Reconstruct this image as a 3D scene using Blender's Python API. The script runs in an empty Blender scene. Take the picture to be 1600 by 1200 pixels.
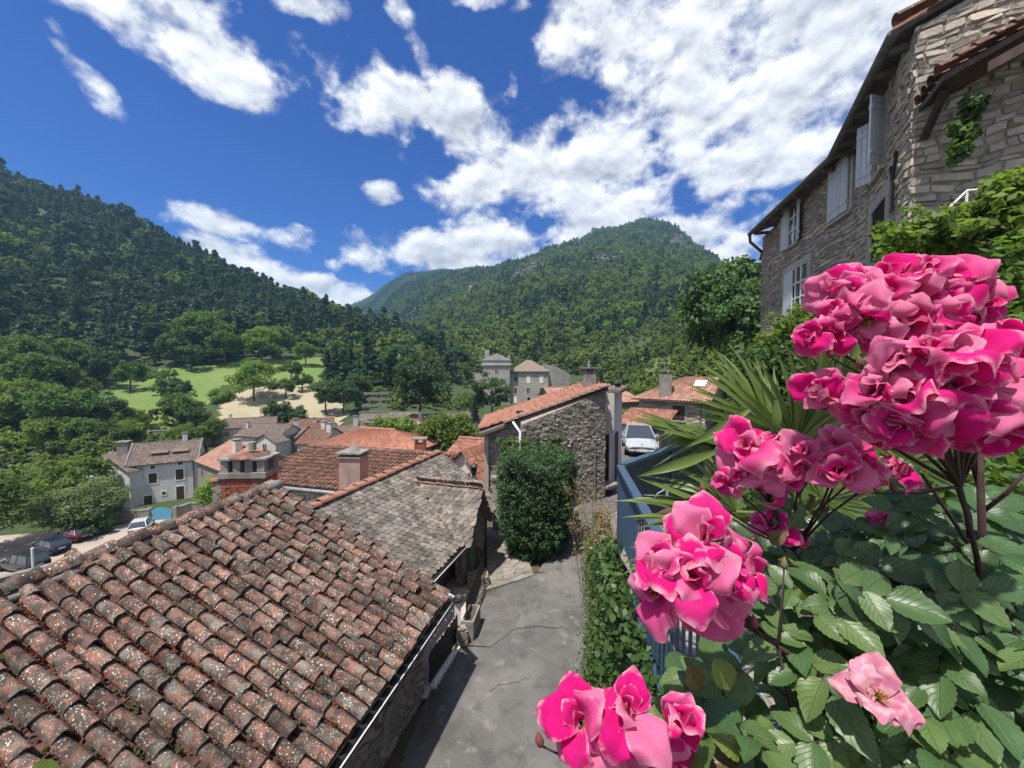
import bpy, math, random
import numpy as np
from mathutils import Vector, Matrix
from math import sin, cos, pi, radians as R, sqrt, atan, atan2, tan, exp
random.seed(7); rng = np.random.default_rng(7)
SC = bpy.context.scene; COL = SC.collection
V = Vector
# ---------------------------------------------------------------- camera
F = 601.0; EYE = 5.8; PIT = atan(25/F); CP, SP = cos(PIT), sin(PIT)
cam = bpy.data.cameras.new('camera'); camo = bpy.data.objects.new('camera', cam); COL.objects.link(camo)
camo.location = (0, 0, EYE); camo.rotation_euler = (pi/2-PIT, 0, 0)
cam.sensor_fit = 'HORIZONTAL'; cam.angle_x = 2*atan(800/F); cam.clip_start = .03; cam.clip_end = 9000
SC.camera = camo
def ray(px, py):
    a, b = (px-800)/F, -(py-600)/F
    return V((a, CP+b*SP, -SP+b*CP))
def P(px, py, Y):
    r = ray(px, py); return V((0, 0, EYE))+r*(Y/r.y)
def PZ(px, py, z):
    r = ray(px, py); return V((0, 0, EYE))+r*((z-EYE)/r.z)
def proj(p):
    x, y, z = p[0], p[1], p[2]-EYE
    d = y*CP-z*SP; u = y*SP+z*CP
    return 800+F*x/d, 600-F*u/d
# ---------------------------------------------------------------- sky, sun, exposure
SUN_EL, SUN_AZ = R(68), R(-142)          # azimuth measured from +Y (view) towards +X
SC.view_settings.view_transform = 'Standard'; SC.view_settings.look = 'None'
SC.view_settings.gamma = 1; SC.view_settings.use_curve_mapping = False
SC.view_settings.exposure = 1.2
sun = bpy.data.lights.new('sun', 'SUN'); sun.energy = 3.1; sun.angle = R(1.2); sun.color = (1, .95, .87)
suno = bpy.data.objects.new('sun', sun); COL.objects.link(suno)
sd = V((sin(SUN_AZ)*cos(SUN_EL), cos(SUN_AZ)*cos(SUN_EL), sin(SUN_EL)))
suno.rotation_euler = sd.to_track_quat('Z', 'Y').to_euler(); suno.location = sd*60
W = bpy.data.worlds.new('World'); SC.world = W; W.use_nodes = True
class NB:                                # tiny node helper
    def __init__(s, nt): s.nt = nt; nt.nodes.clear()
    def n(s, t, **k):
        x = s.nt.nodes.new(t)
        for a, b in k.items(): setattr(x, a, b)
        return x
    def put(s, sock, v):
        if hasattr(v, 'links') or hasattr(v, 'is_linked'): s.nt.links.new(v, sock)
        elif isinstance(v, (tuple, list)) and len(v) == 3 and sock.type == 'RGBA': sock.default_value = (*v, 1)
        else: sock.default_value = v
    def m(s, op, a, b=0., c=0., clamp=False):
        x = s.n('ShaderNodeMath', operation=op, use_clamp=clamp)
        for i, v in enumerate((a, b, c)): s.put(x.inputs[i], v)
        return x.outputs[0]
    def vm(s, op, a, b=(0, 0, 0), sc=None):
        x = s.n('ShaderNodeVectorMath', operation=op); s.put(x.inputs[0], a)
        s.put(x.inputs[1], b)
        if sc is not None: s.put(x.inputs['Scale'], sc)
        return x.outputs['Value'] if op in ('DOT_PRODUCT', 'LENGTH') else x.outputs[0]
    def ss(s, v, a, b, lo=0., hi=1.):
        x = s.n('ShaderNodeMapRange', interpolation_type='SMOOTHSTEP'); s.put(x.inputs[0], v)
        for i, q in enumerate((a, b, lo, hi)): s.put(x.inputs[i+1], q)
        return x.outputs[0]
    def noise(s, vec, scale, detail=5, rough=.55, dist=0.):
        x = s.n('ShaderNodeTexNoise'); s.put(x.inputs['Vector'], vec); x.inputs['Scale'].default_value = scale
        x.inputs['Detail'].default_value = detail; x.inputs['Roughness'].default_value = rough; x.inputs['Distortion'].default_value = dist
        return x.outputs['Fac']
    def mix(s, f, a, b, typ='MIX'):
        x = s.n('ShaderNodeMix', data_type='RGBA', blend_type=typ); s.put(x.inputs[0], f); s.put(x.inputs[6], a); s.put(x.inputs[7], b)
        return x.outputs[2]
def build_sky():
    nb = NB(W.node_tree); out = nb.n('ShaderNodeOutputWorld'); bg = nb.n('ShaderNodeBackground')
    sky = nb.n('ShaderNodeTexSky', sky_type='NISHITA', sun_disc=False, sun_elevation=SUN_EL, sun_rotation=SUN_AZ,
               altitude=900, air_density=1.0, dust_density=.25, ozone_density=4.0)
    d = nb.n('ShaderNodeTexCoord').outputs['Generated']
    sep = nb.n('ShaderNodeSeparateXYZ'); nb.put(sep.inputs[0], d); x, y, z = sep.outputs
    # (px, py, rx, ry, tilt deg, weight): the cumulus seen over the valley, as directions in the sky
    B = [(225, 25, 130, 52, -12, 1), (335, 82, 110, 58, -20, 1), (138, 122, 44, 22, -50, .6), (480, 2, 55, 18, 0, .8),
         (640, 42, 26, 62, 32, .75), (492, 112, 58, 46, 10, .85), (600, 160, 78, 46, -10, .95), (635, 215, 30, 26, 0, .6),
         (715, 195, 50, 66, 20, .95), (770, 230, 70, 50, 0, .8), (820, 275, 150, 60, 2, 1.1), (960, 245, 140, 80, 12, 1.2),
         (1090, 150, 190, 120, 25, 1.02), (1040, 45, 190, 60, 0, .98), (1260, 90, 180, 140, 30, 1.08), (1430, 30, 140, 110, 20, 1.1),
         (1200, 245, 120, 46, 12, 1.1), (900, 40, 80, 52, 20, .9), (1020, 300, 70, 45, 20, .9), (930, 350, 80, 42, 20, 1), (1110, 385, 95, 62, 10, 1.1),
         (1030, 375, 80, 40, 10, .9), (700, 398, 140, 36, 0, 1.1), (752, 372, 68, 48, 0, 1.05), (598, 304, 30, 23, 0, .95),
         (370, 358, 90, 22, -10, .8), (440, 372, 60, 24, 0, .7), (420, 420, 95, 28, -16, 1.05), (500, 450, 95, 30, -18, 1.1),
         (515, 408, 22, 14, 0, .7), (540, 385, 24, 12, 0, .6), (797, 120, 12, 22, 0, .5), (780, 0, 70, 14, 0, .7)]
    warp = nb.n('ShaderNodeTexNoise'); nb.put(warp.inputs['Vector'], d); warp.inputs['Scale'].default_value = 7; warp.inputs['Detail'].default_value = 3
    dw = nb.vm('ADD', d, nb.vm('SCALE', nb.vm('SUBTRACT', warp.outputs['Color'], (.5, .5, .5)), sc=.075))
    fld = None
    for px, py, rx, ry, t, w in B:
        c = ray(px, py).normalized(); rt = V((c.y, -c.x, 0)).normalized(); up = rt.cross(c)
        a = R(t); e1 = rt*cos(a)+up*sin(a); e2 = up*cos(a)-rt*sin(a)
        k = F/c.dot(V((0, CP, -SP)))      # pixels per unit angle near this direction
        k1 = k; r1, r2 = rx*1.03/k1, ry*1.08/k1
        u = nb.vm('DOT_PRODUCT', dw, tuple(e1/r1)); v = nb.vm('DOT_PRODUCT', dw, tuple(e2/r2))
        q = nb.m('ADD', nb.m('MULTIPLY', u, u), nb.m('MULTIPLY', v, v))
        f = nb.m('MULTIPLY_ADD', q, -w*.62, w)
        f = nb.m('SUBTRACT', f, nb.ss(nb.vm('DOT_PRODUCT', d, tuple(c)), .25, .1, 0, 9))
        fld = f if fld is None else nb.m('MAXIMUM', fld, f)
    # cloud cover for the rest of the sky, unseen, thickened to raise the ambient light
    gen = nb.m('MULTIPLY_ADD', nb.noise(d, 2.3, 2, .5), 5.2, -1.9)
    gen = nb.m('SUBTRACT', gen, nb.ss(y, .2, .5, 0, 3))
    fld = nb.m('MAXIMUM', fld, gen)
    ds = nb.vm('MULTIPLY', d, (1, 1, 1.5))
    n1 = nb.noise(ds, 9, 8, .58, .1); n2 = nb.noise(nb.vm('ADD', ds, tuple(sd*.025)), 9, 4, .5, .1)
    nw = nb.noise(nb.vm('MULTIPLY', d, (1, .7, 1)), 30, 6, .65, .3)
    dens = nb.m('ADD', fld, nb.m('MULTIPLY_ADD', n1, 2.7, -1.5))
    dens = nb.m('ADD', dens, nb.m('MULTIPLY_ADD', nw, .6, -.3))
    alpha = nb.ss(dens, .12, .78)
    thick = nb.ss(nb.m('ADD', fld, nb.m('MULTIPLY_ADD', n2, 2.6, -1.3)), .5, 2.0)
    lit = nb.m('MULTIPLY_ADD', nb.m('SUBTRACT', n1, n2), 1.3, .98)
    lit = nb.m('MULTIPLY', lit, nb.ss(dens, .2, 1.5, .86, 1.08))
    ccol = nb.mix(thick, (4.15, 4.2, 4.3), (2.15, 2.28, 2.65))
    ccol = nb.vm('SCALE', ccol, sc=lit)
    blue = nb.mix(1.0, sky.outputs[0], (.0, .150, .45), 'MULTIPLY')
    blue = nb.mix(nb.ss(z, .02, .55, .55, 1), nb.mix(1.0, sky.outputs[0], (.06, .235, .46), 'MULTIPLY'), blue)
    colr = nb.mix(alpha, blue, ccol)
    nb.put(bg.inputs[0], colr); bg.inputs[1].default_value = .12
    nb.nt.links.new(bg.outputs[0], out.inputs[0])
    W.cycles.sampling_method = 'MANUAL'; W.cycles.sample_map_resolution = 512
build_sky()
SC.cycles.use_denoising = True; SC.cycles.max_bounces = 6; SC.cycles.diffuse_bounces = 3; SC.cycles.glossy_bounces = 2
SC.cycles.transmission_bounces = 3; SC.cycles.transparent_max_bounces = 6; SC.cycles.volume_bounces = 0
SC.cycles.caustics_reflective = False; SC.cycles.caustics_refractive = False
# ---------------------------------------------------------------- mesh + object helpers
class MB:
    def __init__(s): s.v = []; s.f = []; s.c = []
    def add(s, vs, fs, c=1.):
        o = len(s.v); s.v += [tuple(p) for p in vs]; s.f += [tuple(i+o for i in f) for f in fs]; s.c += [c]*len(fs); return s
    def quad(s, a, b, c, d, col=1.): return s.add((a, b, c, d), [(0, 1, 2, 3)], col)
    def ob(s, o, a, b, c, col=1.):           # box from corner and three edge vectors
        o, a, b, c = V(o), V(a), V(b), V(c)
        return s.add([o, o+a, o+a+b, o+b, o+c, o+a+c, o+a+b+c, o+b+c],
                     [(3, 2, 1, 0), (4, 5, 6, 7), (0, 1, 5, 4), (1, 2, 6, 5), (2, 3, 7, 6), (3, 0, 4, 7)], col)
    def box(s, c, sz, rz=0., col=1.):
        a = V((cos(rz), sin(rz), 0)); b = V((-sin(rz), cos(rz), 0)); u = V((0, 0, 1))
        return s.ob(V(c)-a*sz[0]/2-b*sz[1]/2-u*sz[2]/2, a*sz[0], b*sz[1], u*sz[2], col)
    def prism(s, poly, ext, col=1.):
        n = len(poly); e = V(ext); p = [V(q) for q in poly]
        return s.add(p+[q+e for q in p], [tuple(range(n))[::-1], tuple(range(n, 2*n))]+[(i, (i+1) % n, (i+1) % n+n, i+n) for i in range(n)], col)
    def tube(s, pts, rad, n=6, col=1., cap=True):
        pts = [V(p) for p in pts]; m = len(pts)
        if not hasattr(rad, '__len__'): rad = [rad]*m
        vs = []; up = None
        for i, p in enumerate(pts):
            t = (pts[min(i+1, m-1)]-pts[max(i-1, 0)]).normalized()
            if up is None: up = V((0, 0, 1)) if abs(t.z) < .9 else V((1, 0, 0))
            x = t.cross(up).normalized(); up = x.cross(t).normalized()
            vs += [p+(x*cos(2*pi*k/n)+up*sin(2*pi*k/n))*rad[i] for k in range(n)]
        fs = [(i*n+k, i*n+(k+1) % n, (i+1)*n+(k+1) % n, (i+1)*n+k) for i in range(m-1) for k in range(n)]
        if cap: fs += [tuple(range(n))[::-1], tuple(range((m-1)*n, m*n))]
        return s.add(vs, fs, col)
    def cyl(s, a, b, r, n=12, r2=None, col=1.): return s.tube([a, b], [r, r if r2 is None else r2], n, col)
    def lathe(s, c, prof, n=12, col=1.):
        c = V(c); vs = [c+V((r*cos(2*pi*k/n), r*sin(2*pi*k/n), z)) for r, z in prof for k in range(n)]; m = len(prof)
        return s.add(vs, [(i*n+k, i*n+(k+1) % n, (i+1)*n+(k+1) % n, (i+1)*n+k) for i in range(m-1) for k in range(n)], col)
    def wall(s, pts, z0, z1, col=1.):        # vertical sheet along a polyline
        for p, q in zip(pts, pts[1:]): s.quad((p[0], p[1], z0), (q[0], q[1], z0), (q[0], q[1], z1), (p[0], p[1], z1), col)
        return s
    def tri(s, a, b, c, col=1.): return s.add((a, b, c), [(0, 1, 2)], col)
    def join(s, verts, faces, M4, col=1.):
        return s.add([M4 @ V(p) for p in verts], faces, col)
    def mesh(s, name='mesh', smooth=False):
        me = bpy.data.meshes.new(name); me.from_pydata(s.v, [], s.f)
        at = me.attributes.new('v', 'FLOAT', 'FACE'); at.data.foreach_set('value', np.array(s.c, dtype=np.float32))
        if smooth: me.polygons.foreach_set('use_smooth', [True]*len(s.f))
        me.update(); return me
def npmesh(name, verts, quads, val=None, uv=None, smooth=False):
    me = bpy.data.meshes.new(name); verts = np.asarray(verts, dtype=np.float32); quads = np.asarray(quads, dtype=np.int32); k = quads.shape[1]
    me.vertices.add(len(verts)); me.vertices.foreach_set('co', verts.ravel())
    me.loops.add(quads.size); me.loops.foreach_set('vertex_index', quads.ravel())
    me.polygons.add(len(quads)); me.polygons.foreach_set('loop_start', np.arange(0, quads.size, k, dtype=np.int32))
    me.update(calc_edges=True)
    at = me.attributes.new('v', 'FLOAT', 'FACE'); at.data.foreach_set('value', np.ones(len(quads), np.float32) if val is None else np.asarray(val, np.float32))
    if uv is not None:
        l = me.uv_layers.new(name='UVMap'); l.data.foreach_set('uv', np.asarray(uv, np.float32).ravel())
    if smooth: me.polygons.foreach_set('use_smooth', np.ones(len(quads), bool))
    return me
LOC = {}
def tag(o, label=None, cat=None, group=None, kind=None):
    if label: o['label'] = label
    if cat: o['category'] = cat
    if group: o['group'] = group
    if kind: o['kind'] = kind
    return o
def thing(name, label, cat, loc=(0, 0, 0), rz=0., group=None):
    o = bpy.data.objects.new(name, None); COL.objects.link(o); o.empty_display_size = .2
    o.location = loc; o.rotation_euler = (0, 0, rz); LOC[o.name] = Matrix.Translation(V(loc)) @ Matrix.Rotation(rz, 4, 'Z')
    return tag(o, label, cat, group)
def obj(name, mb, mat, parent=None, smooth=False, local=False, M4=None, kind=None):
    me = mb if isinstance(mb, bpy.types.Mesh) else mb.mesh(name, smooth)
    if mat is not None:
        if not me.materials: me.materials.append(mat)
    o = bpy.data.objects.new(name, me); COL.objects.link(o)
    w = Matrix.Identity(4) if M4 is None else M4
    if parent is not None:
        o.parent = parent
        if not local: w = pw(parent).inverted() @ w
    o.matrix_basis = w
    LOC[o.name] = (pw(parent) @ w) if parent is not None else w
    if kind: o['kind'] = kind
    return o
def pw(o): return LOC.get(o.name, Matrix.Identity(4))
def struct(name, mb, mat, **k): o = obj(name, mb, mat, **k); o['kind'] = 'structure'; return o
def copy_tree(o, parent=None):
    c = o.copy(); COL.objects.link(c); c.parent = parent
    for ch in list(o.children):
        if ch.name in COL.objects: copy_tree(ch, c)
    return c
def frame(o, x, y, z):
    m = Matrix.Identity(4)
    for i, a in enumerate((x, y, z, o)):
        for j in range(3): m[j][i] = a[j]
    return m
def lerp(a, b, t): return a+(b-a)*t
# ---------------------------------------------------------------- materials
def M(name, base, layers=(), rough=.85, bump=None, rnd=0., coord='pos', spec=.3, metal=0., transl=0., vv=0., sub=0., coat=0., tcol=None):
    """layers: (kind, scale, lo, hi, colour, amount); kind n noise, v voronoi spots, e voronoi edges, x/y/z stretched noise"""
    m = bpy.data.materials.new(name); m.use_nodes = True; nb = NB(m.node_tree)
    out = nb.n('ShaderNodeOutputMaterial'); bs = nb.n('ShaderNodeBsdfPrincipled'); oi = nb.n('ShaderNodeObjectInfo')
    if coord == 'pos': co = nb.n('ShaderNodeNewGeometry').outputs['Position']
    elif coord == 'uv': co = nb.n('ShaderNodeTexCoord').outputs['UV']
    else: co = nb.n('ShaderNodeTexCoord').outputs['Object']
    if coord == 'objr': co = nb.vm('ADD', co, nb.vm('SCALE', (37., 91., 53.), sc=oi.outputs['Random']))
    col = base; hgt = None
    def tex(kind, sc):
        if kind == 'n': return nb.noise(co, sc, 6, .6)
        if kind in 'xyz':
            k = {'x': (.12, 1, 1), 'y': (1, .12, 1), 'z': (1, 1, .12)}[kind]; return nb.noise(nb.vm('MULTIPLY', co, k), sc, 5, .6)
        t = nb.n('ShaderNodeTexVoronoi', feature='DISTANCE_TO_EDGE' if kind == 'e' else 'F1'); t.inputs['Scale'].default_value = sc
        w = nb.n('ShaderNodeTexNoise'); nb.put(w.inputs['Vector'], co); w.inputs['Scale'].default_value = sc*1.7
        nb.put(t.inputs['Vector'], nb.vm('ADD', co, nb.vm('SCALE', nb.vm('SUBTRACT', w.outputs['Color'], (.5, .5, .5)), sc=.45/sc)))
        return t.outputs['Distance']
    for L in layers:
        f = nb.ss(tex(L[0].lower(), L[1]), L[2], L[3], 0, L[5] if len(L) > 5 else 1.)
        if L[0] == 'V': f = nb.m('MULTIPLY', f, nb.ss(nb.noise(co, L[1]*.22, 3, .5), .45, .55))
        col = nb.mix(f, col, L[4])
    if vv:
        a = nb.n('ShaderNodeAttribute', attribute_name='v'); k = nb.m('MULTIPLY_ADD', a.outputs['Fac'], vv, 1-vv)
        col = nb.vm('SCALE', col, sc=k)
    if rnd:
        k = nb.m('MULTIPLY_ADD', oi.outputs['Random'], 2*rnd, 1-rnd); col = nb.vm('SCALE', col, sc=k)
    nb.put(bs.inputs['Base Color'], col); bs.inputs['Roughness'].default_value = rough; bs.inputs['Metallic'].default_value = metal
    bs.inputs['Specular IOR Level'].default_value = spec; bs.inputs['Coat Weight'].default_value = coat
    if bump:
        for kind, sc, dist in (bump if isinstance(bump, list) else [bump]):
            t = tex(kind, sc)
            if kind == 'e': t = nb.ss(t, 0., .12)
            b = nb.n('ShaderNodeBump'); nb.put(b.inputs['Height'], t); b.inputs['Distance'].default_value = dist; b.inputs['Strength'].default_value = 1
            if hgt is not None: nb.put(b.inputs['Normal'], hgt)
            hgt = b.outputs[0]
        nb.put(bs.inputs['Normal'], hgt)
    sh = bs.outputs[0]
    if transl:
        tr = nb.n('ShaderNodeBsdfTranslucent')
        nb.put(tr.inputs[0], nb.mix(1., col, tcol or (1.3, 1.35, .55), 'MULTIPLY'))
        mx = nb.n('ShaderNodeMixShader'); mx.inputs[0].default_value = transl
        nb.nt.links.new(sh, mx.inputs[1]); nb.nt.links.new(tr.outputs[0], mx.inputs[2]); sh = mx.outputs[0]
    nb.nt.links.new(sh, out.inputs[0]); return m
MT = {}
def setup_mats():
    lich = [('n', 7, .40, .56, (.055, .048, .044), .92), ('n', 19, .56, .66, (.36, .14, .085), .7),
            ('n', 5, .50, .66, (.15, .145, .125), .75), ('V', 26, .26, .19, (.50, .50, .40), .9), ('V', 45, .27, .2, (.40, .41, .31), .8), ('v', 9, .15, .12, (.035, .033, .032), .8)]
    MT['tile_old'] = M('old_lichen_tile', (.175, .092, .073), lich, .92, [('n', 30, .006), ('n', 110, .003)], .38, 'objr', .15, vv=1)
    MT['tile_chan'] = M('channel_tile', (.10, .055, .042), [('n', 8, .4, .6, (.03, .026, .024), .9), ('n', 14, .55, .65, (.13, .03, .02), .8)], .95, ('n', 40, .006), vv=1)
    MT['tile_red'] = M('red_tile', (.32, .150, .108), [('n', 3.5, .45, .65, (.19, .085, .06), .8), ('n', 9, .55, .68, (.12, .085, .07), .7), ('n', 20, .6, .7, (.40, .27, .21), .5)], .9, ('n', 40, .004), 0, 'pos', .15, vv=1)
    MT['tile_rust'] = M('rust_tile', (.235, .115, .082), [('n', 3.5, .38, .58, (.09, .062, .052), .85), ('n', 9, .58, .7, (.38, .20, .14), .7), ('n', 25, .58, .68, (.36, .29, .23), .6)], .9, ('n', 40, .004), 0, 'pos', .15, vv=1)
    MT['tile_orange'] = M('orange_tile', (.36, .165, .115), [('n', 2, .5, .7, (.26, .12, .085), .8), ('n', 7, .6, .72, (.2, .11, .08), .6)], .88, ('n', 40, .004), vv=1)
    MT['tile_brown'] = M('brown_tile', (.165, .125, .105), [('n', 1.5, .45, .65, (.10, .085, .076), .8), ('n', 6, .55, .7, (.25, .19, .155), .6)], .9, ('n', 30, .01), vv=1)
    MT['tile_pink'] = M('pink_tile', (.36, .20, .15), [('n', 1.5, .45, .65, (.24, .13, .10), .8), ('n', 6, .55, .7, (.42, .27, .2), .6)], .9, ('n', 30, .01), vv=1)
    MT['scale'] = M('scale_slate', (.185, .160, .140), [('n', 2.2, .42, .62, (.085, .078, .072), .8), ('n', 9, .55, .68, (.30, .255, .20), .7), ('n', 30, .6, .7, (.34, .32, .28), .6)], .9, ('n', 60, .004), .3, 'pos', .15, vv=1)
    MT['stone'] = M('rubble_stone', (.42, .365, .295), [('n', 1.3, .42, .62, (.33, .29, .24), .9), ('n', 6, .5, .7, (.47, .42, .34), .7), ('n', 25, .5, .75, (.2, .175, .15), .5)], .92, [('n', 14, .02), ('n', 60, .005)], .22, 'pos', .15, vv=1)
    MT['stone_grey'] = M('grey_rubble', (.30, .27, .23), [('n', 1.3, .42, .62, (.22, .195, .17), .9), ('n', 7, .5, .7, (.37, .335, .28), .7), ('n', 30, .5, .75, (.13, .115, .10), .6)], .94, [('n', 16, .02), ('n', 60, .006)], .25, 'pos', .12, vv=1)
    MT['mortar'] = M('lime_mortar', (.34, .305, .26), [('n', 5, .4, .6, (.17, .145, .12), .8)], .95, ('n', 30, .012))
    MT['mortar_dark'] = M('grey_mortar', (.21, .19, .165), [('n', 5, .4, .6, (.14, .125, .11), .8)], .95, ('n', 30, .012))
    MT['rubble'] = M('far_rubble', (.30, .27, .23), [('e', 2.6, .10, .02, (.17, .15, .13), .8), ('n', .6, .4, .65, (.22, .20, .17), .8), ('n', 5, .5, .7, (.38, .34, .28), .6)], .95, ('e', 2.6, .04))
    MT['rubble_near'] = M('near_rubble', (.26, .23, .19), [('e', 5, .10, .02, (.14, .125, .11), .8), ('n', 1, .4, .65, (.18, .16, .135), .8), ('n', 7, .5, .7, (.34, .30, .24), .6)], .95, ('e', 5, .03))
    MT['castle'] = M('castle_stone', (.36, .335, .295), [('n', .25, .42, .62, (.28, .26, .24), .9), ('n', 1.2, .5, .7, (.43, .395, .34), .7), ('e', 1.6, .08, .01, (.22, .2, .18), .6)], .95, ('n', 3, .06))
    MT['render_grey'] = M('grey_render', (.60, .59, .60), [('n', .5, .4, .65, (.50, .49, .50), .8), ('z', 2, .52, .72, (.25, .24, .235), .6), ('n', 8, .55, .7, (.45, .44, .43), .5)], .93, ('n', 20, .01))
    MT['render_cream'] = M('cream_render', (.58, .545, .49), [('n', .7, .4, .65, (.46, .43, .385), .8), ('z', 2, .52, .72, (.3, .27, .24), .6)], .93, ('n', 20, .01))
    MT['render_pink'] = M('pinkish_render', (.36, .27, .235), [('n', 2, .4, .65, (.27, .205, .18), .8), ('z', 5, .52, .72, (.17, .135, .12), .7)], .93, ('n', 30, .008))
    MT['white'] = M('white_paint', (.74, .73, .70), [('n', 4, .5, .75, (.6, .585, .56), .6)], .6)
    MT['shutter'] = M('pale_grey_shutter', (.52, .54, .55), [('z', 9, .5, .75, (.42, .44, .45), .7), ('n', 20, .6, .75, (.36, .36, .35), .5)], .65, vv=1)
    MT['dressed'] = M('dressed_stone', (.40, .365, .315), [('n', 3, .4, .65, (.32, .29, .25), .8), ('n', 20, .5, .7, (.45, .41, .36), .5)], .9, ('n', 40, .006))
    MT['brown_wood'] = M('brown_wood', (.05, .030, .024), [('z', 12, .4, .7, (.085, .055, .042), .8)], .6)
    MT['old_wood'] = M('old_wood', (.13, .105, .085), [('z', 12, .4, .7, (.08, .065, .055), .8)], .85)
    MT['green_wood'] = M('green_shutter', (.10, .14, .10), [('z', 12, .4, .7, (.07, .10, .075), .8)], .7)
    MT['glass'] = M('window_glass', (.05, .058, .065), (), .06, spec=1.)
    MT['dark'] = M('dark_opening', (.012, .011, .010), (), .9)
    MT['iron'] = M('black_iron', (.014, .013, .013), [('n', 30, .6, .7, (.03, .022, .018), .7)], .55, spec=.4)
    MT['zinc'] = M('zinc', (.40, .41, .42), [('n', 6, .45, .65, (.28, .28, .285), .7)], .45, metal=.5)
    MT['zinc_dark'] = M('dark_zinc', (.10, .095, .09), [('n', 6, .45, .65, (.16, .15, .14), .7)], .6)
    MT['blue'] = M('blue_paint', (.038, .070, .118), [('n', 5, .5, .7, (.048, .085, .14), .6), ('n', 60, .66, .74, (.14, .17, .2), .4)], .5, spec=.4)
    MT['blue_dark'] = M('dark_blue_paint', (.035, .055, .090), [('z', 6, .5, .7, (.045, .07, .11), .6)], .55, spec=.35)
    MT['blue_gate'] = M('sky_blue_gate', (.12, .34, .50), (), .6)
    MT['brick'] = M('old_brick', (.30, .095, .060), [('n', 7, .42, .62, (.20, .065, .045), .8), ('n', 20, .58, .7, (.38, .16, .11), .6), ('n', 4, .6, .72, (.12, .085, .07), .6)], .93, ('n', 40, .006), .2, 'objr')
    MT['concrete'] = M('old_concrete', (.25, .235, .215), [('n', 4, .4, .62, (.14, .13, .12), .85), ('n', 16, .55, .7, (.33, .31, .28), .6)], .93, ('n', 40, .008))
    MT['asphalt'] = M('worn_asphalt', (.105, .101, .097), [('n', .55, .42, .60, (.155, .149, .142), .9), ('n', 1.7, .50, .64, (.070, .067, .064), .75), ('n', 3.1, .58, .66, (.22, .21, .195), .6), ('n', 90, .5, .68, (.17, .163, .155), .55), ('v', 260, .3, .18, (.23, .22, .21), .35)], .93, [('n', 160, .006), ('n', 4, .03)])
    MT['parking'] = M('sandy_tarmac', (.36, .305, .255), [('n', .25, .42, .62, (.29, .25, .215), .9), ('n', 2, .5, .7, (.42, .36, .30), .6)], .95, ('n', 20, .01))
    MT['paving'] = M('crazy_paving', (.24, .215, .19), [('n', 3, .45, .65, (.17, .155, .14), .8), ('n', 14, .55, .7, (.31, .28, .25), .6)], .92, ('n', 30, .008), .2, 'objr', vv=1)
    MT['floor_tile'] = M('pink_floor_tile', (.50, .40, .355), [('n', 3, .45, .65, (.43, .34, .30), .7), ('n', 18, .6, .75, (.33, .27, .235), .5)], .75, None, .07, 'objr')
    MT['gravel'] = M('gravel_ground', (.24, .215, .18), [('v', 55, .35, .2, (.34, .31, .27), .8), ('v', 90, .3, .15, (.14, .125, .11), .7)], .95, ('v', 60, .02))
    MT['soil'] = M('soil', (.085, .070, .048), [('n', 3, .45, .65, (.06, .075, .03), .8), ('n', 15, .55, .7, (.14, .12, .085), .6)], .97, ('n', 20, .03))
    MT['dry'] = M('dry_plant', (.26, .205, .105), [('n', 4, .45, .65, (.20, .13, .075), .7)], .9, None, .2, 'objr', transl=.3, tcol=(1.1, 1, .7), vv=.6)
    MT['bark'] = M('bark', (.105, .085, .066), [('z', 6, .4, .65, (.055, .045, .036), .8)], .95, ('z', 14, .03))
    MT['rosewood'] = M('rose_stem', (.040, .018, .018), [('n', 20, .5, .7, (.06, .05, .02), .7)], .6)
    MT['stemgreen'] = M('green_stem', (.06, .10, .025), (), .6)
    leaf = lambda n, b, l2, r=.32, t=.52, ro=.6, sp=.35: M(n, b, [('n', 1.1, .42, .62, l2, .75)], ro, None, r, 'objr', sp, transl=t, vv=.75)
    MT['leaf_mid'] = leaf('leaf_mid', (.088, .150, .038), (.118, .185, .048))
    MT['leaf_light'] = leaf('leaf_light', (.13, .20, .042), (.165, .235, .058))
    MT['leaf_pale'] = leaf('leaf_pale', (.14, .185, .085), (.185, .23, .12))
    MT['leaf_dark'] = leaf('leaf_dark', (.055, .105, .034), (.074, .130, .040), t=.35)
    MT['needle'] = leaf('pine_needle', (.040, .076, .038), (.054, .094, .044), t=.25)
    MT['cypress'] = leaf('cypress_spray', (.066, .140, .054), (.092, .168, .066), t=.25, ro=.7)
    MT['ivy'] = leaf('ivy_leaf', (.050, .100, .026), (.075, .125, .034), t=.3, ro=.45)
    MT['far_leaf'] = M('far_canopy', (.130, .185, .046), [('n', .9, .4, .62, (.165, .220, .058), .8)], .7, None, .48, 'objr', .2, transl=.35, vv=.75)
    MT['far_pine'] = M('far_pine', (.052, .090, .044), [('n', .9, .4, .62, (.068, .108, .050), .8)], .7, None, .28, 'objr', .2, transl=.2, vv=.75)
    MT['car_paint'] = lambda n, c, me=.3: M(n, c, (), .28, metal=me, spec=.5, coat=.6)
    MT['tyre'] = M('tyre', (.012, .012, .012), (), .9)
    MT['rim'] = M('alloy', (.45, .45, .46), (), .35, metal=.8)
    MT['lamp_red'] = M('tail_light', (.35, .012, .012), (), .25)
    MT['lamp_clear'] = M('head_light', (.6, .6, .62), (), .15, spec=.7)
    MT['plate'] = M('plate_white', (.75, .74, .70), (), .5)
    MT['moss'] = M('moss', (.09, .095, .016), [('n', 20, .45, .65, (.05, .06, .012), .8)], .97, ('n', 90, .01))
    MT['sedum'] = M('red_sedum', (.19, .030, .018), [('n', 20, .45, .65, (.23, .085, .03), .8)], .95, ('n', 90, .01))
setup_mats()
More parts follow.
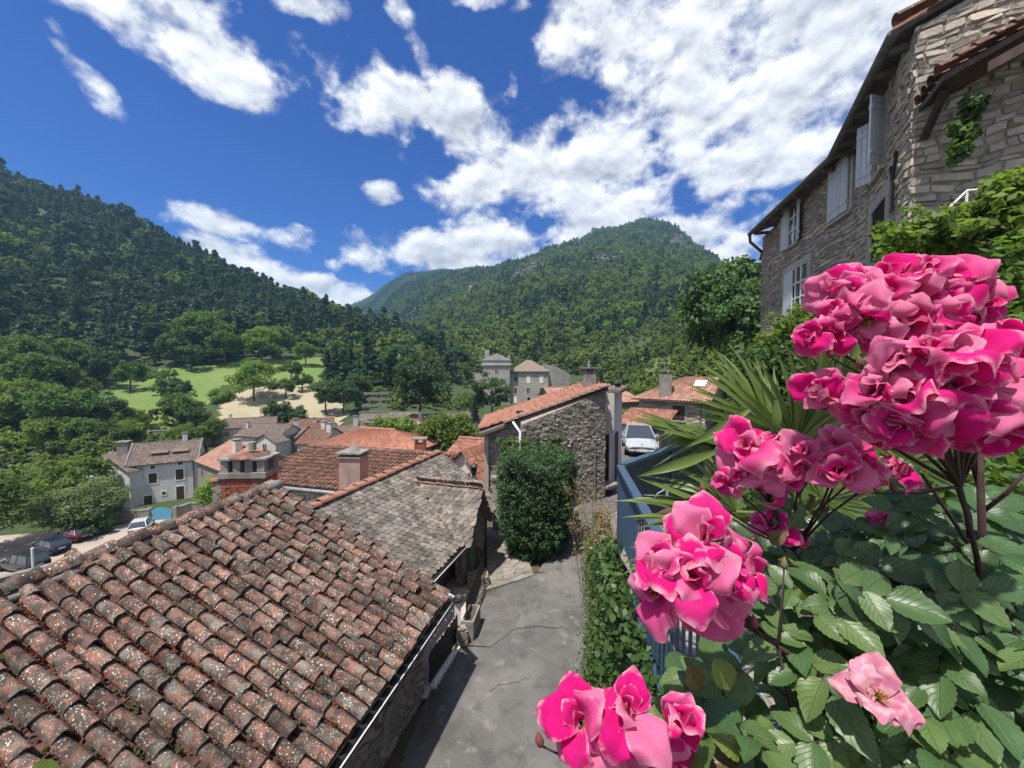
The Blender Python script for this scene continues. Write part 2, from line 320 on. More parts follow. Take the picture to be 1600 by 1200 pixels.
# ---------------------------------------------------------------- terrain
TY = [22, 32, 45, 60, 80, 105, 130, 170, 230, 320, 450, 650, 900, 1200, 1600, 2300]
TP = {-900: [-14, -14, -13, -8, 4, 16, 30, 58, 110, 190, 215, 215, 215, 210, 200, 190],
      0:    [-14.3, -14.3, -14.2, -13, -9, -1, 9, 34, 82, 160, 190, 190, 190, 185, 180, 170],
      110:  [-14.3, -14.3, -14.2, -13.5, -9, -2, 5, 26, 68, 140, 165, 165, 170, 170, 170, 170],
      200:  [-14.3, -14.3, -14.2, -13.8, -9.5, -3.5, 2, 20, 56, 120, 142, 150, 150, 150, 150, 150],
      300:  [-14, -14, -14, -13.8, -10.5, -5, 2, 15, 43, 95, 120, 122, 122, 122, 122, 122],
      400:  [-12, -12.5, -13, -13.5, -11, -5.5, 2, 12, 32, 70, 94, 100, 100, 105, 110, 110],
      480:  [-9, -10, -11.5, -12, -11, -6, 1.5, 10, 26, 54, 68, 66, 70, 80, 120, 160],
      560:  [-6, -8, -10, -11, -10.5, -7, -1, 8, 20, 38, 46, 45, 70, 150, 262, 262],
      640:  [-4, -6, -9, -10, -10, -7, -2, 8, 16, 26, 36, 90, 175, 268, 382, 382],
      700:  [-3, -5, -8, -9.5, -9.5, -8, -6, -1, 10, 28, 66, 136, 214, 290, 392, 392],
      760:  [-2, -3, -7, -9, -9, -8, -7, -2, 11, 35, 80, 146, 222, 292, 380, 380],
      800:  [-1, -2, -6, -8, -8.5, -8, -6, -1, 13, 42, 92, 160, 236, 285, 300, 300],
      850:  [0, -1, -4, -6, -7, -7, -5, 1, 17, 49, 103, 178, 262, 300, 300, 300],
      900:  [0, 0, -2, -4, -5, -4, -3, 4, 22, 55, 112, 190, 284, 330, 330, 330],
      950:  [0, 0, -1, -2, -2, -1, 2, 8, 26, 58, 118, 203, 318, 345, 340, 330],
      1000: [0, 0, 0, 0, 0, 2, 6, 13, 30, 60, 120, 210, 346, 350, 340, 330],
      1040: [.3, .3, .5, 1, 3, 6, 10, 18, 36, 64, 118, 208, 332, 330, 320, 310],
      1100: [1, 1, 2, 4, 7, 11, 16, 25, 40, 66, 110, 186, 262, 260, 250, 240],
      1160: [3.5, 4, 5, 7, 11, 16, 22, 30, 44, 66, 98, 150, 190, 190, 190, 190],
      1300: [7.5, 8, 10, 13, 17, 22, 28, 36, 48, 64, 90, 120, 140, 140, 140, 140],
      1700: [8, 9, 11, 15, 20, 25, 31, 40, 52, 70, 95, 120, 130, 130, 130, 130],
      2600: [8, 9, 11, 15, 20, 25, 31, 40, 52, 70, 95, 120, 130, 130, 130, 130]}
TPX = np.array(sorted(TP)); TZ = np.array([TP[k] for k in TPX], float); LY = np.log(np.array(TY, float))
def vnoise(x, y, s=0):
    xi, yi = np.floor(x).astype(np.int64), np.floor(y).astype(np.int64); fx, fy = x-xi, y-yi
    h = lambda a, b: ((((a*374761393+b*668265263+s*974711) ^ 1274126177)*1103515245 >> 7) & 1023)/1023.
    fx = fx*fx*(3-2*fx); fy = fy*fy*(3-2*fy)
    return (h(xi, yi)*(1-fx)+h(xi+1, yi)*fx)*(1-fy)+(h(xi, yi+1)*(1-fx)+h(xi+1, yi+1)*fx)*fy
def terr(px, Y):
    """ground height along the bearing that px stands for, at distance Y ahead"""
    px = np.asarray(px, float); Y = np.asarray(Y, float)
    i = np.clip(np.searchsorted(TPX, px)-1, 0, len(TPX)-2); t = np.clip((px-TPX[i])/(TPX[i+1]-TPX[i]), 0, 1); t = .5*t+.5*t*t*(3-2*t)
    l = np.log(np.maximum(Y, 22)); j = np.clip(np.searchsorted(LY, l)-1, 0, len(LY)-2); u = np.clip((l-LY[j])/(LY[j+1]-LY[j]), 0, 1)
    z = (TZ[i, j]*(1-u)+TZ[i, j+1]*u)*(1-t)+(TZ[i+1, j]*(1-u)+TZ[i+1, j+1]*u)*t
    X = (px-800)/F*Y; a = np.clip((Y-110)/600, 0, 1)
    z = z+a*((vnoise(X/90, Y/90, 1)-.5)*26+(vnoise(X/35, Y/35, 2)-.5)*9)+np.clip((Y-70)/60, 0, 1)*(vnoise(X/9, Y/9, 3)-.5)*1.2
    return z
def ground_at(X, Y): return float(terr(800+F*X/Y, Y))
def hit(px, py, Y0=30, Y1=1500):
    """point of the ground seen at a picture position"""
    Ys = np.exp(np.linspace(np.log(Y0), np.log(Y1), 900)); z = terr(np.full(900, px), Ys)
    yy = np.array([proj(((px-800)/F*Y, Y, h))[1] for Y, h in zip(Ys, z)])
    k = np.argmax(yy <= py); Y = Ys[k]
    return V(((px-800)/F*Y, Y, float(z[k])))
def build_terrain():
    pxs = np.concatenate([np.arange(-900, 0, 60), np.arange(0, 1200, 5), np.arange(1200, 2600, 50)])
    Ys = np.exp(np.linspace(np.log(22), np.log(2300), 190))
    PX, YY = np.meshgrid(pxs, Ys); Z = terr(PX, YY); X = (PX-800)/F*YY
    v = np.stack([X, YY, Z], -1).reshape(-1, 3); n, m = PX.shape
    idx = np.arange(n*m).reshape(n, m); q = np.stack([idx[:-1, :-1], idx[:-1, 1:], idx[1:, 1:], idx[1:, :-1]], -1).reshape(-1, 4)
    mt = M('hill_ground', (.045, .070, .024), [('n', .02, .45, .62, (.055, .080, .028), .8), ('n', .35, .5, .7, (.075, .085, .036), .6), ('n', 3, .5, .7, (.045, .062, .022), .6)], .97, ('n', .8, .5))
    struct('hillside_terrain', npmesh('hillside_terrain', v, q, smooth=True), mt)
    # meadows laid over the slope: outlines as seen from the terrace, draped on the terrain
    def patch(name, poly, mt, lift):
        pts = [hit(*p) for p in poly]; P2 = np.array([(p.x, p.y) for p in pts])
        lo, hi = P2.min(0), P2.max(0); g = 1.4
        xs = np.arange(lo[0], hi[0]+g, g); ys = np.arange(lo[1], hi[1]+g, g); mb = MB()
        GX, GY = np.meshgrid(xs, ys); ins = np.zeros(GX.shape, bool); k = len(P2)
        for a in range(k):
            x1, y1 = P2[a]; x2, y2 = P2[a-1]; c = (y1 > GY) != (y2 > GY)
            with np.errstate(divide='ignore', invalid='ignore'): ins ^= c & (GX < (x2-x1)*(GY-y1)/(y2-y1)+x1)
        GZ = terr(800+F*GX/GY, GY)+lift; n, m = GX.shape; idx = np.arange(n*m).reshape(n, m)
        q = np.stack([idx[:-1, :-1], idx[:-1, 1:], idx[1:, 1:], idx[1:, :-1]], -1)[ins[:-1, :-1]]
        struct(name, npmesh(name, np.stack([GX, GY, GZ], -1).reshape(-1, 3), q.reshape(-1, 4), smooth=True), mt)
    lawn = M('meadow_grass', (.125, .185, .045), [('n', .08, .45, .62, (.16, .21, .065), .8), ('n', 1.2, .5, .7, (.095, .145, .036), .7)], .95, ('n', 2, .15))
    hay = M('mown_field', (.34, .295, .20), [('n', .12, .45, .65, (.28, .255, .15), .8), ('n', 1.5, .52, .7, (.30, .28, .15), .7), ('n', 6, .6, .7, (.22, .21, .12), .6)], .96, ('n', 3, .08))
    patch('meadow', [(150, 612), (180, 596), (240, 580), (330, 572), (420, 562), (500, 560), (520, 590), (500, 612), (400, 600), (340, 606), (310, 640), (260, 655), (170, 660), (145, 640)], lawn, .15)
    patch('upper_meadow', [(570, 556), (600, 546), (640, 556), (665, 566), (640, 572), (590, 572)], lawn, .15)
    patch('lower_meadow', [(20, 720), (100, 690), (240, 640), (300, 640), (250, 690), (120, 712)], lawn, .15)
    patch('mown_field', [(330, 666), (338, 628), (380, 612), (440, 600), (480, 604), (520, 625), (540, 650), (520, 668), (430, 672)], hay, .22)
    patch('scrub_clearing', [(985, 590), (1000, 560), (1040, 552), (1075, 560), (1080, 588), (1030, 600)], M('scrub_grass', (.105, .125, .046), [('n', .3, .45, .65, (.18, .16, .08), .8), ('n', 1.5, .5, .7, (.06, .08, .025), .8)], .95), .2)
    patch('hill_clearing', [(660, 500), (690, 470), (730, 448), (760, 440), (745, 462), (700, 492)], M('stony_slope', (.17, .17, .09), [('n', .05, .45, .65, (.12, .14, .06), .8), ('n', .4, .5, .7, (.33, .30, .24), .6)], .95), 1.)
build_terrain()
# near ground (the lane's shoulder falls to the left into the valley)
def near_z(x, y):
    lx = -2.2+.12*y; t = min(max((lx-3.5-x)/22, 0), 1); t = t*t*(3-2*t)
    z = lerp(-.06, -14.4, t)
    return z
mb = MB(); xs = [-75+i*1.5 for i in range(64)]; ys = [-20+i*1.5 for i in range(30)]
for i in range(len(xs)-1):
    for j in range(len(ys)-1):
        q = [(xs[i], ys[j]), (xs[i+1], ys[j]), (xs[i+1], ys[j+1]), (xs[i], ys[j+1])]; mb.quad(*[(a, b, near_z(a, b)) for a, b in q])
struct('ground', mb, MT['soil'], smooth=True)
# lane
LL = [(-1.6, -3), (-1.6, 2), (-1.62, 5.6), (-1.35, 7.5), (-.9, 9.6), (-.2, 10.5), (.7, 10.6), (1.6, 12.5), (2.2, 14.3), (3.2, 15.9), (4.35, 17.2), (5.1, 19.5), (5.6, 22), (6.2, 26), (6.6, 29)]
LR = [(1.1, -3), (1.15, 2), (1.4, 5.6), (1.75, 7.5), (2.2, 9.6), (2.5, 10.5), (2.7, 10.9), (3.9, 12.5), (4.9, 14.3), (6.2, 15.9), (7.4, 17.2), (8.9, 19.5), (10, 22), (11.5, 26), (12.5, 29)]
def lane_z(y): return min(.13*max(0, y-10.5), .6)
mb = MB()
for k in range(len(LL)-1):
    n = 6
    for i in range(n):
        g = lambda K, t: (lerp(LL[K][0], LR[K][0], t), lerp(LL[K][1], LR[K][1], t), lane_z(LL[K][1])+.05*(1-(2*t-1)**2))
        mb.quad(g(k, i/n), g(k, (i+1)/n), g(k+1, (i+1)/n), g(k+1, i/n))
lane = struct('road', mb, MT['asphalt'], smooth=True)
# crack and patch repairs in the lane
mb = MB(); rc = random.Random(8)
def crack(x, y, dx, dy, n, w):
    for i in range(n):
        x2, y2 = x+dx+rc.gauss(0, .012), y+dy+rc.gauss(0, .022); w2 = w*rc.uniform(.5, 1.2)*(1-.5*i/n)
        z = .058 if -.6 < x < 1.1 else .05; mb.quad((x, y, z), (x2, y2, z), (x2, y2+w2, z), (x, y+w, z)); x, y = x2, y2
        if rc.random() < .12 and n > 9: crack(x, y, rc.uniform(-.02, .04), rc.choice((-.05, .05)), 6, .008)
crack(.05, 8.2, .055, 0, 22, .016); crack(-.4, 6.6, .05, .03, 14, .009); crack(.9, 9.9, -.03, -.07, 12, .008)
obj('road_crack', mb, M('tar_seam', (.03, .03, .03), (), .8), lane)
mb = MB(); ap = [(-.95, 7.75), (-.45, 7.7), (.02, 8.2), (.2, 8.75), (-.1, 9.3), (-.62, 9.5), (-.78, 9.0), (-.85, 8.3)]; mb.add([(x, y, .058) for x, y in ap], [tuple(range(len(ap)))])
obj('concrete_patch', mb, M('rough_screed', (.135, .129, .12), [('n', 2.5, .42, .6, (.108, .103, .097), .9), ('n', 11, .54, .68, (.20, .19, .172), .6), ('n', 60, .5, .7, (.10, .095, .088), .5)], .95, [('n', 25, .02), ('n', 90, .008)]), lane)
# dry weeds and leaf litter on the verges of the lane
def scatter_blades(n, pick, h, w, lean=.5):
    vs = np.zeros((n, 4, 3)); val = rng.uniform(.5, 1.15, n)
    for i in range(n):
        x, y, z = pick(); a = rng.uniform(0, 2*pi); hh = h*rng.uniform(.4, 1.2); dx, dy = cos(a)*w, sin(a)*w; lx, ly = rng.normal(0, lean, 2)*hh
        vs[i] = [(x-dx, y-dy, z), (x+dx, y+dy, z), (x+lx+dx*.2, y+ly+dy*.2, z+hh), (x+lx-dx*.2, y+ly-dy*.2, z+hh)]
    return npmesh('blades', vs.reshape(-1, 3), np.arange(4*n).reshape(n, 4), val)
def verge_pick():
    k = rng.integers(2, 9); t = rng.random(); L = rng.random() < .62
    A = LL if L else LR; x = lerp(A[k][0], A[k+1][0], t); y = lerp(A[k][1], A[k+1][1], t)
    return x+(1 if L else -1)*abs(rng.normal(0, .14))+(.08 if L else 0), y, .03
tag(obj('verge_weeds', scatter_blades(4200, verge_pick, .07, .006, .9), MT['dry']), 'dry straw-coloured weeds along the edges of the lane', 'weeds', kind='stuff')
# parking square in the valley
mb = MB(); PK = [(-75, 24), (-52, 29), (-40.5, 43), (-27, 46), (-24, 60), (-33, 54), (-42, 53), (-50, 47), (-62, 44), (-85, 45)]
mb.add([(x, y, -13.9) for x, y in PK], [tuple(range(len(PK)))])
struct('parking_ground', mb, MT['parking'])
# ---------------------------------------------------------------- vegetation generators
def leaf_cloud(centres, rad, n_each, size, squash=.8, asp=.55, outward=.6, wob=.3):
    """many small leaf faces in clumps; returns verts, quads, per-face value"""
    c = np.asarray(centres, float); k = len(c); N = k*n_each
    r = np.asarray(rad, float) if np.ndim(rad) else np.full(k, rad)
    d = rng.normal(size=(N, 3)); d /= np.linalg.norm(d, axis=1)[:, None]
    rr = rng.random(N)**.45; base = np.repeat(c, n_each, 0); R_ = np.repeat(r, n_each)
    p = base+d*(rr*R_)[:, None]*np.array([1, 1, squash])
    nrm = d*outward+np.array([0, 0, .55])+rng.normal(0, wob+.25, (N, 3)); nrm /= np.linalg.norm(nrm, axis=1)[:, None]
    t = np.cross(nrm, rng.normal(size=(N, 3))); t /= np.linalg.norm(t, axis=1)[:, None]; b = np.cross(nrm, t)
    s = size*rng.uniform(.6, 1.3, N)[:, None]
    vs = np.stack([p-t*s, p-b*s*asp, p+t*s, p+b*s*asp], 1).reshape(-1, 3)
    val = np.repeat(rng.uniform(.75, 1.2, k), n_each)*rng.uniform(.75, 1.25, N)
    return vs, np.arange(4*N).reshape(N, 4), val
def crown_pts(n, rx, ry, rz, cz, bottom=-.55, fill=.35):
    out = []
    lob = [(rng.normal(size=3), rng.uniform(.1, .3)) for _ in range(6)]; lob = [(v/np.linalg.norm(v), a) for v, a in lob]
    while len(out) < n:
        d = rng.normal(size=3); d /= np.linalg.norm(d)
        if d[2] < bottom: continue
        q = (fill+(1-fill)*rng.random())**.6
        q *= .82+sum(a*max(0, d.dot(v))**3 for v, a in lob)
        out.append((d[0]*rx*q, d[1]*ry*q, cz+d[2]*rz*q))
    return np.array(out)
def limbs(mb, h, cr, cz, n=6, r=.16, seed=0, twist=.1):
    rd = random.Random(seed); pts = [V((0, 0, -.6))]; x = V((0, 0, 0))
    for k in range(1, 6):
        pts.append(V((rd.gauss(0, twist)*h*.06*k, rd.gauss(0, twist)*h*.06*k, h*.8*k/5)))
    mb.tube(pts, [r*1.35, r, r*.85, r*.65, r*.42, r*.2], 7)
    for i in range(n):
        t = rd.uniform(.3, .85); k = t*5; a = pts[int(k)].lerp(pts[min(int(k)+1, 5)], k-int(k)); an = i*2.4+rd.random()
        e = a+V((cos(an)*cr*.75, sin(an)*cr*.75, (h-cz)*rd.uniform(.15, .8))); m = a.lerp(e, .5)+V((0, 0, -.05*cr))
        mb.tube([a, m, e], [r*.42, r*.28, r*.08], 5)
def tree_proto(kind, h, cr, nc, nl, ls, mat, seed, trunk=.16, asp=.55):
    """crown + trunk meshes of one tree, base at the origin"""
    global rng
    st = rng; rng = np.random.default_rng(seed); tm = MB()
    if kind == 'pine':
        cs, rs = [], []
        for k in range(nc):
            t = k/nc; z = h*(.18+.82*t); w = cr*(1-t)**.8*rng.uniform(.55, 1.1); a = rng.uniform(0, 2*pi); q = sqrt(rng.random())
            cs.append((cos(a)*w*q, sin(a)*w*q, z)); rs.append(cr*(.20+.22*(1-t)))
        me = leaf_cloud(cs, np.array(rs), nl, ls, .35, asp, .25)
        tm.tube([(0, 0, -.6), (0.1, 0, h*.5), (0, 0, h*.97)], [trunk, trunk*.7, .03], 6)
    elif kind == 'umbrella':           # rounded mediterranean pine
        me = leaf_cloud(crown_pts(nc, cr, cr, h*.3, h*.68, -.4), cr*.28, nl, ls, .5, asp, .3)
        limbs(tm, h, cr, h*.5, 6, trunk, seed)
    elif kind == 'bush':
        me = leaf_cloud(crown_pts(nc, cr, cr, h*.55, h*.45, -.9), cr*.3, nl, ls, .8, asp)
        limbs(tm, h*.7, cr*.8, 0, 6, trunk*.5, seed)
    else:
        me = leaf_cloud(crown_pts(nc, cr, cr, h*.40, h*.60, -.75), cr*.27, nl, ls, .75, asp)
        limbs(tm, h, cr, h*.45, 7, trunk, seed)
    rng = st
    cm = npmesh('crown', *me); cm.materials.append(mat); tr = tm.mesh('trunk', True); tr.materials.append(MT['bark']); return cm, tr
def put_tree(name, pr, loc, s, label, cat='tree', group=None, rz=None, sz=None):
    t = thing(name, label, cat, loc, random.uniform(0, 6.28) if rz is None else rz, group)
    sc = Matrix.Diagonal((s, s, sz or s, 1))
    for nm, me in zip(('crown', 'trunk'), pr): obj(nm, me, None, t, local=True, M4=sc)
    return t
PR = {}
def protos():
    PR['oakA'] = tree_proto('b', 7, 3.1, 60, 95, .19, MT['leaf_mid'], 11)
    PR['oakB'] = tree_proto('b', 7, 3.5, 55, 95, .20, MT['leaf_light'], 12)
    PR['oakC'] = tree_proto('b', 7, 2.7, 55, 95, .19, MT['leaf_dark'], 13)
    PR['oakD'] = tree_proto('b', 7, 3.0, 80, 100, .19, MT['leaf_dark'], 29)
    PR['plane'] = tree_proto('b', 7, 3.9, 90, 110, .17, MT['leaf_light'], 14, .2, .75)
    PR['linden'] = tree_proto('b', 7, 4.2, 110, 130, .16, MT['leaf_pale'], 15, .2, .7)
    PR['pineA'] = tree_proto('pine', 9, 2.3, 90, 60, .26, MT['needle'], 16, .18, .3)
    PR['pineB'] = tree_proto('umbrella', 8, 2.7, 55, 90, .24, MT['needle'], 17, .18, .3)
    PR['fruit'] = tree_proto('b', 4, 2.0, 34, 70, .15, MT['leaf_mid'], 18, .13)
    PR['bushA'] = tree_proto('bush', 2.6, 2.0, 34, 95, .16, MT['leaf_dark'], 19)
    PR['bushB'] = tree_proto('bush', 2.6, 2.0, 34, 95, .16, MT['leaf_light'], 20)
protos()
# ---------------------------------------------------------------- woods on the hills (uncountable masses)
def far_protos():
    C = bpy.data.collections.new('far_tree_shapes'); L = []
    spec = [('b', 7, 3.2, 26, 20, .52, 'far_leaf', 31), ('b', 6, 3.0, 24, 20, .5, 'far_leaf', 32), ('b', 8, 3.0, 26, 20, .5, 'far_leaf', 33), ('pine', 9, 2.4, 34, 14, .6, 'far_pine', 34), ('umbrella', 8, 2.8, 24, 20, .5, 'far_pine', 35)]
    for k, (kd, h, cr, nc, nl, ls, mt, sd_) in enumerate(spec):
        cm, tr = tree_proto(kd, h, cr, nc, nl, ls, MT[mt], sd_, .14, .6)
        o = bpy.data.objects.new('%d_far_tree' % k, cm); C.objects.link(o); L.append(o)
    return C
FARC = far_protos()
def wood(name, label, pts, scl, idx, coll=None):
    me = bpy.data.meshes.new(name); n = len(pts)
    me.vertices.add(n); me.vertices.foreach_set('co', np.asarray(pts, np.float32).ravel())
    for nm, ty, d in (('scl', 'FLOAT', scl), ('idx', 'INT', idx), ('rot', 'FLOAT', rng.uniform(0, 6.28, n))):
        a = me.attributes.new(nm, ty, 'POINT'); a.data.foreach_set('value', np.asarray(d, np.float32 if ty == 'FLOAT' else np.int32))
    ng = bpy.data.node_groups.new(name+'_nodes', 'GeometryNodeTree'); ng.interface.new_socket('Geometry', in_out='INPUT', socket_type='NodeSocketGeometry'); ng.interface.new_socket('Geometry', in_out='OUTPUT', socket_type='NodeSocketGeometry')
    N = ng.nodes.new; l = ng.links.new; gi = N('NodeGroupInput'); go = N('NodeGroupOutput'); ip = N('GeometryNodeInstanceOnPoints'); ci = N('GeometryNodeCollectionInfo')
    ci.inputs[0].default_value = coll or FARC; ci.inputs['Separate Children'].default_value = True; ci.inputs['Reset Children'].default_value = True
    def at(nm, ty):
        a = N('GeometryNodeInputNamedAttribute'); a.data_type = ty; a.inputs[0].default_value = nm; return a.outputs[0]
    mp = N('GeometryNodeMeshToPoints'); l(gi.outputs[0], mp.inputs[0]); l(mp.outputs[0], ip.inputs['Points']); l(ci.outputs[0], ip.inputs['Instance'])
    ip.inputs['Pick Instance'].default_value = True; l(at('idx', 'INT'), ip.inputs['Instance Index'])
    cx = N('ShaderNodeCombineXYZ'); l(at('rot', 'FLOAT'), cx.inputs[2]); l(cx.outputs[0], ip.inputs['Rotation'])
    cs = N('ShaderNodeCombineXYZ'); s = at('scl', 'FLOAT'); [l(s, cs.inputs[k]) for k in range(3)]; l(cs.outputs[0], ip.inputs['Scale'])
    l(ip.outputs[0], go.inputs[0])
    o = bpy.data.objects.new(name, me); COL.objects.link(o); o.modifiers.new('trees', 'NODES').node_group = ng
    return tag(o, label, 'woodland', kind='stuff')
def in_poly(px, py, poly):
    ins = np.zeros(len(px), bool)
    for a in range(len(poly)):
        x1, y1 = poly[a]; x2, y2 = poly[a-1]; c = (y1 > py) != (y2 > py)
        with np.errstate(divide='ignore', invalid='ignore'): ins ^= c & (px < (x2-x1)*(py-y1)/(y2-y1)+x1)
    return ins
CLEAR = [[(150, 665), (135, 612), (180, 590), (240, 574), (330, 566), (420, 556), (500, 552), (525, 590), (545, 650), (530, 680), (330, 680), (310, 650), (260, 662)],
         [(565, 575), (590, 546), (640, 550), (670, 566), (650, 580)], [(560, 690), (560, 620), (640, 610), (700, 640), (720, 690)],
         [(988, 590), (1002, 560), (1040, 552), (1072, 560), (1074, 588), (1030, 600)], [(675, 492), (700, 464), (735, 446), (758, 442), (742, 462), (705, 486)]]
def sow(n, p0, p1, Y0, Y1, gap, clear=True):
    px = rng.uniform(p0, p1, n*3); Y = np.sqrt(rng.uniform(Y0*Y0, Y1*Y1, n*3)); keep = np.zeros(len(px), bool)
    X = (px-800)/F*Y; cell = set()
    for i in range(len(px)):
        k = (int(X[i]//gap), int(Y[i]//gap))
        if k not in cell: cell.add(k); keep[i] = True
        if len(cell) >= n: break
    px, Y, X = px[keep], Y[keep], X[keep]; Z = terr(px, Y)
    sx = px; sy = 600-F*((Y*SP+(Z-EYE)*CP)/(Y*CP-(Z-EYE)*SP)); ok = np.ones(len(px), bool)
    for k, c in enumerate(CLEAR if clear else ()): ok &= ~(in_poly(sx, sy, c) & (rng.random(len(px)) < (1. if k < 3 else .55)))
    return px[ok], sy[ok], np.stack([X, Y, Z-.3], -1)[ok]
def woods():
    # slope on the left
    px, sy, p = sow(6500, -420, 690, 118, 430, 4.2)
    up = np.clip((575-sy)/90, 0, 1); pine = rng.random(len(px)) < (.22+.62*up*np.clip((px+250)/400, .4, 1))
    pine |= (vnoise(p[:, 0]/40, p[:, 1]/40, 9) > .62) & (rng.random(len(px)) < .75)
    wood('hillside_wood', 'dense mixed wood of pines and oaks covering the left-hand slope', p, np.exp(rng.normal(0, .28, len(px)))*1.02, np.where(pine, 3+(rng.random(len(px)) < .45), rng.integers(0, 3, len(px))))
    # low wood at the foot of the slope on the left
    px, sy, p = sow(420, -350, 330, 58, 120, 3.6); k = ((sy > 610) | (px < 150)) & ~((px > 100) & (sy > 735)); p = p[k]
    wood('foot_thicket', 'low green thicket along the foot of the left-hand slope', p, rng.uniform(.35, .7, len(p)), rng.integers(0, 3, len(p)))
    px, sy, p2 = sow(150, 556, 742, 84, 128, 3.2, False); k = sy < 642; p2 = p2[k]
    wood('terrace_shrubs', 'scrubby green bushes over the stepped terraces left of the castle', p2, rng.uniform(.25, .6, len(p2)), rng.integers(0, 3, len(p2)))
    # mountain
    px, sy, p = sow(26000, 600, 1330, 112, 1010, 4.4); n = len(px); k = (p[:, 1] > 168) | (px < 700) | (px > 910); px, sy, p, n = px[k], sy[k], p[k], k.sum()
    pine = (vnoise(p[:, 0]/60, p[:, 1]/60, 5) > .7) & (rng.random(n) < .6); pine |= rng.random(n) < .06
    sc = np.exp(rng.normal(-.12, .28, n))*np.where(p[:, 1] < 220, .75, 1.); sc *= np.where((px > 960) & (sy > 530), .6, 1)
    px2, sy2, p2 = sow(1500, 930, 1180, 48, 175, 2.6); p = np.concatenate([p, p2]); sc = np.concatenate([sc, rng.uniform(.22, .5, len(p2))]); pine = np.concatenate([pine, rng.random(len(p2)) < .05]); n = len(p)
    wood('mountain_wood', 'green oak wood covering the conical mountain behind the castle', p, sc, np.where(pine, 3, rng.integers(0, 3, n)))
    px, sy, p = sow(7500, 520, 800, 900, 1700, 8); n = len(px); pine = vnoise(p[:, 0]/110, p[:, 1]/110, 6) > .52
    wood('far_ridge_wood', 'hazy wood on the far ridge left of the mountain', p, rng.uniform(1.0, 1.7, n), np.where(pine, 3, rng.integers(0, 3, n)))
woods()
# ---------------------------------------------------------------- roof and wall generators
def tile_variant(seed, w=.19, L=.43, t=.016, seg=6):
    rd = random.Random(seed); mb = MB(); rings = []
    for y, k, zz in ((0, 1., .03), (L*.5, .9, .015), (L, .80, 0.)):
        r = w/2*k*rd.uniform(.97, 1.03); hh = r*rd.uniform(.80, .92)
        rings.append([V((r*cos(pi*a/seg), y+(rd.uniform(-.010, .010) if y == 0 else 0), hh*sin(pi*a/seg)+zz)) for a in range(seg+1)])
    n = seg+1; vs = rings[0]+rings[1]+rings[2]
    mb.add(vs, [(j*n+i, j*n+i+1, (j+1)*n+i+1, (j+1)*n+i) for j in range(2) for i in range(seg)])
    inn = [V((p.x*(1-2*t/w), p.y, max(p.z-t, .012))) for p in rings[0]]; ib = [p+V((0, .12, -.006)) for p in inn]
    mb.add(rings[0]+inn, [(i+1, i, n+i, n+i+1) for i in range(seg)]); mb.add(inn+ib, [(i+1, i, n+i, n+i+1) for i in range(seg)])
    return mb
TV = [tile_variant(100+k) for k in range(7)]
TVM = {}
def tile_mesh(k, mat):
    if (k, mat.name) not in TVM:
        m = TV[k].mesh('tile', True); m.materials.append(mat); TVM[(k, mat.name)] = m
    return TVM[(k, mat.name)]
def seen(p): x, y = proj(p); return -30 < x < 1630 and -30 < y < 1230
def canal_roof(parent, o, e, s, ncol, nrow, sp, ex, mat, nparts=0, jit=1., inside=None, chan=None, seed=1, under=True, wide=1.):
    """rows of half-round clay tiles: o lower corner, e along the eave, s up the slope"""
    rd = random.Random(seed); o, e, s = V(o), V(e).normalized(), V(s).normalized(); n = e.cross(s).normalized()
    if n.z < 0: n = -n
    spots = []
    for i in range(ncol):
        cj = rd.gauss(0, .008)*jit; st = rd.uniform(-.5, .5)*ex*min(jit, 1.)
        for j in range(nrow):
            u, v = (i+.5)*sp, j*ex
            if inside and not inside(u, v+ex*.5): continue
            p = o+e*(u+cj+rd.gauss(0, .006)*jit)+s*(v+(st if 0 < j else 0)+rd.gauss(0, .014)*jit-.03)+n*(.035+rd.uniform(0, .008)*jit)
            a = rd.gauss(0, .025)*jit; x = e*cos(a)+s*sin(a); y = s*cos(a)-e*sin(a); k = sp/.2*wide
            spots.append((p, frame(p, x*k*.87, y*(ex/.34), n*k*rd.uniform(1.1, 1.3)), rd.randrange(len(TV)), rd.uniform(.72, 1.2)))
    vis = sorted([q for q in spots if seen(q[0]+s*ex*.5)], key=lambda q: (q[0]-V((0, 0, EYE))).length)[:nparts]; ids = set(map(id, vis))
    for q in vis: obj('tile', tile_mesh(q[2], mat), None, parent, M4=q[1])
    mb = MB()
    for q in spots:
        if id(q) not in ids: mb.join(TV[q[2]].v, TV[q[2]].f, q[1], q[3])
    if mb.v: obj('tiles', mb, mat, parent, True, kind='stuff')
    if under:
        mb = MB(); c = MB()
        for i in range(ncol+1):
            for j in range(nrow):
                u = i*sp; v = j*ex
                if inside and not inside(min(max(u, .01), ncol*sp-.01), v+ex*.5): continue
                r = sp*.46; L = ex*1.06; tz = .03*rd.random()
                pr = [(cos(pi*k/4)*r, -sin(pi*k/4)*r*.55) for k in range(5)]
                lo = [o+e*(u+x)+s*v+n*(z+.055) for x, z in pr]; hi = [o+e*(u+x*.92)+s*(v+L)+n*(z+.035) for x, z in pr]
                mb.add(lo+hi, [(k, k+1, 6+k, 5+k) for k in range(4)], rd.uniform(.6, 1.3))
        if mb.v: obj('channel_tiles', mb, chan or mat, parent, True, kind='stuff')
    return n
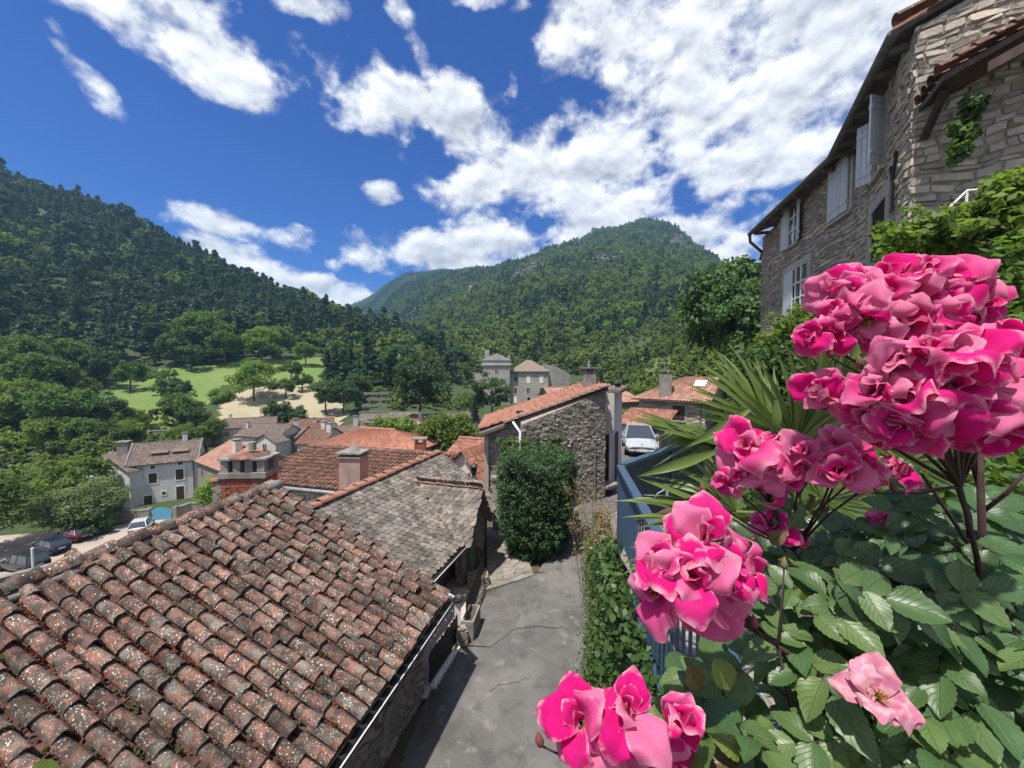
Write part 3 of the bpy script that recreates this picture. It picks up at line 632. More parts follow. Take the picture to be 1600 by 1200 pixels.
def ridge_caps(parent, a, b, mat, n, w=1.25, jit=1., name='ridge_tile', up=V((0, 0, 1))):
    a, b = V(a), V(b); d = (b-a).normalized(); L = (b-a).length/n; x = d.cross(up).normalized(); z = x.cross(d); rd = random.Random(n)
    for i in range(n):
        p = a+d*(L*i)+z*rd.uniform(-.01, .012)*jit; t = d+x*rd.gauss(0, .03)*jit; t.normalize()
        obj(name, tile_mesh(rd.randrange(len(TV)), mat), None, parent, M4=frame(p, x*w, t*(L/.36), z*w*rd.uniform(.9, 1.1)))
def rubble(parent, o, u, n, W, H, mat, nparts=0, sw=(.16, .42), sh=(.09, .2), holes=(), top=None, proud=.03, seed=1, name='stone', warp=1., v=V((0, 0, 1))):
    """irregular stones set on a wall plane; o lower left corner, u along, n outward, holes (u0,v0,u1,v1)"""
    rd = random.Random(seed); o, u, n = V(o), V(u).normalized(), V(n).normalized(); out = []; b = 0.; row = 0
    while b < H:
        h = rd.uniform(*sh); a = -rd.random()*.2
        while a < W:
            w = rd.uniform(*sw)*(1 if h > .12 else .8); hh = h
            a0, a1, b0, b1 = max(a, 0), min(a+w, W), b, min(b+hh, H); a += w; bad = a1-a0 < .05 or b1-b0 < .04
            for (x0, y0, x1, y1) in holes:
                if a0 < x1 and a1 > x0 and b0 < y1 and b1 > y0:
                    if a0 < x0-.05: a1 = x0
                    elif a1 > x1+.05: a0 = x1
                    elif b0 < y0-.05: b1 = y0
                    elif b1 > y1+.05: b0 = y1
                    else: bad = True
            if top:
                t = min(top(a0), top(a1))
                if b0 > t-.05: continue
                b1 = min(b1, t)
            if bad or a1-a0 < .04: continue
            g = .004; a0 += g; a1 -= g; b0 += g; b1 -= g; cx, cy = (a1-a0), (b1-b0)
            pts = []
            for (x, y, sx, sy) in ((a0, b0, 1, 1), (a1, b0, -1, 1), (a1, b1, -1, -1), (a0, b1, 1, -1)):
                k1, k2 = rd.uniform(.02, .20)*min(cx, cy*1.6), rd.uniform(.03, .26)*cy
                q = [(x, y+sy*k2), (x+sx*k1, y+sy*rd.uniform(0, .1)*cy)]
                pts += q if sx*sy > 0 else q[::-1]
            def W2(p):
                x, y = p
                return (x+warp*(.035*sin(y*7+x*2.1+seed)+.02*sin(y*17+x*5)), y+warp*(.04*sin(x*4.3+y*1.7+seed)+.03*sin(x*9.1-y*3)))
            pts = [W2(p) for p in pts] if warp else pts
            mx, my = sum(p[0] for p in pts)/8, sum(p[1] for p in pts)/8; pr = proud*rd.uniform(.5, 1.5); tl, tm = rd.gauss(0, .12), rd.gauss(0, .15)
            base = [o+u*x+v*y-n*.01 for x, y in pts]
            mid = [o+u*lerp(x, mx, .05)+v*lerp(y, my, .06)+n*pr*.62 for x, y in pts]
            fr = [o+u*lerp(x, mx, .15)+v*lerp(y, my, .17)+n*(pr+tl*(x-mx)+tm*(y-my)) for x, y in pts]
            m = MB(); m.add(base+mid+fr, [(i, (i+1) % 8, 8+(i+1) % 8, 8+i) for i in range(8)]+[(8+i, 8+(i+1) % 8, 16+(i+1) % 8, 16+i) for i in range(8)]+[tuple(range(16, 24))])
            out.append((cx*cy, o+u*mx+v*my, m, rd.uniform(.72, 1.22)))
        b += h; row += 1
    vis = sorted([q for q in out if seen(q[1])], key=lambda q: -q[0]/(q[1]-V((0, 0, EYE))).length_squared)[:nparts]; ids = set(map(id, vis))
    for q in vis: obj(name, q[2], mat, parent)
    j = MB()
    for q in out:
        if id(q) not in ids: j.add(q[2].v, q[2].f, q[3])
    if j.v: obj('stones', j, mat, parent, kind='stuff')
def on_plane(px, py, o, n):
    r = ray(px, py); c = V((0, 0, EYE)); return c+r*((V(o)-c).dot(V(n))/r.dot(V(n)))
def plane_uv(px, py, o, u, n):
    p = on_plane(px, py, o, n)-V(o); return p.dot(V(u).normalized()), p.z
# ---------------------------------------------------------------- foreground house with the lichen-covered roof
def PH(px, py, he, h=546.):
    th = atan((600-h)/F); a, b = (px-800)/F, -(py-600)/F; k = -he/(-sin(th)+b*cos(th))
    return V((a*k, (CP+b*SP)*k, EYE+(-SP+b*CP)*k)), V((a*k, (cos(th)+b*sin(th))*k, -he))
def foreground_house():
    he = 4.5; B, Bf = PH(697, 936, he); D, Df = PH(510, 1197, he); d = (Df-Bf).xy.normalized()
    A1, Af1 = PH(425, 765, 1.)
    hr = Bf.xy.dot(d)/Af1.xy.dot(d); A, _ = PH(425, 765, hr); e = (D-B).normalized(); s = (A-B).normalized(); L = (A-B).length
    ex = .345; nrow = int(L/ex); ex = L/nrow; sp = .188; ncol = 29
    ro = thing('stone_house', 'near stone house with a lichen-spotted barrel-tile roof beside the lane', 'house', (B.x-2, B.y-2, 0))
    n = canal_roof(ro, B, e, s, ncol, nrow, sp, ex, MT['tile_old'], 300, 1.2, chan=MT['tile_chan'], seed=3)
    mb = MB(); q = [B-e*.02, B+e*(ncol*sp), B+e*(ncol*sp)+s*L, A-e*.02]; mb.prism([p-n*.02 for p in q], -n*.07)
    b2 = V((-s.x, -s.y, 0)).normalized(); bs = V((s.x, s.y, 0)).normalized()*cos(R(20))+V((0, 0, -sin(R(20))))
    obj('roof_deck', mb, MT['old_wood'], ro)
    mb = MB()                                      # back slope, corrugated like tiles
    for i in range(ncol*4):
        x0, x1 = i*sp/4, (i+1)*sp/4; z0, z1 = [.05*sin(2*pi*x/sp)-.03 for x in (x0, x1)]
        a, c = A+e*x0+V((0, 0, z0)), A+e*x1+V((0, 0, z1)); mb.quad(a, c, c+bs*3.2, a+bs*3.2, 1)
    obj('back_slope', mb, MT['tile_old'], ro, True)
    ridge_caps(ro, A+n*.05+e*.02, A+e*(ncol*sp)+n*.05, MT['tile_old'], 15, 1.3, 2.)
    # verge tiles along the far gable
    ridge_caps(ro, B-e*.06+n*.02, A-e*.06+n*.02, MT['tile_old'], nrow, 1.0, 1.5, 'verge_tile', up=n)
    # mortar bed along the ridge
    mb = MB(); mb.tube([A+n*.02-s*.10, A+e*(ncol*sp)+n*.02-s*.10], .07, 6); obj('ridge_mortar', mb, MT['mortar_dark'], ro, True)
    mb = MB(); mb.tube([A-e*.12+n*.10-s*.05, A+e*.10+n*.09, A+e*.32+n*.05], [.12, .14, .05], 7); obj('ridge_end_mortar', mb, MT['concrete'], ro, True)
    # walls
    ex_ = V((e.x, e.y, 0)).normalized(); out = V((-ex_.y, ex_.x, 0))
    if out.x < 0: out = -out
    Wb = B-out*.30+ex_*.30; zt = min(B.z, D.z)-.05; H = B.z-.06
    mb = MB(); wl = ncol*sp
    def tp(a): return H+(e.z/ex_.dot(e))*a
    mb.prism([(Wb.x, Wb.y, -1), (*(Wb+ex_*wl).xy, -1), (*(Wb+ex_*wl).xy, tp(wl)), (Wb.x, Wb.y, tp(0))], -out*.45)
    obj('wall', mb, MT['mortar_dark'], ro)
    rubble(ro, V((Wb.x, Wb.y, -.05))+out*.0, ex_, out, wl, H+.3, MT['stone_grey'], 200, (.12, .36), (.06, .15), top=lambda a: tp(a)-.02, proud=.022, seed=5)
    mb = MB(); Ab = V((A.x, A.y, 0)); mb.prism([(Wb.x, Wb.y, -4), (Wb.x, Wb.y, tp(0)), (A.x, A.y, A.z-.12), (A.x-4*0+bs.x*2.8, A.y+bs.y*2.8, A.z-1.1), (A.x+bs.x*2.8, A.y+bs.y*2.8, -12)], ex_*.4)
    obj('gable_wall', mb, MT['rubble_near'], ro)
    # gutter, its lip coloured white for the light the rim catches, and the end flashing
    g0 = B+out*.06-V((0, 0, .09)); g1 = g0+e*wl
    mb = MB(); mb.tube([g0, g1], .065, 8); obj('gutter', mb, MT['iron'], ro, True)
    mb = MB(); mb.tube([g0+out*.065+V((0, 0, .035)), g1+out*.065+V((0, 0, .035))], .011, 6); obj('gutter_lip_glint', mb, MT['white'], ro, True)
    p = P(648, 902, 8.6); q = B-e*.1+V((0, 0, .02)); q2 = q-s*.08
    mb = MB(); w = V((.04, .03, .0)); mb.add([p-w, p+w, q2+w, q2-w, p-w-V((0, 0, .03)), p+w-V((0, 0, .03)), q2+w-V((0, 0, .03)), q2-w-V((0, 0, .03))], [(0, 1, 2, 3), (4, 5, 6, 7), (0, 1, 5, 4), (2, 3, 7, 6), (1, 2, 6, 5), (0, 3, 7, 4)]); obj('flashing', mb, MT['white'], ro)
    # little electricity hatch on the wall
    hp = V((Wb.x, Wb.y, 0))+ex_*1.0+out*.03; mb = MB(); mb.ob(hp+V((0, 0, .35)), ex_*.22, out*.03, V((0, 0, .42))); obj('meter_hatch', mb, MT['concrete'], ro)
    # moss and red stonecrop in the channels
    for nm, mt, cnt, sz, cl in (('moss_tufts', 'moss', 900, .030, 6), ('stonecrop_tufts', 'sedum', 2600, .024, 9)):
        mb = MB(); rd = random.Random(len(nm))
        for k in range(cnt//cl):
            i = rd.randrange(1, ncol); v = rd.uniform(.05, .97)*L
            if mt == 'moss' and rd.random() < .5: v *= .8
            for _ in range(cl):
                pp = B+e*(i*sp+rd.gauss(0, .018))+s*(v+rd.gauss(0, .10))+n*rd.uniform(.03, .075); r = sz*rd.uniform(.5, 1.2)
                pts = [pp+V((rd.gauss(0, 1), rd.gauss(0, 1), rd.gauss(0, 1))).normalized()*r for _ in range(5)]
                mb.add(pts+[pp+n*r*1.1], [(0, 1, 5), (1, 2, 5), (2, 3, 5), (3, 4, 5), (4, 0, 5), (0, 2, 4), (1, 3, 0)])
        obj(nm, mb, MT[mt], ro, kind='stuff')
    # ------------ brick chimney (with the roof of the same house)
    c = P(392, 760, 9.4); ex2 = V((cos(R(4)), sin(R(4)), 0)); ey = V((-ex2.y, ex2.x, 0)); Wc, Dc = 1.0, .62
    z0, z1 = P(391, 835, 9.2).z, P(391, 745, 9.2).z
    mb = MB(); mb.ob(V((c.x, c.y, z0-1.5))-ex2*(Wc/2-.012)-ey*(Dc/2-.012), ex2*(Wc-.024), ey*(Dc-.024), V((0, 0, z1-z0+1.5))); obj('chimney_core', mb, MT['mortar_dark'], ro)
    rd = random.Random(4); bh = .074; k = 0; z = z0
    bm = [MB().box((0, 0, 0), (.205, .03, .062)).mesh('brick'), MB().box((0, 0, 0), (.19, .03, .060)).mesh('brick'), MB().box((0, 0, 0), (.10, .03, .061)).mesh('brick')]
    for m in bm: m.materials.append(MT['brick'])
    while z < z1-.05:
        for face in (0, 1):
            Wf = Wc if face == 0 else Dc; org = V((c.x, c.y, 0))+(-ey*(Dc/2-.008) if face == 0 else ex2*(Wc/2-.008)); ax = ex2 if face == 0 else ey; nn = -ey if face == 0 else ex2
            x = -Wf/2+(.055 if k % 2 else .105)
            while x < Wf/2-.04:
                m = bm[rd.choice((0, 0, 1))]; hw = .105
                if x+hw > Wf/2 or x-hw < -Wf/2: m = bm[2]; xx = max(-Wf/2+.052, min(Wf/2-.052, x))
                else: xx = x
                obj('brick', m, None, ro, M4=frame(org+ax*(xx+rd.gauss(0, .003))+V((0, 0, z+.037+rd.gauss(0, .002)))+nn*rd.gauss(0, .003), ax, -nn, V((0, 0, 1))))
                x += .215
        z += bh; k += 1
    mb = MB(); mb.ob(V((c.x, c.y, z1))-ex2*(Wc/2+.05)-ey*(Dc/2+.05), ex2*(Wc+.1), ey*(Dc+.1), V((0, 0, .13)))
    obj('chimney_band', mb, MT['concrete'], ro)
    zp = z1+.13
    for i in range(4):
        for j in range(2):
            mb = MB(); mb.ob(V((c.x, c.y, zp))+ex2*(-Wc/2+i*(Wc-.17)/3)+ey*(-Dc/2+j*(Dc-.17)), ex2*.17, ey*.17, V((0, 0, .30))); obj('chimney_pillar', mb, MT['concrete'], ro)
    mb = MB(); rd = random.Random(3); m_ = 18; ring = [V((c.x, c.y, zp+.30))+ex2*(Wc*.57*(1+rd.uniform(-.05, .05)))*max(-1, min(1, 1.35*cos(2*pi*i/m_)))+ey*(Dc*.6)*max(-1, min(1, 1.35*sin(2*pi*i/m_))) for i in range(m_)]
    mb.prism(ring, V((0, 0, .045))); obj('chimney_slab', mb, MT['concrete'], ro)
    mb = MB(); mb.lathe((c.x, c.y, zp+.345), [(.46, 0), (.40, .03), (.22, .07), (.05, .09)], 9); obj('chimney_cap_earth', mb, MT['tile_rust'], ro)
    mb = MB(); mb.lathe(V((c.x, c.y, zp+.48))+ex2*.06, [(.09, 0), (.085, .2), (.0, .21)], 8); obj('chimney_pot', mb, MT['concrete'], ro)
    # stone stub and small tile pent at the chimney's left flank
    l = V((c.x, c.y, 0))-ex2*(Wc/2+.2); mb = MB(); mb.ob(l+V((0, 0, z0-2))-ey*.3, ex2*.19, ey*.6, V((0, 0, z1-z0+1.9))); obj('chimney_buttress', mb, MT['rubble_near'], ro)
    for i in range(3): obj('chimney_side_tile', tile_mesh(i, MT['tile_rust']), None, ro, M4=frame(l+V((-.05, 0, z1-.1))-ey*(.25-.2*i), ey, ex2*.75+V((0, 0, .35)), V((0, 0, 1))))
foreground_house()
# ---------------------------------------------------------------- second house: fish-scale roof, red ridge, cross gable
def scale_variant(seed, w=.17, L=.26, t=.014):
    rd = random.Random(seed); hw = w/2*.97; r = [(-hw, L), (-hw, .07), (-hw*.72, .022), (-hw*.25, .0), (hw*.25, .0), (hw*.72, .022), (hw, .07), (hw, L)]
    r = [(x+rd.uniform(-.004, .004), y+rd.uniform(-.006, .006)) for x, y in r]; tilt = .028
    top = [V((x, y, t+tilt*(1-y/L))) for x, y in r]; bot = [V((x, y, tilt*(1-y/L)-.004)) for x, y in r]; m = MB()
    m.add(top, [tuple(range(8))]); m.add(top+bot, [(i+1, i, 8+i, 9+i) for i in range(7)]); return m
SV = [scale_variant(k) for k in range(5)]
SVM = []
for m in SV: q = m.mesh('shingle'); q.materials.append(MT['scale']); SVM.append(q)
def scale_roof(spots_out, o, e, s, W, L, inside=None, seed=1, w=.17, ex=.125):
    rd = random.Random(seed); o, e, s = V(o), V(e).normalized(), V(s).normalized(); n = e.cross(s)
    if n.z < 0: n = -n
    for j in range(int(L/ex)+1):
        for i in range(int(W/w)+2):
            u = (i+.5*(j % 2))*w; v = j*ex
            if inside and not inside(u, v): continue
            if not inside and (u > W or v > L): continue
            a = rd.gauss(0, .05); x = e*cos(a)+s*sin(a); y = s*cos(a)-e*sin(a)
            spots_out.append((o+e*(u+rd.gauss(0, .006))+s*(v+rd.gauss(0, .01))+n*rd.uniform(.0, .008), x, y, n, rd.randrange(5), rd.uniform(.65, 1.3)))
def scale_house():
    R1, R0 = PZ(685, 708, 2.8), PZ(495, 791, 2.8); d = (R1-R0); d.z = 0; d.normalize(); nrm = V((d.y, -d.x, 0))     # towards the lane
    E2 = PZ(722, 853, 1.2); run = (E2-R1).dot(nrm); R0 = R1-d*6.6; E1 = R1+nrm*run; E1.z = 1.2; E0 = E1-d*6.6; E1 = E1+d*.1
    ho = thing('slate_house', 'house roofed in grey fish-scale slates with a red ridge and a small cross gable', 'house', (E2.x-1.5, E2.y, 0))
    s = (R1-V((E1.x, E1.y, 1.2))); s = (V((-nrm.x*run, -nrm.y*run, 1.6))).normalized(); L = sqrt(run*run+1.6**2)
    t0 = (E2-E0).dot(d)-.05; wd = 1.75; spots = []; hz = 2.46
    br = (hz-1.2)/1.6*L                       # where the cross gable's ridge meets the main slope
    def ins(u, v):
        if u < 0 or u > 6.65 or v > L: return False
        k = abs(u-(t0+wd/2))/(wd/2)
        return not (k < 1 and v < br*(1-k)-.02)
    scale_roof(spots, E0, d, s, 6.7, L, ins, 1)
    fa = E0+d*(t0+wd/2)+V((0, 0, hz-1.2))+nrm*.18; ba = E0+d*(t0+wd/2)+s*br
    for sg in (-1, 1):
        c = E0+d*(t0+wd/2+sg*wd/2)+nrm*.18; ax = (fa-ba).normalized()
        up = (fa-c); up -= ax*up.dot(ax); lw = up.length; up.normalize(); run2 = (fa-ba).length
        o = c; e_ = -ax
        def ins2(u, v, lw=lw, run2=run2): return 0 <= u < run2 and 0 <= v < lw and u < .2+(run2-.2)*(v/lw)+.1
        scale_roof(spots, o, e_, up, run2, lw, ins2, 7+sg)
        mb = MB(); mb.tri(c-up.cross(ax)*0-V((0, 0, .03)), fa-V((0, 0, .03)), ba-V((0, 0, .03))); obj('cross_gable_deck', mb, MT['old_wood'], ho)
    spots = [q for q in spots]; vis = sorted([q for q in spots if seen(q[0]) and q[3].dot(V((0, 0, EYE))-q[0]) > 0], key=lambda q: (q[0]-V((0, 0, EYE))).length)[:300]; ids = set(map(id, vis)); mb = MB()
    for q in spots:
        m4 = frame(q[0], q[1], q[2], q[3])
        if id(q) in ids: obj('shingle', SVM[q[4]], None, ho, M4=m4)
        else: mb.join(SV[q[4]].v, SV[q[4]].f, m4, q[5])
    obj('shingles', mb, MT['scale'], ho, kind='stuff')
    ridge_caps(ho, R0+V((0, 0, .02)), R1+V((0, 0, .02)), MT['tile_orange'], 17, 1.15, .8)
    ridge_caps(ho, ba+V((0, 0, .03)), fa+V((0, 0, .03)), MT['tile_pink'], 6, .8, .6)
    bk = V((nrm.x*-run, nrm.y*-run, -1.6)).normalized()
    mb = MB()
    for i in range(33*4):
        a, b = R0+d*(i*.05), R0+d*((i+1)*.05); za, zb = .03*sin(2*pi*i/4), .03*sin(2*pi*(i+1)/4); mb.quad(a+V((0, 0, za)), b+V((0, 0, zb)), b+bk*L+V((0, 0, zb)), a+bk*L+V((0, 0, za)))
    obj('back_slope', mb, MT['tile_red'], ho, True)
    mb = MB(); q = [E0, E0+d*6.6, R1, R1-d*6.6]; nn = d.cross(s); nn = nn if nn.z > 0 else -nn; mb.prism([p-nn*.03 for p in q], -nn*.05); obj('roof_deck', mb, MT['old_wood'], ho)
    W0 = E0-nrm*.5; mb = MB(); mb.ob(V((W0.x, W0.y, -1)), d*6.55, -nrm*(2*run-.5), V((0, 0, 2.1))); obj('wall', mb, MT['rubble_near'], ho)
    g = W0+d*6.56; mb = MB(); mb.prism([(g.x, g.y, 1.1), (*(g-nrm*(2*run-.5)).xy, 1.1), (R1.x+d.x*-.05, R1.y+d.y*-.05, 2.72)], -d*.2); obj('gable_wall', mb, MT['rubble_near'], ho)
    c0 = E0+d*(t0+.1)-nrm*.02; mb = MB(); mb.prism([(c0.x, c0.y, -.5), (*(c0+d*(wd-.2)).xy, -.5), (*(c0+d*(wd-.2)).xy, 1.25), (*(c0+d*(wd/2-.1)).xy, hz-.12), (c0.x, c0.y, 1.25)], -nrm*.2); obj('cross_gable_wall', mb, MT['rubble_near'], ho)
    mb = MB(); w = c0+d*.35+nrm*.03; mb.ob(V((w.x, w.y, .1)), d*.4, nrm*.04, V((0, 0, 1.5))); obj('shutter', mb, MT['green_wood'], ho)
    g0 = E0+nrm*.07-V((0, 0, .05)); g1 = g0+d*(t0+.02)
    mb = MB(); mb.tube([g0, g1], .06, 8); obj('gutter', mb, MT['iron'], ho, True)
    mb = MB(); mb.tube([g0+nrm*.06+V((0, 0, .04)), g1+nrm*.06+V((0, 0, .04))], .012, 6); obj('gutter_lip_glint', mb, MT['white'], ho, True)  # light along the gutter rim put into the lip's white colour
    # rendered chimney standing behind the ridge
    c = P(553, 735, 12.6); zt, zb = P(553, 713, 12.6).z, .0
    mb = MB(); mb.box((c.x, c.y, (zt+zb)/2), (.70, .6, zt-zb), R(-4)); obj('chimney', mb, MT['render_pink'], ho)
    mb = MB(); mb.box((c.x, c.y, zt+.03), (.8, .7, .06), R(-4)); obj('chimney_band', mb, MT['concrete'], ho)
    rd = random.Random(2)
    for i in range(6): mb = MB(); mb.box((c.x-.3+.12*i, c.y-.25, zt+.1), (.06, .1, .08), R(-4)); obj('chimney_stud', mb, MT['tile_rust'], ho)
    mb = MB(); mb.box((c.x, c.y, zt+.16), (.86, .76, .05), R(-4)); obj('chimney_slab', mb, MT['concrete'], ho)
    mb = MB(); mb.lathe((c.x+.02, c.y, zt+.185), [(.2, 0), (.14, .1), (.05, .2), (0, .26)], 7); obj('chimney_cap_stone', mb, MT['concrete'], ho)
scale_house()
# ---------------------------------------------------------------- third house: rusty barrel tiles sloping to the left
def rust_house():
    E0 = P(428, 758, 17.2); E1 = PZ(548, 770, E0.z); e = (E1-E0); e.z = 0; e.normalize(); up = V((-e.y, e.x, 0)); up = up if up.y > 0 else -up
    s = (up*3.9+V((0, 0, .92))).normalized(); L = sqrt(3.9**2+.92**2); E0 = E0-e*1.6; ncol = 48
    ho = thing('tiled_house', 'long house with rust-brown barrel tiles behind the brick chimney', 'house', (E0.x+4, E0.y+1, E0.z-3))
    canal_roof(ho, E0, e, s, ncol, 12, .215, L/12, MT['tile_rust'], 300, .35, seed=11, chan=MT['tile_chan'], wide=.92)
    A = E0+s*L; ridge_caps(ho, A+V((0, 0, .05)), A+e*ncol*.215+V((0, 0, .05)), MT['tile_rust'], 28, 1.1, 1.)
    n = e.cross(s); mb = MB(); w = ncol*.215; mb.prism([p-n*.03 for p in (E0, E0+e*w, A+e*w, A)], -n*.06); obj('roof_deck', mb, MT['old_wood'], ho)
    mb = MB(); b = V((up.x*3.9, up.y*3.9, -.92)); mb.quad(A, A+e*w, A+e*w+b, A+b); obj('back_slope', mb, MT['tile_red'], ho)
    o = E0+up*.25; mb = MB(); mb.ob(V((o.x, o.y, E0.z-6)), e*w, up*7.3, V((0, 0, 5.95))); obj('wall', mb, MT['rubble_near'], ho)
    mb = MB(); mb.prism([(*(o+e*.02).xy, E0.z-.1), (*(o+up*7.3+e*.02).xy, E0.z-.1), (*(A+e*.02).xy, A.z-.1)], e*(w-.04)); obj('loft', mb, MT['rubble_near'], ho)
    mb = MB(); mb.tube([E0-up*.06-V((0, 0, .05)), E0+e*w-up*.06-V((0, 0, .05))], .075, 8); obj('gutter', mb, MT['zinc'], ho, True)
    rubble(ho, V((o.x, o.y, E0.z-2.4)), e, -up, 10, 2.2, MT['stone'], 60, (.2, .5), (.1, .2), seed=8)
rust_house()
def corr_roof(parent, a, b, c, d, mat, sp=.22, amp=.05, name='roof', rows=0):
    """clay-tile roof sheet: a-b eave, d-c ridge; rounded tile columns run up the slope"""
    a, b, c, d = V(a), V(b), V(c), V(d); n = (b-a).cross(d-a).normalized(); n = n if n.z > 0 else -n
    k = max(2, int((b-a).length/sp)); sub = 6; mb = MB(); rows = rows or max(2, int((d-a).length/.38)); rd = random.Random(k)
    for j in range(rows):
        for i in range(k*sub):
            t0, t1 = i/(k*sub), (i+1)/(k*sub); h0, h1 = [amp*(max(0, sin(2*pi*t*k))-.35*max(0, -sin(2*pi*t*k))) for t in (t0, t1)]
            v0, v1 = j/rows, (j+1)/rows; st = .018
            mb.quad(a.lerp(b, t0).lerp(d.lerp(c, t0), v0)+n*(h0+st), a.lerp(b, t1).lerp(d.lerp(c, t1), v0)+n*(h1+st), a.lerp(b, t1).lerp(d.lerp(c, t1), v1)+n*h1, a.lerp(b, t0).lerp(d.lerp(c, t0), v1)+n*h0, 1.)
    for q in range(0, len(mb.c), sub):
        v = rd.uniform(.75, 1.2)
        for w in range(q, min(q+sub, len(mb.c))): mb.c[w] = v
    return obj(name, mb, mat, parent, kind=None)
# ---------------------------------------------------------------- stone house with the red lean-to roof behind the hedge
U = V((0, 0, 1))
def window(parent, o, u, n, x0, z0, x1, z1, frame_m, fill_m, fw=.12, depth=.1, mull=0, name='window', trans=0, sill=True, proud=.02):
    """opening on a wall plane: surround, recessed fill, glazing bars"""
    o, u, n = V(o), V(u).normalized(), V(n).normalized(); at = lambda a, b, k=0.: o+u*a+U*b+n*k
    mb = MB(); mb.quad(at(x0, z0, .012), at(x1, z0, .012), at(x1, z1, .012), at(x0, z1, .012)); w = obj(name, mb, fill_m, parent)
    if fw:
        mb = MB(); p = proud+.02
        for a, b, c, d in ((x0-fw, z0-fw*.8, x1+fw, z0), (x0-fw, z1, x1+fw, z1+fw), (x0-fw, z0, x0, z1), (x1, z0, x1+fw, z1)):
            mb.ob(at(a, b, -.02), u*(c-a), U*(d-b), n*(p+.02))
        obj('frame', mb, frame_m, w)
    if sill: mb = MB(); mb.ob(at(x0-fw, z0-fw*.8-.05, -.01), u*(x1-x0+2*fw), U*.06, n*.09); obj('sill', mb, frame_m, w)
    if mull:
        mb = MB()
        for k in range(1, mull+1): mb.ob(at(lerp(x0, x1, k/(mull+1))-.02, z0, .015), u*.04, U*(z1-z0), n*.03)
        for k in range(1, trans+1): mb.ob(at(x0, lerp(z0, z1, k/(trans+1))-.02, .017), u*(x1-x0), U*.04, n*.028)
        obj('glazing_bars', mb, MT['white'], w)
    return w
def hedge_side_house():
    A = P(757, 760, 13.7); A.z = 0; M1 = P(815, 760, 13.55); M1.z = 0; Bq = P(945, 760, 15.2); Bq.z = 0
    u = (Bq-M1); Lw = u.length; u.normalize(); n = V((u.y, -u.x, 0)); bk = V((-.03, 1, 0)).normalized()
    ho = thing('stone_house', 'tall stone house with a red sloping roof behind the clipped hedge', 'house', (M1.x+1, M1.y+2, 0))
    zl = P(757, 678, 13.7).z; zm = P(815, 670, 13.55).z; zr = P(957, 606, 15.25).z; ztop = lambda a: lerp(zm, zr, a/Lw)-.12
    D = 4.2; A2 = A+V((0, .9, 0)); el = V((A2.x-.25, A2.y-.5, zl-.05)); slope = V((Bq.x-A2.x+.35, 0, zr-zl+.1)); s2 = (slope+V((0, (Bq.y-M1.y)*.55, 0))).normalized(); rn = V((0, 1, 0)).cross(s2); rn = rn if rn.z > 0 else -rn
    zroof = lambda x, y: el.z-(rn.x*(x-el.x)+rn.y*(y-el.y))/rn.z
    ztop = lambda a: zroof((M1+u*a).x, (M1+u*a).y)-.13
    mb = MB(); q0, q1 = M1, Bq
    mb.prism([(q0.x, q0.y, -2), (q1.x, q1.y, -2), (q1.x, q1.y, ztop(Lw)), (q0.x, q0.y, ztop(0))], bk*D); obj('wall', mb, MT['mortar'], ho)
    rubble(ho, V((M1.x, M1.y, -.5)), u, n, Lw, 6.4, MT['stone_grey'], 260, (.12, .34), (.07, .16), top=lambda a: ztop(a)+.5, seed=21, proud=.015)
    u2 = (M1-A).normalized(); A2 = A+V((0, .9, 0)); M2 = M1+V((0.1, .9, 0)); zl2 = lambda a: zroof((A2+(M2-A2).normalized()*a).x, (A2+(M2-A2).normalized()*a).y)-.13; u2 = (M2-A2).normalized(); n2 = V((u2.y, -u2.x, 0)); L2 = (M2-A2).length
    mb = MB(); mb.prism([(A2.x, A2.y, -4), (M2.x, M2.y, -4), (M2.x, M2.y, zl2(L2)), (A2.x, A2.y, zl2(0))], bk*(D-1)); obj('side_wall', mb, MT['mortar'], ho)
    h = (.82, 1.6, 1.17, 2.5)
    rubble(ho, V((A2.x, A2.y, -1.)), u2, n2, L2, 5.2, MT['stone_grey'], 60, (.12, .34), (.07, .16), holes=[(h[0]-.12, h[1]+.9, h[2]+.1, h[3]+1.1)], top=lambda a: zl2(a)+1., seed=22)
    window(ho, A2, u2, n2, *h, MT['dressed'], MT['glass'], .1, name='window', mull=1, trans=1)
    # corner quoin in pale render
    mb = MB(); mb.box((A2.x+.02, A2.y-.02, .0), (.16, .2, 2*zl-.3)); obj('corner_pilaster', mb, MT['dressed'], ho)
    # roof
    el = V((A2.x-.25, A2.y-.5, zl-.05)); slope = V((Bq.x-A2.x+.35, 0, zr-zl+.1)); s = slope.normalized(); L = slope.length; w = 4.4
    def shift(v): return lerp(0, (Bq.y-.3)-(el.y), v/L)
    ex = L/15; ncol = 21; sp = .21; e_dir = V((0, 1, 0)); s2 = (slope+V((0, (Bq.y-M1.y)*.55, 0))).normalized()
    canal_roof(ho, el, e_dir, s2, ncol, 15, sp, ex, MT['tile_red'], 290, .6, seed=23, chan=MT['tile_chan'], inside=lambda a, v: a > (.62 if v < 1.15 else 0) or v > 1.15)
    nn = e_dir.cross(s2); nn = nn if nn.z > 0 else -nn; tip = el+s2*L
    mb = MB(); mb.prism([p-nn*.03 for p in (el+e_dir*.0, el+e_dir*w, tip+e_dir*w, tip)], -nn*.10); obj('roof_deck', mb, MT['old_wood'], ho)
    ridge_caps(ho, el+s2*1.0+nn*.04, tip+nn*.04, MT['tile_brown'], 14, 1., 1.5, 'verge_tile', up=nn)
    # downpipe where the two walls meet
    dp = M1+V((-.06, -.08, 0)); mb = MB(); mb.tube([dp+U*(zm-.05)+V((-.25, .2, .28)), dp+U*(zm-.1), dp+U*.5], .045, 7); obj('downpipe', mb, MT['white'], ho, True)
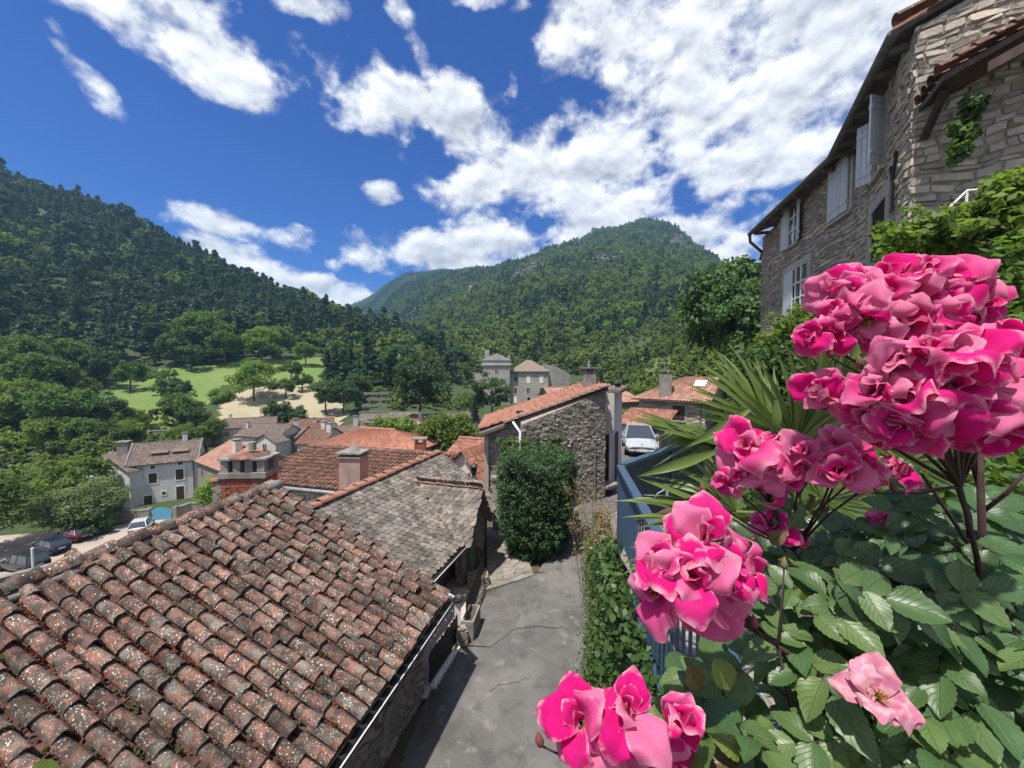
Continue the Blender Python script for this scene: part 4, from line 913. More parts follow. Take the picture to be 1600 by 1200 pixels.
    mb = MB(); mb.tube([dp+U*(zm-.12)+V((.12, -.02, 0)), dp+U*.5+V((.12, -.02, 0))], .03, 7); obj('downpipe', mb, MT['iron'], ho, True)
    # chimney
    c = P(920, 615, 16.6); zt = P(920, 582, 16.6).z; zb = P(920, 618, 16.6).z-.5
    mb = MB(); mb.prism([(c.x-.25, c.y-.22, zb), (c.x+.25, c.y-.22, zb), (c.x+.25, c.y+.22, zb), (c.x-.25, c.y+.22, zb)], V((0, 0, zt-zb))); ch = obj('chimney', mb, MT['concrete'], ho)
    mb = MB(); mb.box((c.x, c.y, zt+.2), (.66, .6, .06))
    for a in (-.2, .2):
        for b in (-.17, .17): mb.box((c.x+a, c.y+b, zt+.09), (.1, .1, .18))
    mb.lathe((c.x, c.y, zt+.23), [(.07, 0), (.05, .12), (.03, .3), (0, .34)], 7); obj('chimney_cap', mb, MT['concrete'], ch)
    c = P(811, 652, 15); mb = MB(); mb.box((c.x, c.y, c.z), (.22, .22, .5)); mb.box((c.x, c.y, c.z+.27), (.3, .3, .05)); obj('vent_stub', mb, MT['concrete'], ho)
    # meter cupboard door and thin pipe on the lane side of the wall
    q = plane_uv(893, 800, M1, u, n); mb = MB(); mb.ob(M1+u*(q[0]-.25)+U*.2+n*.03, u*.42, n*.05, U*1.25); obj('plank_door', mb, MT['old_wood'], ho)
    q = plane_uv(928, 750, M1, u, n); mb = MB(); mb.tube([M1+u*q[0]+U*.5+n*.06, M1+u*q[0]+U*2.9+n*.06], .018, 6); obj('cable_pipe', mb, MT['zinc'], ho)
    # wall lantern on the valley corner
    la = thing('wall_lantern', 'black iron lantern bracketed to the left corner of the tall stone house', 'lantern', (A2.x-.45, A2.y-.2, zl-1.6))
    mb = MB(); b0 = V((A2.x, A2.y-.05, zl-1.15)); b1 = b0+V((-.45, -.15, 0)); mb.tube([b0, b1, b1-U*.1], .014, 5); obj('bracket', mb, MT['iron'], la)
    mb = MB(); mb.lathe(b1-U*.55, [(.05, 0), (.09, .05), (.13, .33), (.16, .35), (.05, .45), (0, .47)], 6); obj('lamp_body', mb, MT['iron'], la)
    # annex: rendered outbuilding up the lane
    an = thing('annex', 'narrow grey rendered annex on the right of the tall stone house', 'building', (Bq.x+.6, Bq.y+2, .6))
    a0 = V((Bq.x-.25, Bq.y+.35, 0)); a1 = V((*P(958, 700, 16.2).xy, 0)); a2 = V((*P(971, 700, 18.6).xy, 0)); top = P(958, 612, 16.2).z
    mb = MB(); mb.wall([a0, a1, a2, a2+V((-3, 2, 0)), a0+V((-1, 3, 0)), a0], -1, top-.1); mb.add([(*p.xy, top-.1) for p in (a0, a1, a2, a2+V((-3, 2, 0)), a0+V((-1, 3, 0)))], [(0, 1, 2, 3, 4)]); obj('wall', mb, MT['render_grey'], an)
    ud = (a2-a1).normalized(); nd = V((ud.y, -ud.x, 0)); window(an, a1, ud, nd, .5, .9, 1.15, 2.9, MT['old_wood'], MT['brown_wood'], .06, name='door', sill=False)
    u3 = (a1-a0).normalized(); n3 = V((u3.y, -u3.x, 0)); window(an, a0, u3, n3, .25, 1.1, .7, 3.0, MT['old_wood'], MT['dark'], .05, name='door', sill=False)
    mb = MB(); mb.ob(a0+u3*.0+U*.95+n3*.02, u3*.9, n3*.5, U*.1); obj('landing', mb, MT['concrete'], an)
    mb = MB(); mb.ob(a1-ud*.3+U*(top-.05)+nd*.3, ud*(a2-a1).length*1.2, -nd*.8, U*.10+nd*0); obj('roof_edge', mb, MT['tile_brown'], an)
    for i in range(6): obj('roof_tile', tile_mesh(i, MT['tile_brown']), None, an, M4=frame(a1+ud*(.2+i*.4)+nd*.32+U*(top+.02), ud*2, -nd*1.6+U*.25, U*1.5))
    mb = MB(); pp = a1+ud*.5+nd*.1; mb.lathe(V((pp.x, pp.y, top+.1)), [(.0, 0), (.13, .02), (.11, .22), (.17, .24), (.06, .34), (0, .36)], 7); obj('lantern', mb, MT['iron'], an)
    mb = MB(); q = a1-V((.15, .1, 0)); mb.prism([(q.x-.3, q.y-.2, top-1.6), (q.x+.1, q.y-.2, top-1.6), (q.x+.1, q.y-.2, top-.05), (q.x-.6, q.y-.2, top-.05), (q.x-.6, q.y-.2, top-1.1)], V((0, .05, 0))); obj('render_patch', mb, MT['render_cream'], an)
hedge_side_house()
# ---------------------------------------------------------------- big stone house on the right
def terrace_house():
    G0 = P(1171, 368, 13.5); zg = G0.z; G1 = PZ(1297, 250, zg); G2 = PZ(1395, 57, zg)
    W0 = P(1190, 450, 13.6); W0.z = 0; W1 = P(1338, 400, 8.15); W1.z = 0; W2 = P(1424, 300, 5.32); W2.z = 0
    ho = thing('stone_house', 'big rubble-stone house on the terrace with pale grey shutters', 'house', (8, 8, 6))
    zb, zt = 4.2, zg-.02
    def side(a, b, holes, seed, np_, top=None, H=None):
        u = (b-a); L = u.length; u.normalize(); n = V((u.y, -u.x, 0))
        n = n if n.dot(V((0, 0, 0))-a) > 0 else -n
        mb = MB(); mb.ob(V((a.x, a.y, zb)), u*L, -n*.35, U*((H or zt)-zb)); obj('wall', mb, MT['mortar'], ho)
        rubble(ho, V((a.x, a.y, zb)), u, n, L, (H or zt)-zb, MT['stone'], np_, (.13, .40), (.055, .14), holes=holes, seed=seed, proud=.018, top=top, warp=.6)
        return u, n
    uL = (W1-W0).normalized(); nL = V((uL.y, -uL.x, 0)); nL = nL if nL.dot(-W0) > 0 else -nL
    uR = (W2-W1).normalized(); nR = V((uR.y, -uR.x, 0)); nR = nR if nR.dot(-W1) > 0 else -nR
    def rect(o, u, n, x0, y0, x1, y1):
        a = plane_uv(x0, (y0+y1)/2, o, u, n)[0]; b = plane_uv(x1, (y0+y1)/2, o, u, n)[0]; m = (x0+x1)/2
        return a, plane_uv(m, y1, o, u, n)[1], b, plane_uv(m, y0, o, u, n)[1]
    wl = rect(W0, uL, nL, 1229, 420, 1262, 489); us = rect(W0, uL, nL, 1235.5, 318, 1249, 379); bs = rect(W0, uL, nL, 1300, 254, 1330, 333)
    dr = rect(W1, uR, nR, 1364, 322, 1386, 402); um = rect(W1, uR, nR, 1373, 172, 1383, 262); um = (um[0]-.1, um[1], um[2]+.1, um[3])
    g = lambda r, k: (r[0]-k, r[1]-k-zb, r[2]+k, r[3]+k-zb)
    side(W0, W1, [g(wl, .2), g(us, .06), g(bs, .12)], 31, 190); side(W1, W2, [g(dr, .2), g(um, .1)], 32, 70)
    window(ho, W0, uL, nL, *wl, MT['dressed'], MT['glass'], .2, mull=3, trans=2)
    mb = MB(); o = W0+uL*(wl[0]-.02)+U*wl[1]+nL*.04; mb.ob(o, uL*((wl[2]-wl[0])*.42), U*(wl[3]-wl[1]), nL*.03); obj('shutter', mb, MT['shutter'], ho)
    window(ho, W0, uL, nL, *us, MT['dressed'], MT['glass'], .05, mull=1, trans=2); window(ho, W0, uL, nL, *bs, MT['dressed'], MT['dark'], .12)
    window(ho, W1, uR, nR, *dr, MT['dressed'], MT['dark'], .2, name='doorway'); window(ho, W1, uR, nR, *um, MT['dressed'], MT['glass'], .08, mull=1, trans=1)
    def shutter(o, u, n, x0, z0, x1, z1, ang=0., planks=4, hinge=0):
        w = x1-x0; mb = MB(); org = V(o)+u*(x1 if hinge else x0)+U*z0+n*.05; d = (-u if hinge else u)*cos(ang)+n*sin(ang); t = d.cross(U)*.03
        for k in range(planks): mb.ob(org+d*(w*k/planks+.004), d*(w/planks-.008), t, U*(z1-z0), random.uniform(.9, 1.08))
        s = obj('shutter', mb, MT['shutter'], ho); mb = MB()
        for k in (.14, .8): mb.ob(org-t*.5+d*.01+U*((z1-z0)*k), d*(w-.02), t*2, U*.07)
        obj('batten', mb, MT['shutter'], s)
    mid = (bs[0]+bs[2])/2; shutter(W0, uL, nL, bs[0], bs[1]-.05, mid-.005, bs[3], .0, 3); shutter(W0, uL, nL, mid+.005, bs[1]-.05, bs[2], bs[3], .0, 3)
    w = (us[2]-us[0])*.62; shutter(W0, uL, nL, us[0]-w, us[1]-.05, us[0]-.02, us[3], .25, 3, 1); shutter(W0, uL, nL, us[2]+.02, us[1]-.05, us[2]+w, us[3], .25, 3)
    w = .27; shutter(W1, uR, nR, um[0]-w-.04, um[1]-.05, um[0]-.04, um[3], .8, 3, 1); shutter(W1, uR, nR, um[2]+.04, um[1]-.05, um[2]+w+.04, um[3], .8, 3)
    q = plane_uv(1403, 285, W1, uR, nR); mb = MB(); o = W1+uR*q[0]+U*q[1]+nR*.06; mb.tube([o-U*.42, o+U*.05, o+U*.42+uR*.12], .022, 5); mb.tube([o+U*.0, o+U*.3-uR*.14], .02, 5); obj('wall_anchor', mb, MT['iron'], ho)
    # gable end facing the terrace
    uG = V((-nR.x*0+nR.y*-1, 0, 0)); uG = V((.855, -.52, 0)).normalized(); nG = V((-.52, -.855, 0)); L = 6.
    side(W2, W2+uG*L, [], 33, 130, top=lambda a: zt-zb+.02+.34*a, H=zt)
    mb = MB(); a, b = W2, W2+uG*L; mb.prism([(a.x, a.y, zt-.02), (b.x, b.y, zt-.02), (b.x, b.y, zt+.34*L), ], -nG*.3); obj('gable', mb, MT['mortar'], ho)
    rubble(ho, V((a.x, a.y, zt-.05)), uG, nG, L, .34*L, MT['stone'], 20, (.14, .38), (.07, .17), top=lambda x: .34*x-.02, seed=35)
    # roof: soffit, boards, tiles and gutter
    up = lambda G: G
    inL = V((-nL.x, -nL.y, 0)); inR = V((-nR.x, -nR.y, 0)); rise = .34
    pts = [G0, G1, G2]; far = [G0+inL*4+U*4*rise, G1+(inL+inR).normalized()*4+U*4*rise, G2+inR*4+U*4*rise]
    mb = MB()
    for k in range(2): mb.prism([pts[k], pts[k+1], far[k+1], far[k]], U*.07)
    obj('roof_deck', mb, MT['old_wood'], ho)
    mb = MB()
    for k in range(2): mb.prism([pts[k]+U*.08, pts[k+1]+U*.08, far[k+1]+U*.08, far[k]+U*.08], U*.06)
    obj('roof', mb, MT['tile_pink'], ho)
    mb = MB(); mb.tube([G0+U*.04, G1+U*.04, G2+U*.04], .07, 8); obj('gutter', mb, MT['zinc_dark'], ho, True)
    mb = MB(); q = W0+U*(zg-.55); mb.tube([G0-V((0, .02, .02)), G0-U*.22+V((.03, 0, 0)), q+V((-.02, -.02, 0))-U*0, q+V((.25, .5, -.1))], .05, 7); obj('downpipe', mb, MT['zinc_dark'], ho, True)
    for k in range(14):                      # rafters showing under the eave
        t = (k+.5)/14; A_, B_ = (G1.lerp(G2, (t-.5)*2), inR) if t > .5 else (G0.lerp(G1, t*2), inL)
        mb = MB(); w_ = V((-B_.y, B_.x, 0))*.07; mb.ob(A_-U*.1-w_*.5+B_*.03, w_, B_*.55, U*.09); obj('rafter', mb, MT['old_wood'], ho)
    ridge_caps(ho, G2+uG*.0-nG*-.12+U*.1, G2+uG*5+nG*.12+U*(.1+.34*5), MT['tile_rust'], 14, 1.1, 1., 'verge_tile')
    # lean-to canopy on the gable
    c0 = W2+uG*.04; zc = plane_uv(1432, 168, W2, uG, nG)[1]; k = .42; D = .75
    mb = MB(); mb.prism([c0+U*zc, c0+U*zc+nG*D-U*.05, c0+uG*3+U*(zc+3*k)+nG*D-U*.05, c0+uG*3+U*(zc+3*k)], -U*.07); obj('canopy_deck', mb, MT['brown_wood'], ho)
    mb = MB(); mb.ob(c0+U*(zc-.16)+nG*(D-.1)+uG*.35, uG*3+U*3*k, nG*.1, U*.11); obj('canopy_beam', mb, MT['brown_wood'], ho)
    sl = (uG+U*k).normalized(); nn = (nG.cross(sl)); nn = nn if nn.z > 0 else -nn
    for i in range(10):
        for j in range(4): obj('canopy_tile', tile_mesh((i+j) % 7, MT['tile_rust']), None, ho, M4=frame(c0+U*zc+sl*(i*.155-.03)+nG*(.72-.2*j)+nn*.01, nG*1.0, sl*.5, nn*.9))
    mb = MB(); mb.tube([c0+U*(zc-.45)+nG*.05+uG*.05, c0+U*(zc-.1)+nG*.5+uG*.1], .05, 6); obj('canopy_brace', mb, MT['brown_wood'], ho)
    # white balcony railing
    r = thing('balcony_railing', 'white metal balcony railing half hidden in the vine', 'railing', P(1490, 320, 4.4))
    a, b, c = P(1482, 326, 4.75), P(1511, 298, 4.7), P(1600, 290, 4.45); mb = MB(); mb.tube([a, b, c], .016, 6); obj('top_rail', mb, MT['white'], r)
    mb = MB(); mb.tube([a-U*.1, b-U*.14, c-U*.14], .010, 6); obj('lower_rail', mb, MT['white'], r)
    for t in (0., .5): mb = MB(); p = b.lerp(c, t); mb.tube([p, p-U*.7], .014, 6); obj('post', mb, MT['white'], r)
terrace_house()
# ---------------------------------------------------------------- stone house up the lane with hipped tile roof, garage
def lane_end_house():
    Y = 27.; z = P(993, 619, 29).z; A = P(998, 622, 29.); B = P(1102, 630, 26.); B.z = A.z; u = (B-A); u.z = 0; L = u.length; u.normalize(); n = V((u.y, -u.x, 0)); bk = -n
    ho = thing('stone_house', 'coursed stone house with a tiled hip roof at the end of the lane', 'house', (A.x+2, A.y+2, .5))
    zt = A.z; D = 5.5; mb = MB(); mb.ob(V((A.x, A.y, -2)), u*L, bk*D, U*(zt+2)); obj('wall', mb, MT['mortar'], ho)
    wr = plane_uv(1051, 633, A, u, n), plane_uv(1070, 657, A, u, n); x0, z1 = wr[0]; x1, z0 = wr[1]
    z0 += A.z; z1 += A.z; o = V((A.x, A.y, 0))
    rubble(ho, V((A.x, A.y, -1)), u, n, L, zt+1, MT['stone'], 290, (.2, .6), (.13, .24), holes=[(x0-.1, z0+.9, x1+.1, z1+1.1)], seed=41, proud=.02, warp=.25)
    n2 = u; rubble(ho, V((*(A+u*L).xy, -1)), bk, u, D, zt+1, MT['stone'], 0, (.2, .6), (.13, .24), seed=42, proud=.02, warp=.25)
    w = window(ho, o, u, n, x0, z0, x1, z1, MT['dressed'], MT['dark'], .1)
    for a, b in ((x0, (x0+x1)/2-.02), ((x0+x1)/2+.02, x1)): mb = MB(); mb.ob(o+u*a+U*z0+n*.03, u*(b-a), n*.03, U*(z1-z0)); obj('shutter', mb, MT['brown_wood'], ho)
    oh = .45; e0, e1 = A-u*oh+n*oh, A+u*(L+oh)+n*oh; f0, f1 = A-u*oh+bk*(D+oh), A+u*(L+oh)+bk*(D+oh); hr = 1.6; r0 = A+u*2.6+bk*D/2+U*hr; r1 = A+u*(L+oh)+bk*D/2+U*hr
    corr_roof(ho, e0, e1, r1, r0, MT['tile_pink'], .22, .05); corr_roof(ho, f0, e0, r0, r0, MT['tile_pink'], .22, .05, 'hip'); corr_roof(ho, f1, f0, r0, r1, MT['tile_pink'], .22, .05, 'back_slope')
    mb = MB(); mb.prism([e0-U*.04, e1-U*.04, f1-U*.04, f0-U*.04], -U*.06); obj('eave_board', mb, MT['old_wood'], ho)
    mb = MB(); mb.prism([e1-u*oh, f1-u*oh, r1-u*oh], -u*.1); obj('gable', mb, MT['stone'], ho)
    mb = MB(); mb.tube([A+u*(L-.2)+n*(oh)-U*.05, A+u*(L-.25)+n*.06-U*.4, A+u*(L-.25)+n*.06-U*4], .05, 6); obj('downpipe', mb, MT['zinc_dark'], ho)
    mb = MB(); q = e1.lerp(r1, .55)-u*1.6; dr = (r1-e1).normalized(); nn = u.cross(dr); nn = nn if nn.z > 0 else -nn; mb.ob(q+nn*.06, u*.8, dr*.9, nn*.06); obj('skylight', mb, MT['lamp_clear'], ho)
    for (px, yt, yb, Y, w_) in ((1039, 585, 612, 28, .85), (1052, 594, 600, 29.5, .35)):
        c = P(px, yb, Y); zt_ = P(px, yt, Y).z; mb = MB(); mb.box((c.x, c.y, (zt_+c.z-1)/2), (w_, w_*.8, zt_-c.z+1), R(-20)); ch = obj('chimney', mb, MT['concrete'], ho)
        mb = MB(); mb.box((c.x, c.y, zt_+.28), (w_*1.15, w_, .07), R(-20))
        for i in range(3): mb.box((c.x+(i-1)*w_*.42, c.y-w_*.1*(i-1), zt_+.12), (w_*.16, w_*.7, .26), R(-20))
        obj('chimney_cap', mb, MT['concrete'], ch)
    c = P(1039, 580, 28); mb = MB(); mb.tube([c, c+U*.7], .015, 5); mb.tube([c+U*.6-u*.5, c+U*.6+u*.35], .01, 5); obj('aerial', mb, MT['zinc'], ho)
    ga = thing('garage', 'low grey garage with a red tiled roof behind the silver car', 'garage', P(1010, 700, 26))
    a = P(968, 660, 26); b = P(1030, 664, 24.4); uu = (b-a); uu.z = 0; l = uu.length; uu.normalize(); nn = V((uu.y, -uu.x, 0)); zt = b.z-.1
    mb = MB(); mb.ob(V((a.x, a.y, -1)), uu*l, -nn*3, U*(zt+1)); obj('wall', mb, MT['render_grey'], ga)
    corr_roof(ga, V((a.x, a.y, zt))+nn*.4-uu*.3, V((b.x, b.y, zt))+nn*.4+uu*.4, V((b.x, b.y, zt+.8))-nn*3+uu*.4, V((a.x, a.y, zt+.8))-nn*3-uu*.3, MT['tile_red'], .22, .05)
    window(ga, V((a.x, a.y, 0)), uu, nn, .5, .3, l-.4, zt-.35, MT['old_wood'], M('garage_planks', (.11, .125, .14), [('z', 9, .4, .6, (.08, .09, .10), .8)], .8), .08, name='garage_door', sill=False)
    c = P(1040, 677, 24); mb = MB(); mb.ob(c-uu*.9, uu*2., -nn*1.5+U*.25, U*.08); obj('porch_slab', mb, MT['concrete'], ga)
    mb = MB(); mb.ob(c-uu*.8-U*2.6-nn*1.1, uu*1.8, -nn*.2, U*2.55); obj('porch_wall', mb, MT['render_cream'], ga)
lane_end_house()
# ---------------------------------------------------------------- generic village house
def house(name, label, A, B, D, zb, zt, rise, wall_m, roof_m, wins=(), oh=.35, hip=0., chim=(), asym=.5, gable_m=None, sp=.28, frame_m=None, shutter_m=None):
    """A-B front eave corners (seen face), D depth away from viewer, gable/hip roof with ridge parallel to A-B"""
    A, B = V((A[0], A[1], 0)), V((B[0], B[1], 0)); u = (B-A); L = u.length; u.normalize(); n = V((u.y, -u.x, 0))
    if n.dot(-A) < 0: n = -n
    bk = -n; ho = thing(name, label, 'house', (A+u*L/2+bk*D/2)+U*zb)
    mb = MB(); mb.ob(A+U*zb, u*L, bk*D, U*(zt-zb)); obj('wall', mb, wall_m, ho)
    e0, e1 = A-u*oh+n*oh+U*zt, A+u*(L+oh)+n*oh+U*zt; f0, f1 = e0+bk*(D+2*oh), e1+bk*(D+2*oh); h = hip*D/2
    r0, r1 = A+bk*D*asym+U*(zt+rise)+u*(h if hip else -oh), A+u*L+bk*D*asym+U*(zt+rise)-u*(h if hip else -oh)
    corr_roof(ho, e0, e1, r1, r0, roof_m, sp); corr_roof(ho, f1, f0, r0, r1, roof_m, sp, name='back_slope')
    if hip: corr_roof(ho, f0, e0, r0, r0, roof_m, sp, name='hip'); corr_roof(ho, e1, f1, r1, r1, roof_m, sp, name='hip')
    else:
        for q, s in ((A, 1), (A+u*L, -1)): mb = MB(); mb.prism([q+U*zt, q+bk*D+U*zt, q+bk*D*asym+U*(zt+rise-.06)], u*s*.12); obj('gable', mb, gable_m or wall_m, ho)
    mb = MB(); mb.prism([e0-U*.05, e1-U*.05, f1-U*.05, f0-U*.05], -U*.08); obj('eave_board', mb, MT['old_wood'], ho)
    mb = MB(); mb.tube([r0+U*.03, r1+U*.03], .1, 6); obj('ridge', mb, roof_m, ho)
    for w in wins:
        a, z0, b, z1 = w[:4]; k = w[4] if len(w) > 4 else 'window'
        ww = window(ho, A+U*zb, u, n, a, z0, b, z1, frame_m or MT['white'], shutter_m or MT['brown_wood'], .14, name=k, sill=False)
    for (t, v, hh, ww) in chim:
        c = A+u*L*t+bk*D*v; zc = zt+rise*(1-abs(v-asym)/max(asym, .01)); mb = MB(); mb.box((c.x, c.y, zc+hh/2-.4), (ww, ww*.8, hh+.8), atan2(u.y, u.x)); cc = obj('chimney', mb, MT['render_cream'], ho)
        mb = MB(); mb.box((c.x, c.y, zc+hh+.22), (ww*1.2, ww, .08), atan2(u.y, u.x)); [mb.box((c.x+s*ww*.35*u.x, c.y+s*ww*.35*u.y, zc+hh+.09), (ww*.2, ww*.7, .2), atan2(u.y, u.x)) for s in (-1, 1)]; obj('chimney_cap', mb, MT['concrete'], cc)
    return ho, u, n
def village():
    pxy = lambda px, Y: ((px-800)/F*Y, Y)
    zp = -13.9
    # pale house by the parking square
    A, B = pxy(193, 54), pxy(304, 58); Lx = (V(A)-V(B)).length
    W_ = [(2.2, 4.0, 3.1, 5.5), (5.2, 4.1, 6.1, 5.7), (5.2, 1.0, 6.1, 3.1, 'door'), (1.6, .15, 2.5, 2.3, 'door'), (3.6, 2.1, 4.0, 2.6), (2.4, 6.15, 2.95, 6.6), (5.5, 6.35, 6.05, 6.75)]
    ho, u, n = house('rendered_house', 'pale grey rendered house with brown shutters above the parking square', A, B, 7, -15.0, -8.1, 2.6, MT['render_grey'], MT['tile_brown'], W_, chim=((.75, .5, 1., .6),), frame_m=MT['white'])
    A3 = V((*A, 0))
    for t in (.42, .72):                       # dormers
        c = A3+u*Lx*t-n*1.2; z = -7.35; mb = MB(); mb.ob(c-u*.8+U*z, u*1.6, -n*1.6, U*.55); d = obj('dormer', mb, MT['brown_wood'], ho)
        mb = MB(); mb.prism([c-u*1.0+n*.25+U*(z+.5), c+u*1.0+n*.25+U*(z+.5), c+u*1.-n*2.2+U*(z+1.1), c-u*1.-n*2.2+U*(z+1.1)], U*.1); obj('dormer_roof', mb, MT['tile_brown'], d)
        mb = MB(); mb.tube([c-u*1.15+n*1.4+U*(z-.62), c-u*1.15-n*2.+U*(z+1.0)], .09, 5); obj('mortar_verge', mb, MT['concrete'], ho)
    mb = MB(); mb.tube([A3+u*(Lx-.5)+n*.1+U*-8.1, A3+u*(Lx-.5)+n*.1+U*-15], .07, 6); obj('downpipe', mb, MT['zinc_dark'], ho)
    for t in (-.02, 1.02): mb = MB(); q = A3+u*Lx*t; mb.tube([q+n*.35+U*-8.0, q-n*3.5+U*-5.4], .12, 6); obj('mortar_verge', mb, MT['concrete'], ho)
    # its gabled wing on the left
    A2, B2 = V((*pxy(128, 55), 0)), V((*pxy(196, 53.4), 0)); L2 = (B2-A2).length; u2 = (B2-A2).normalized(); n2 = V((u2.y, -u2.x, 0)); n2 = n2 if n2.dot(-A2) > 0 else -n2
    wg = thing('rendered_wing', 'gabled left wing of the pale house, half behind the pale leafy tree', 'house', A2+U*-15)
    mb = MB(); mb.ob(A2+U*-15, u2*L2, -n2*6, U*6.4); obj('wall', mb, MT['render_grey'], wg); g0 = A2+u2*1.9
    mb = MB(); mb.prism([g0+U*-8.65, A2+u2*L2+U*-8.65, A2+u2*(L2/2+.95)+U*-7.0], -n2*.3); obj('gable', mb, MT['render_grey'], wg)
    a, b, r = g0-u2*.4+U*-8.75, A2+u2*(L2+.3)+U*-8.75, A2+u2*(L2/2+.95)+U*-6.95
    corr_roof(wg, a+n2*.4, a-n2*5, r-n2*5, r+n2*.4, MT['tile_brown'], .28); corr_roof(wg, b-n2*5, b+n2*.4, r+n2*.4, r-n2*5, MT['tile_brown'], .28, name='roof_slope')
    corr_roof(wg, A2-u2*.5+n2*.3+U*-8.7, g0+u2*2+n2*.3+U*-8.7, g0+u2*2-n2*3.2+U*-6.9, A2-u2*.5-n2*3.2+U*-6.9, MT['tile_brown'], .28, name='low_roof')
    mb = MB(); c = A2+u2*2.6-n2*3; mb.box((c.x, c.y, -6.4), (1.3, 1., 2.2), .3); obj('chimney', mb, MT['concrete'], wg); mb = MB(); mb.box((c.x, c.y, -5.25), (1.6, 1.3, .15), .3); obj('chimney_slab', mb, MT['concrete'], wg)
    # stone neighbour to its right with pinkish roof
    house('corner_house', 'stone house with a pink tiled roof joined to the right of the pale house', pxy(304, 57.5), pxy(352, 51), 8.5, -15, -8.2, 2.4, MT['rubble'], MT['tile_pink'], [(1.5, 4.6, 2.1, 6.0), (1.2, 2.7, 1.5, 3.2), (4.6, .3, 5.6, 2.6, 'door')], chim=((.55, .35, 1.6, 1.1),), frame_m=MT['dressed'])
    # small row of houses further down the valley
    H0 = house
    def H(nm, lb, A, B, D, zb, zt, *r, **k): return H0(nm, lb, A, B, D, zb, zt+1.4, *r, **k)
    H('village_house', 'long low house with a grey-brown roof at the left of the hamlet', pxy(343, 82), pxy(426, 86), 7, -13, -8.6, 1.7, MT['render_cream'], MT['tile_brown'], [(2.5, 3.6, 4.2, 5.0)], chim=((.1, .5, .7, .5),))
    H('village_house', 'grey-roofed house with a small white front gable in the hamlet', pxy(366, 74), pxy(432, 72), 6.5, -13, -8.7, 2.0, MT['render_cream'], MT['tile_brown'], [(4.9, 3.2, 5.5, 4.0)], chim=((.08, .3, 1., .5),))
    gg = thing('white_gable_porch', 'small white gabled porch wing with one window in the hamlet', 'house', V((*pxy(410, 69), -13))); p0, p1 = V((*pxy(394, 69.5), 0)), V((*pxy(428, 68.6), 0)); uu = (p1-p0).normalized(); nn = V((uu.y, -uu.x, 0)); l = (p1-p0).length
    mb = MB(); mb.prism([p0+U*-13, p1+U*-13, p1+U*-7.5, p0.lerp(p1, .5)+U*-6.2, p0+U*-7.5], -nn*3); obj('wall', mb, MT['render_cream'], gg)
    for q, s in ((p0-uu*.3, 0), (p1+uu*.3, 1)):
        r = p0.lerp(p1, .5)+U*-6.1; a, b = q+U*-7.65+nn*.3, q+U*-7.65-nn*3; corr_roof(gg, *( (a, b) if s else (b, a)), *((r-nn*3, r+nn*.3) if s else (r+nn*.3, r-nn*3)), MT['tile_brown'], .28, name='roof_slope')
    window(gg, p0+U*-11.6, uu, nn, l/2-.4, 2.6, l/2+.3, 3.6, MT['dressed'], MT['glass'], .1, mull=1)
    H('village_house', 'low stone house with a row of small windows below a brown roof', pxy(428, 76), pxy(460, 75), 6, -13, -9.3, 1.8, MT['rubble'], MT['tile_brown'], [(1.2, 3.4, 1.8, 4.3), (2.2, 3.4, 2.8, 4.3)], frame_m=MT['dressed'], shutter_m=MT['glass'])
    H('village_house', 'house with a reddish roof and tall pale chimney rising behind the hamlet', pxy(452, 86), pxy(520, 90), 8, -13, -9.6, 1.9, MT['render_cream'], MT['tile_rust'], (), chim=((.12, .0, 2.4, 1.1), (.55, .3, 1., .9)))
    H('village_house', 'white house with pointed gables and a narrow window in the hamlet', pxy(462, 66), pxy(500, 65), 7, -13, -8.6, 2.2, MT['render_cream'], MT['tile_rust'], [(2.9, 3.8, 3.3, 5.0)], chim=((.9, .4, 1.3, .9), (.55, .5, 1., .8)), shutter_m=MT['glass'])
    H('village_house', 'grey house with a plain gable and brown roof right of the hamlet', pxy(514, 70), pxy(566, 72), 8, -13, -9.2, 2.4, MT['render_grey'], MT['tile_brown'], (), chim=((.75, .5, 1.6, .8), (.92, .6, 1., .7)))
    H('village_house', 'dark slate-roofed house behind the plane trees', pxy(560, 92), pxy(650, 95), 8, -12, -8.8, 2.0, MT['rubble'], MT['scale'], ())
    H('village_house', 'small house with a bright pink pyramid roof behind the plane trees', pxy(614, 84), pxy(652, 82), 6, -12, -7.6, 1.7, MT['render_cream'], MT['tile_pink'], (), hip=.95, chim=((.85, .4, 1., .6),))
    H('village_house', 'grey-roofed house between the two plane trees', pxy(650, 88), pxy(720, 90), 7, -12, -7.9, 1.2, MT['rubble'], MT['scale'], ())
    H('village_shed', 'low shed with white doors under the dark trees left of the castle', pxy(696, 84), pxy(738, 88), 5, -11, -7.0, 1.2, MT['rubble'], MT['tile_brown'], [(1.0, 2.6, 2.7, 4.7, 'door'), (3.1, 2.6, 4.2, 4.7, 'door')], frame_m=MT['brown_wood'], shutter_m=MT['white'])
    H = house
    # orange roofs in the middle
    H('tiled_house', 'house with a bright orange hipped roof behind the rust-brown roof', pxy(478, 29), pxy(622, 26.5), 6., -7, P(632, 713, 26.5).z, 1.25, MT['render_cream'], MT['tile_orange'], (), hip=.8, sp=.23)
    H('tiled_house', 'small house with a red tiled gable left of the tall stone house', pxy(690, 21), pxy(760, 20), 5., -6, P(690, 722, 21).z-.2, 1.1, MT['render_cream'], MT['tile_red'], (), sp=.22, chim=((.86, .2, .5, .5),))
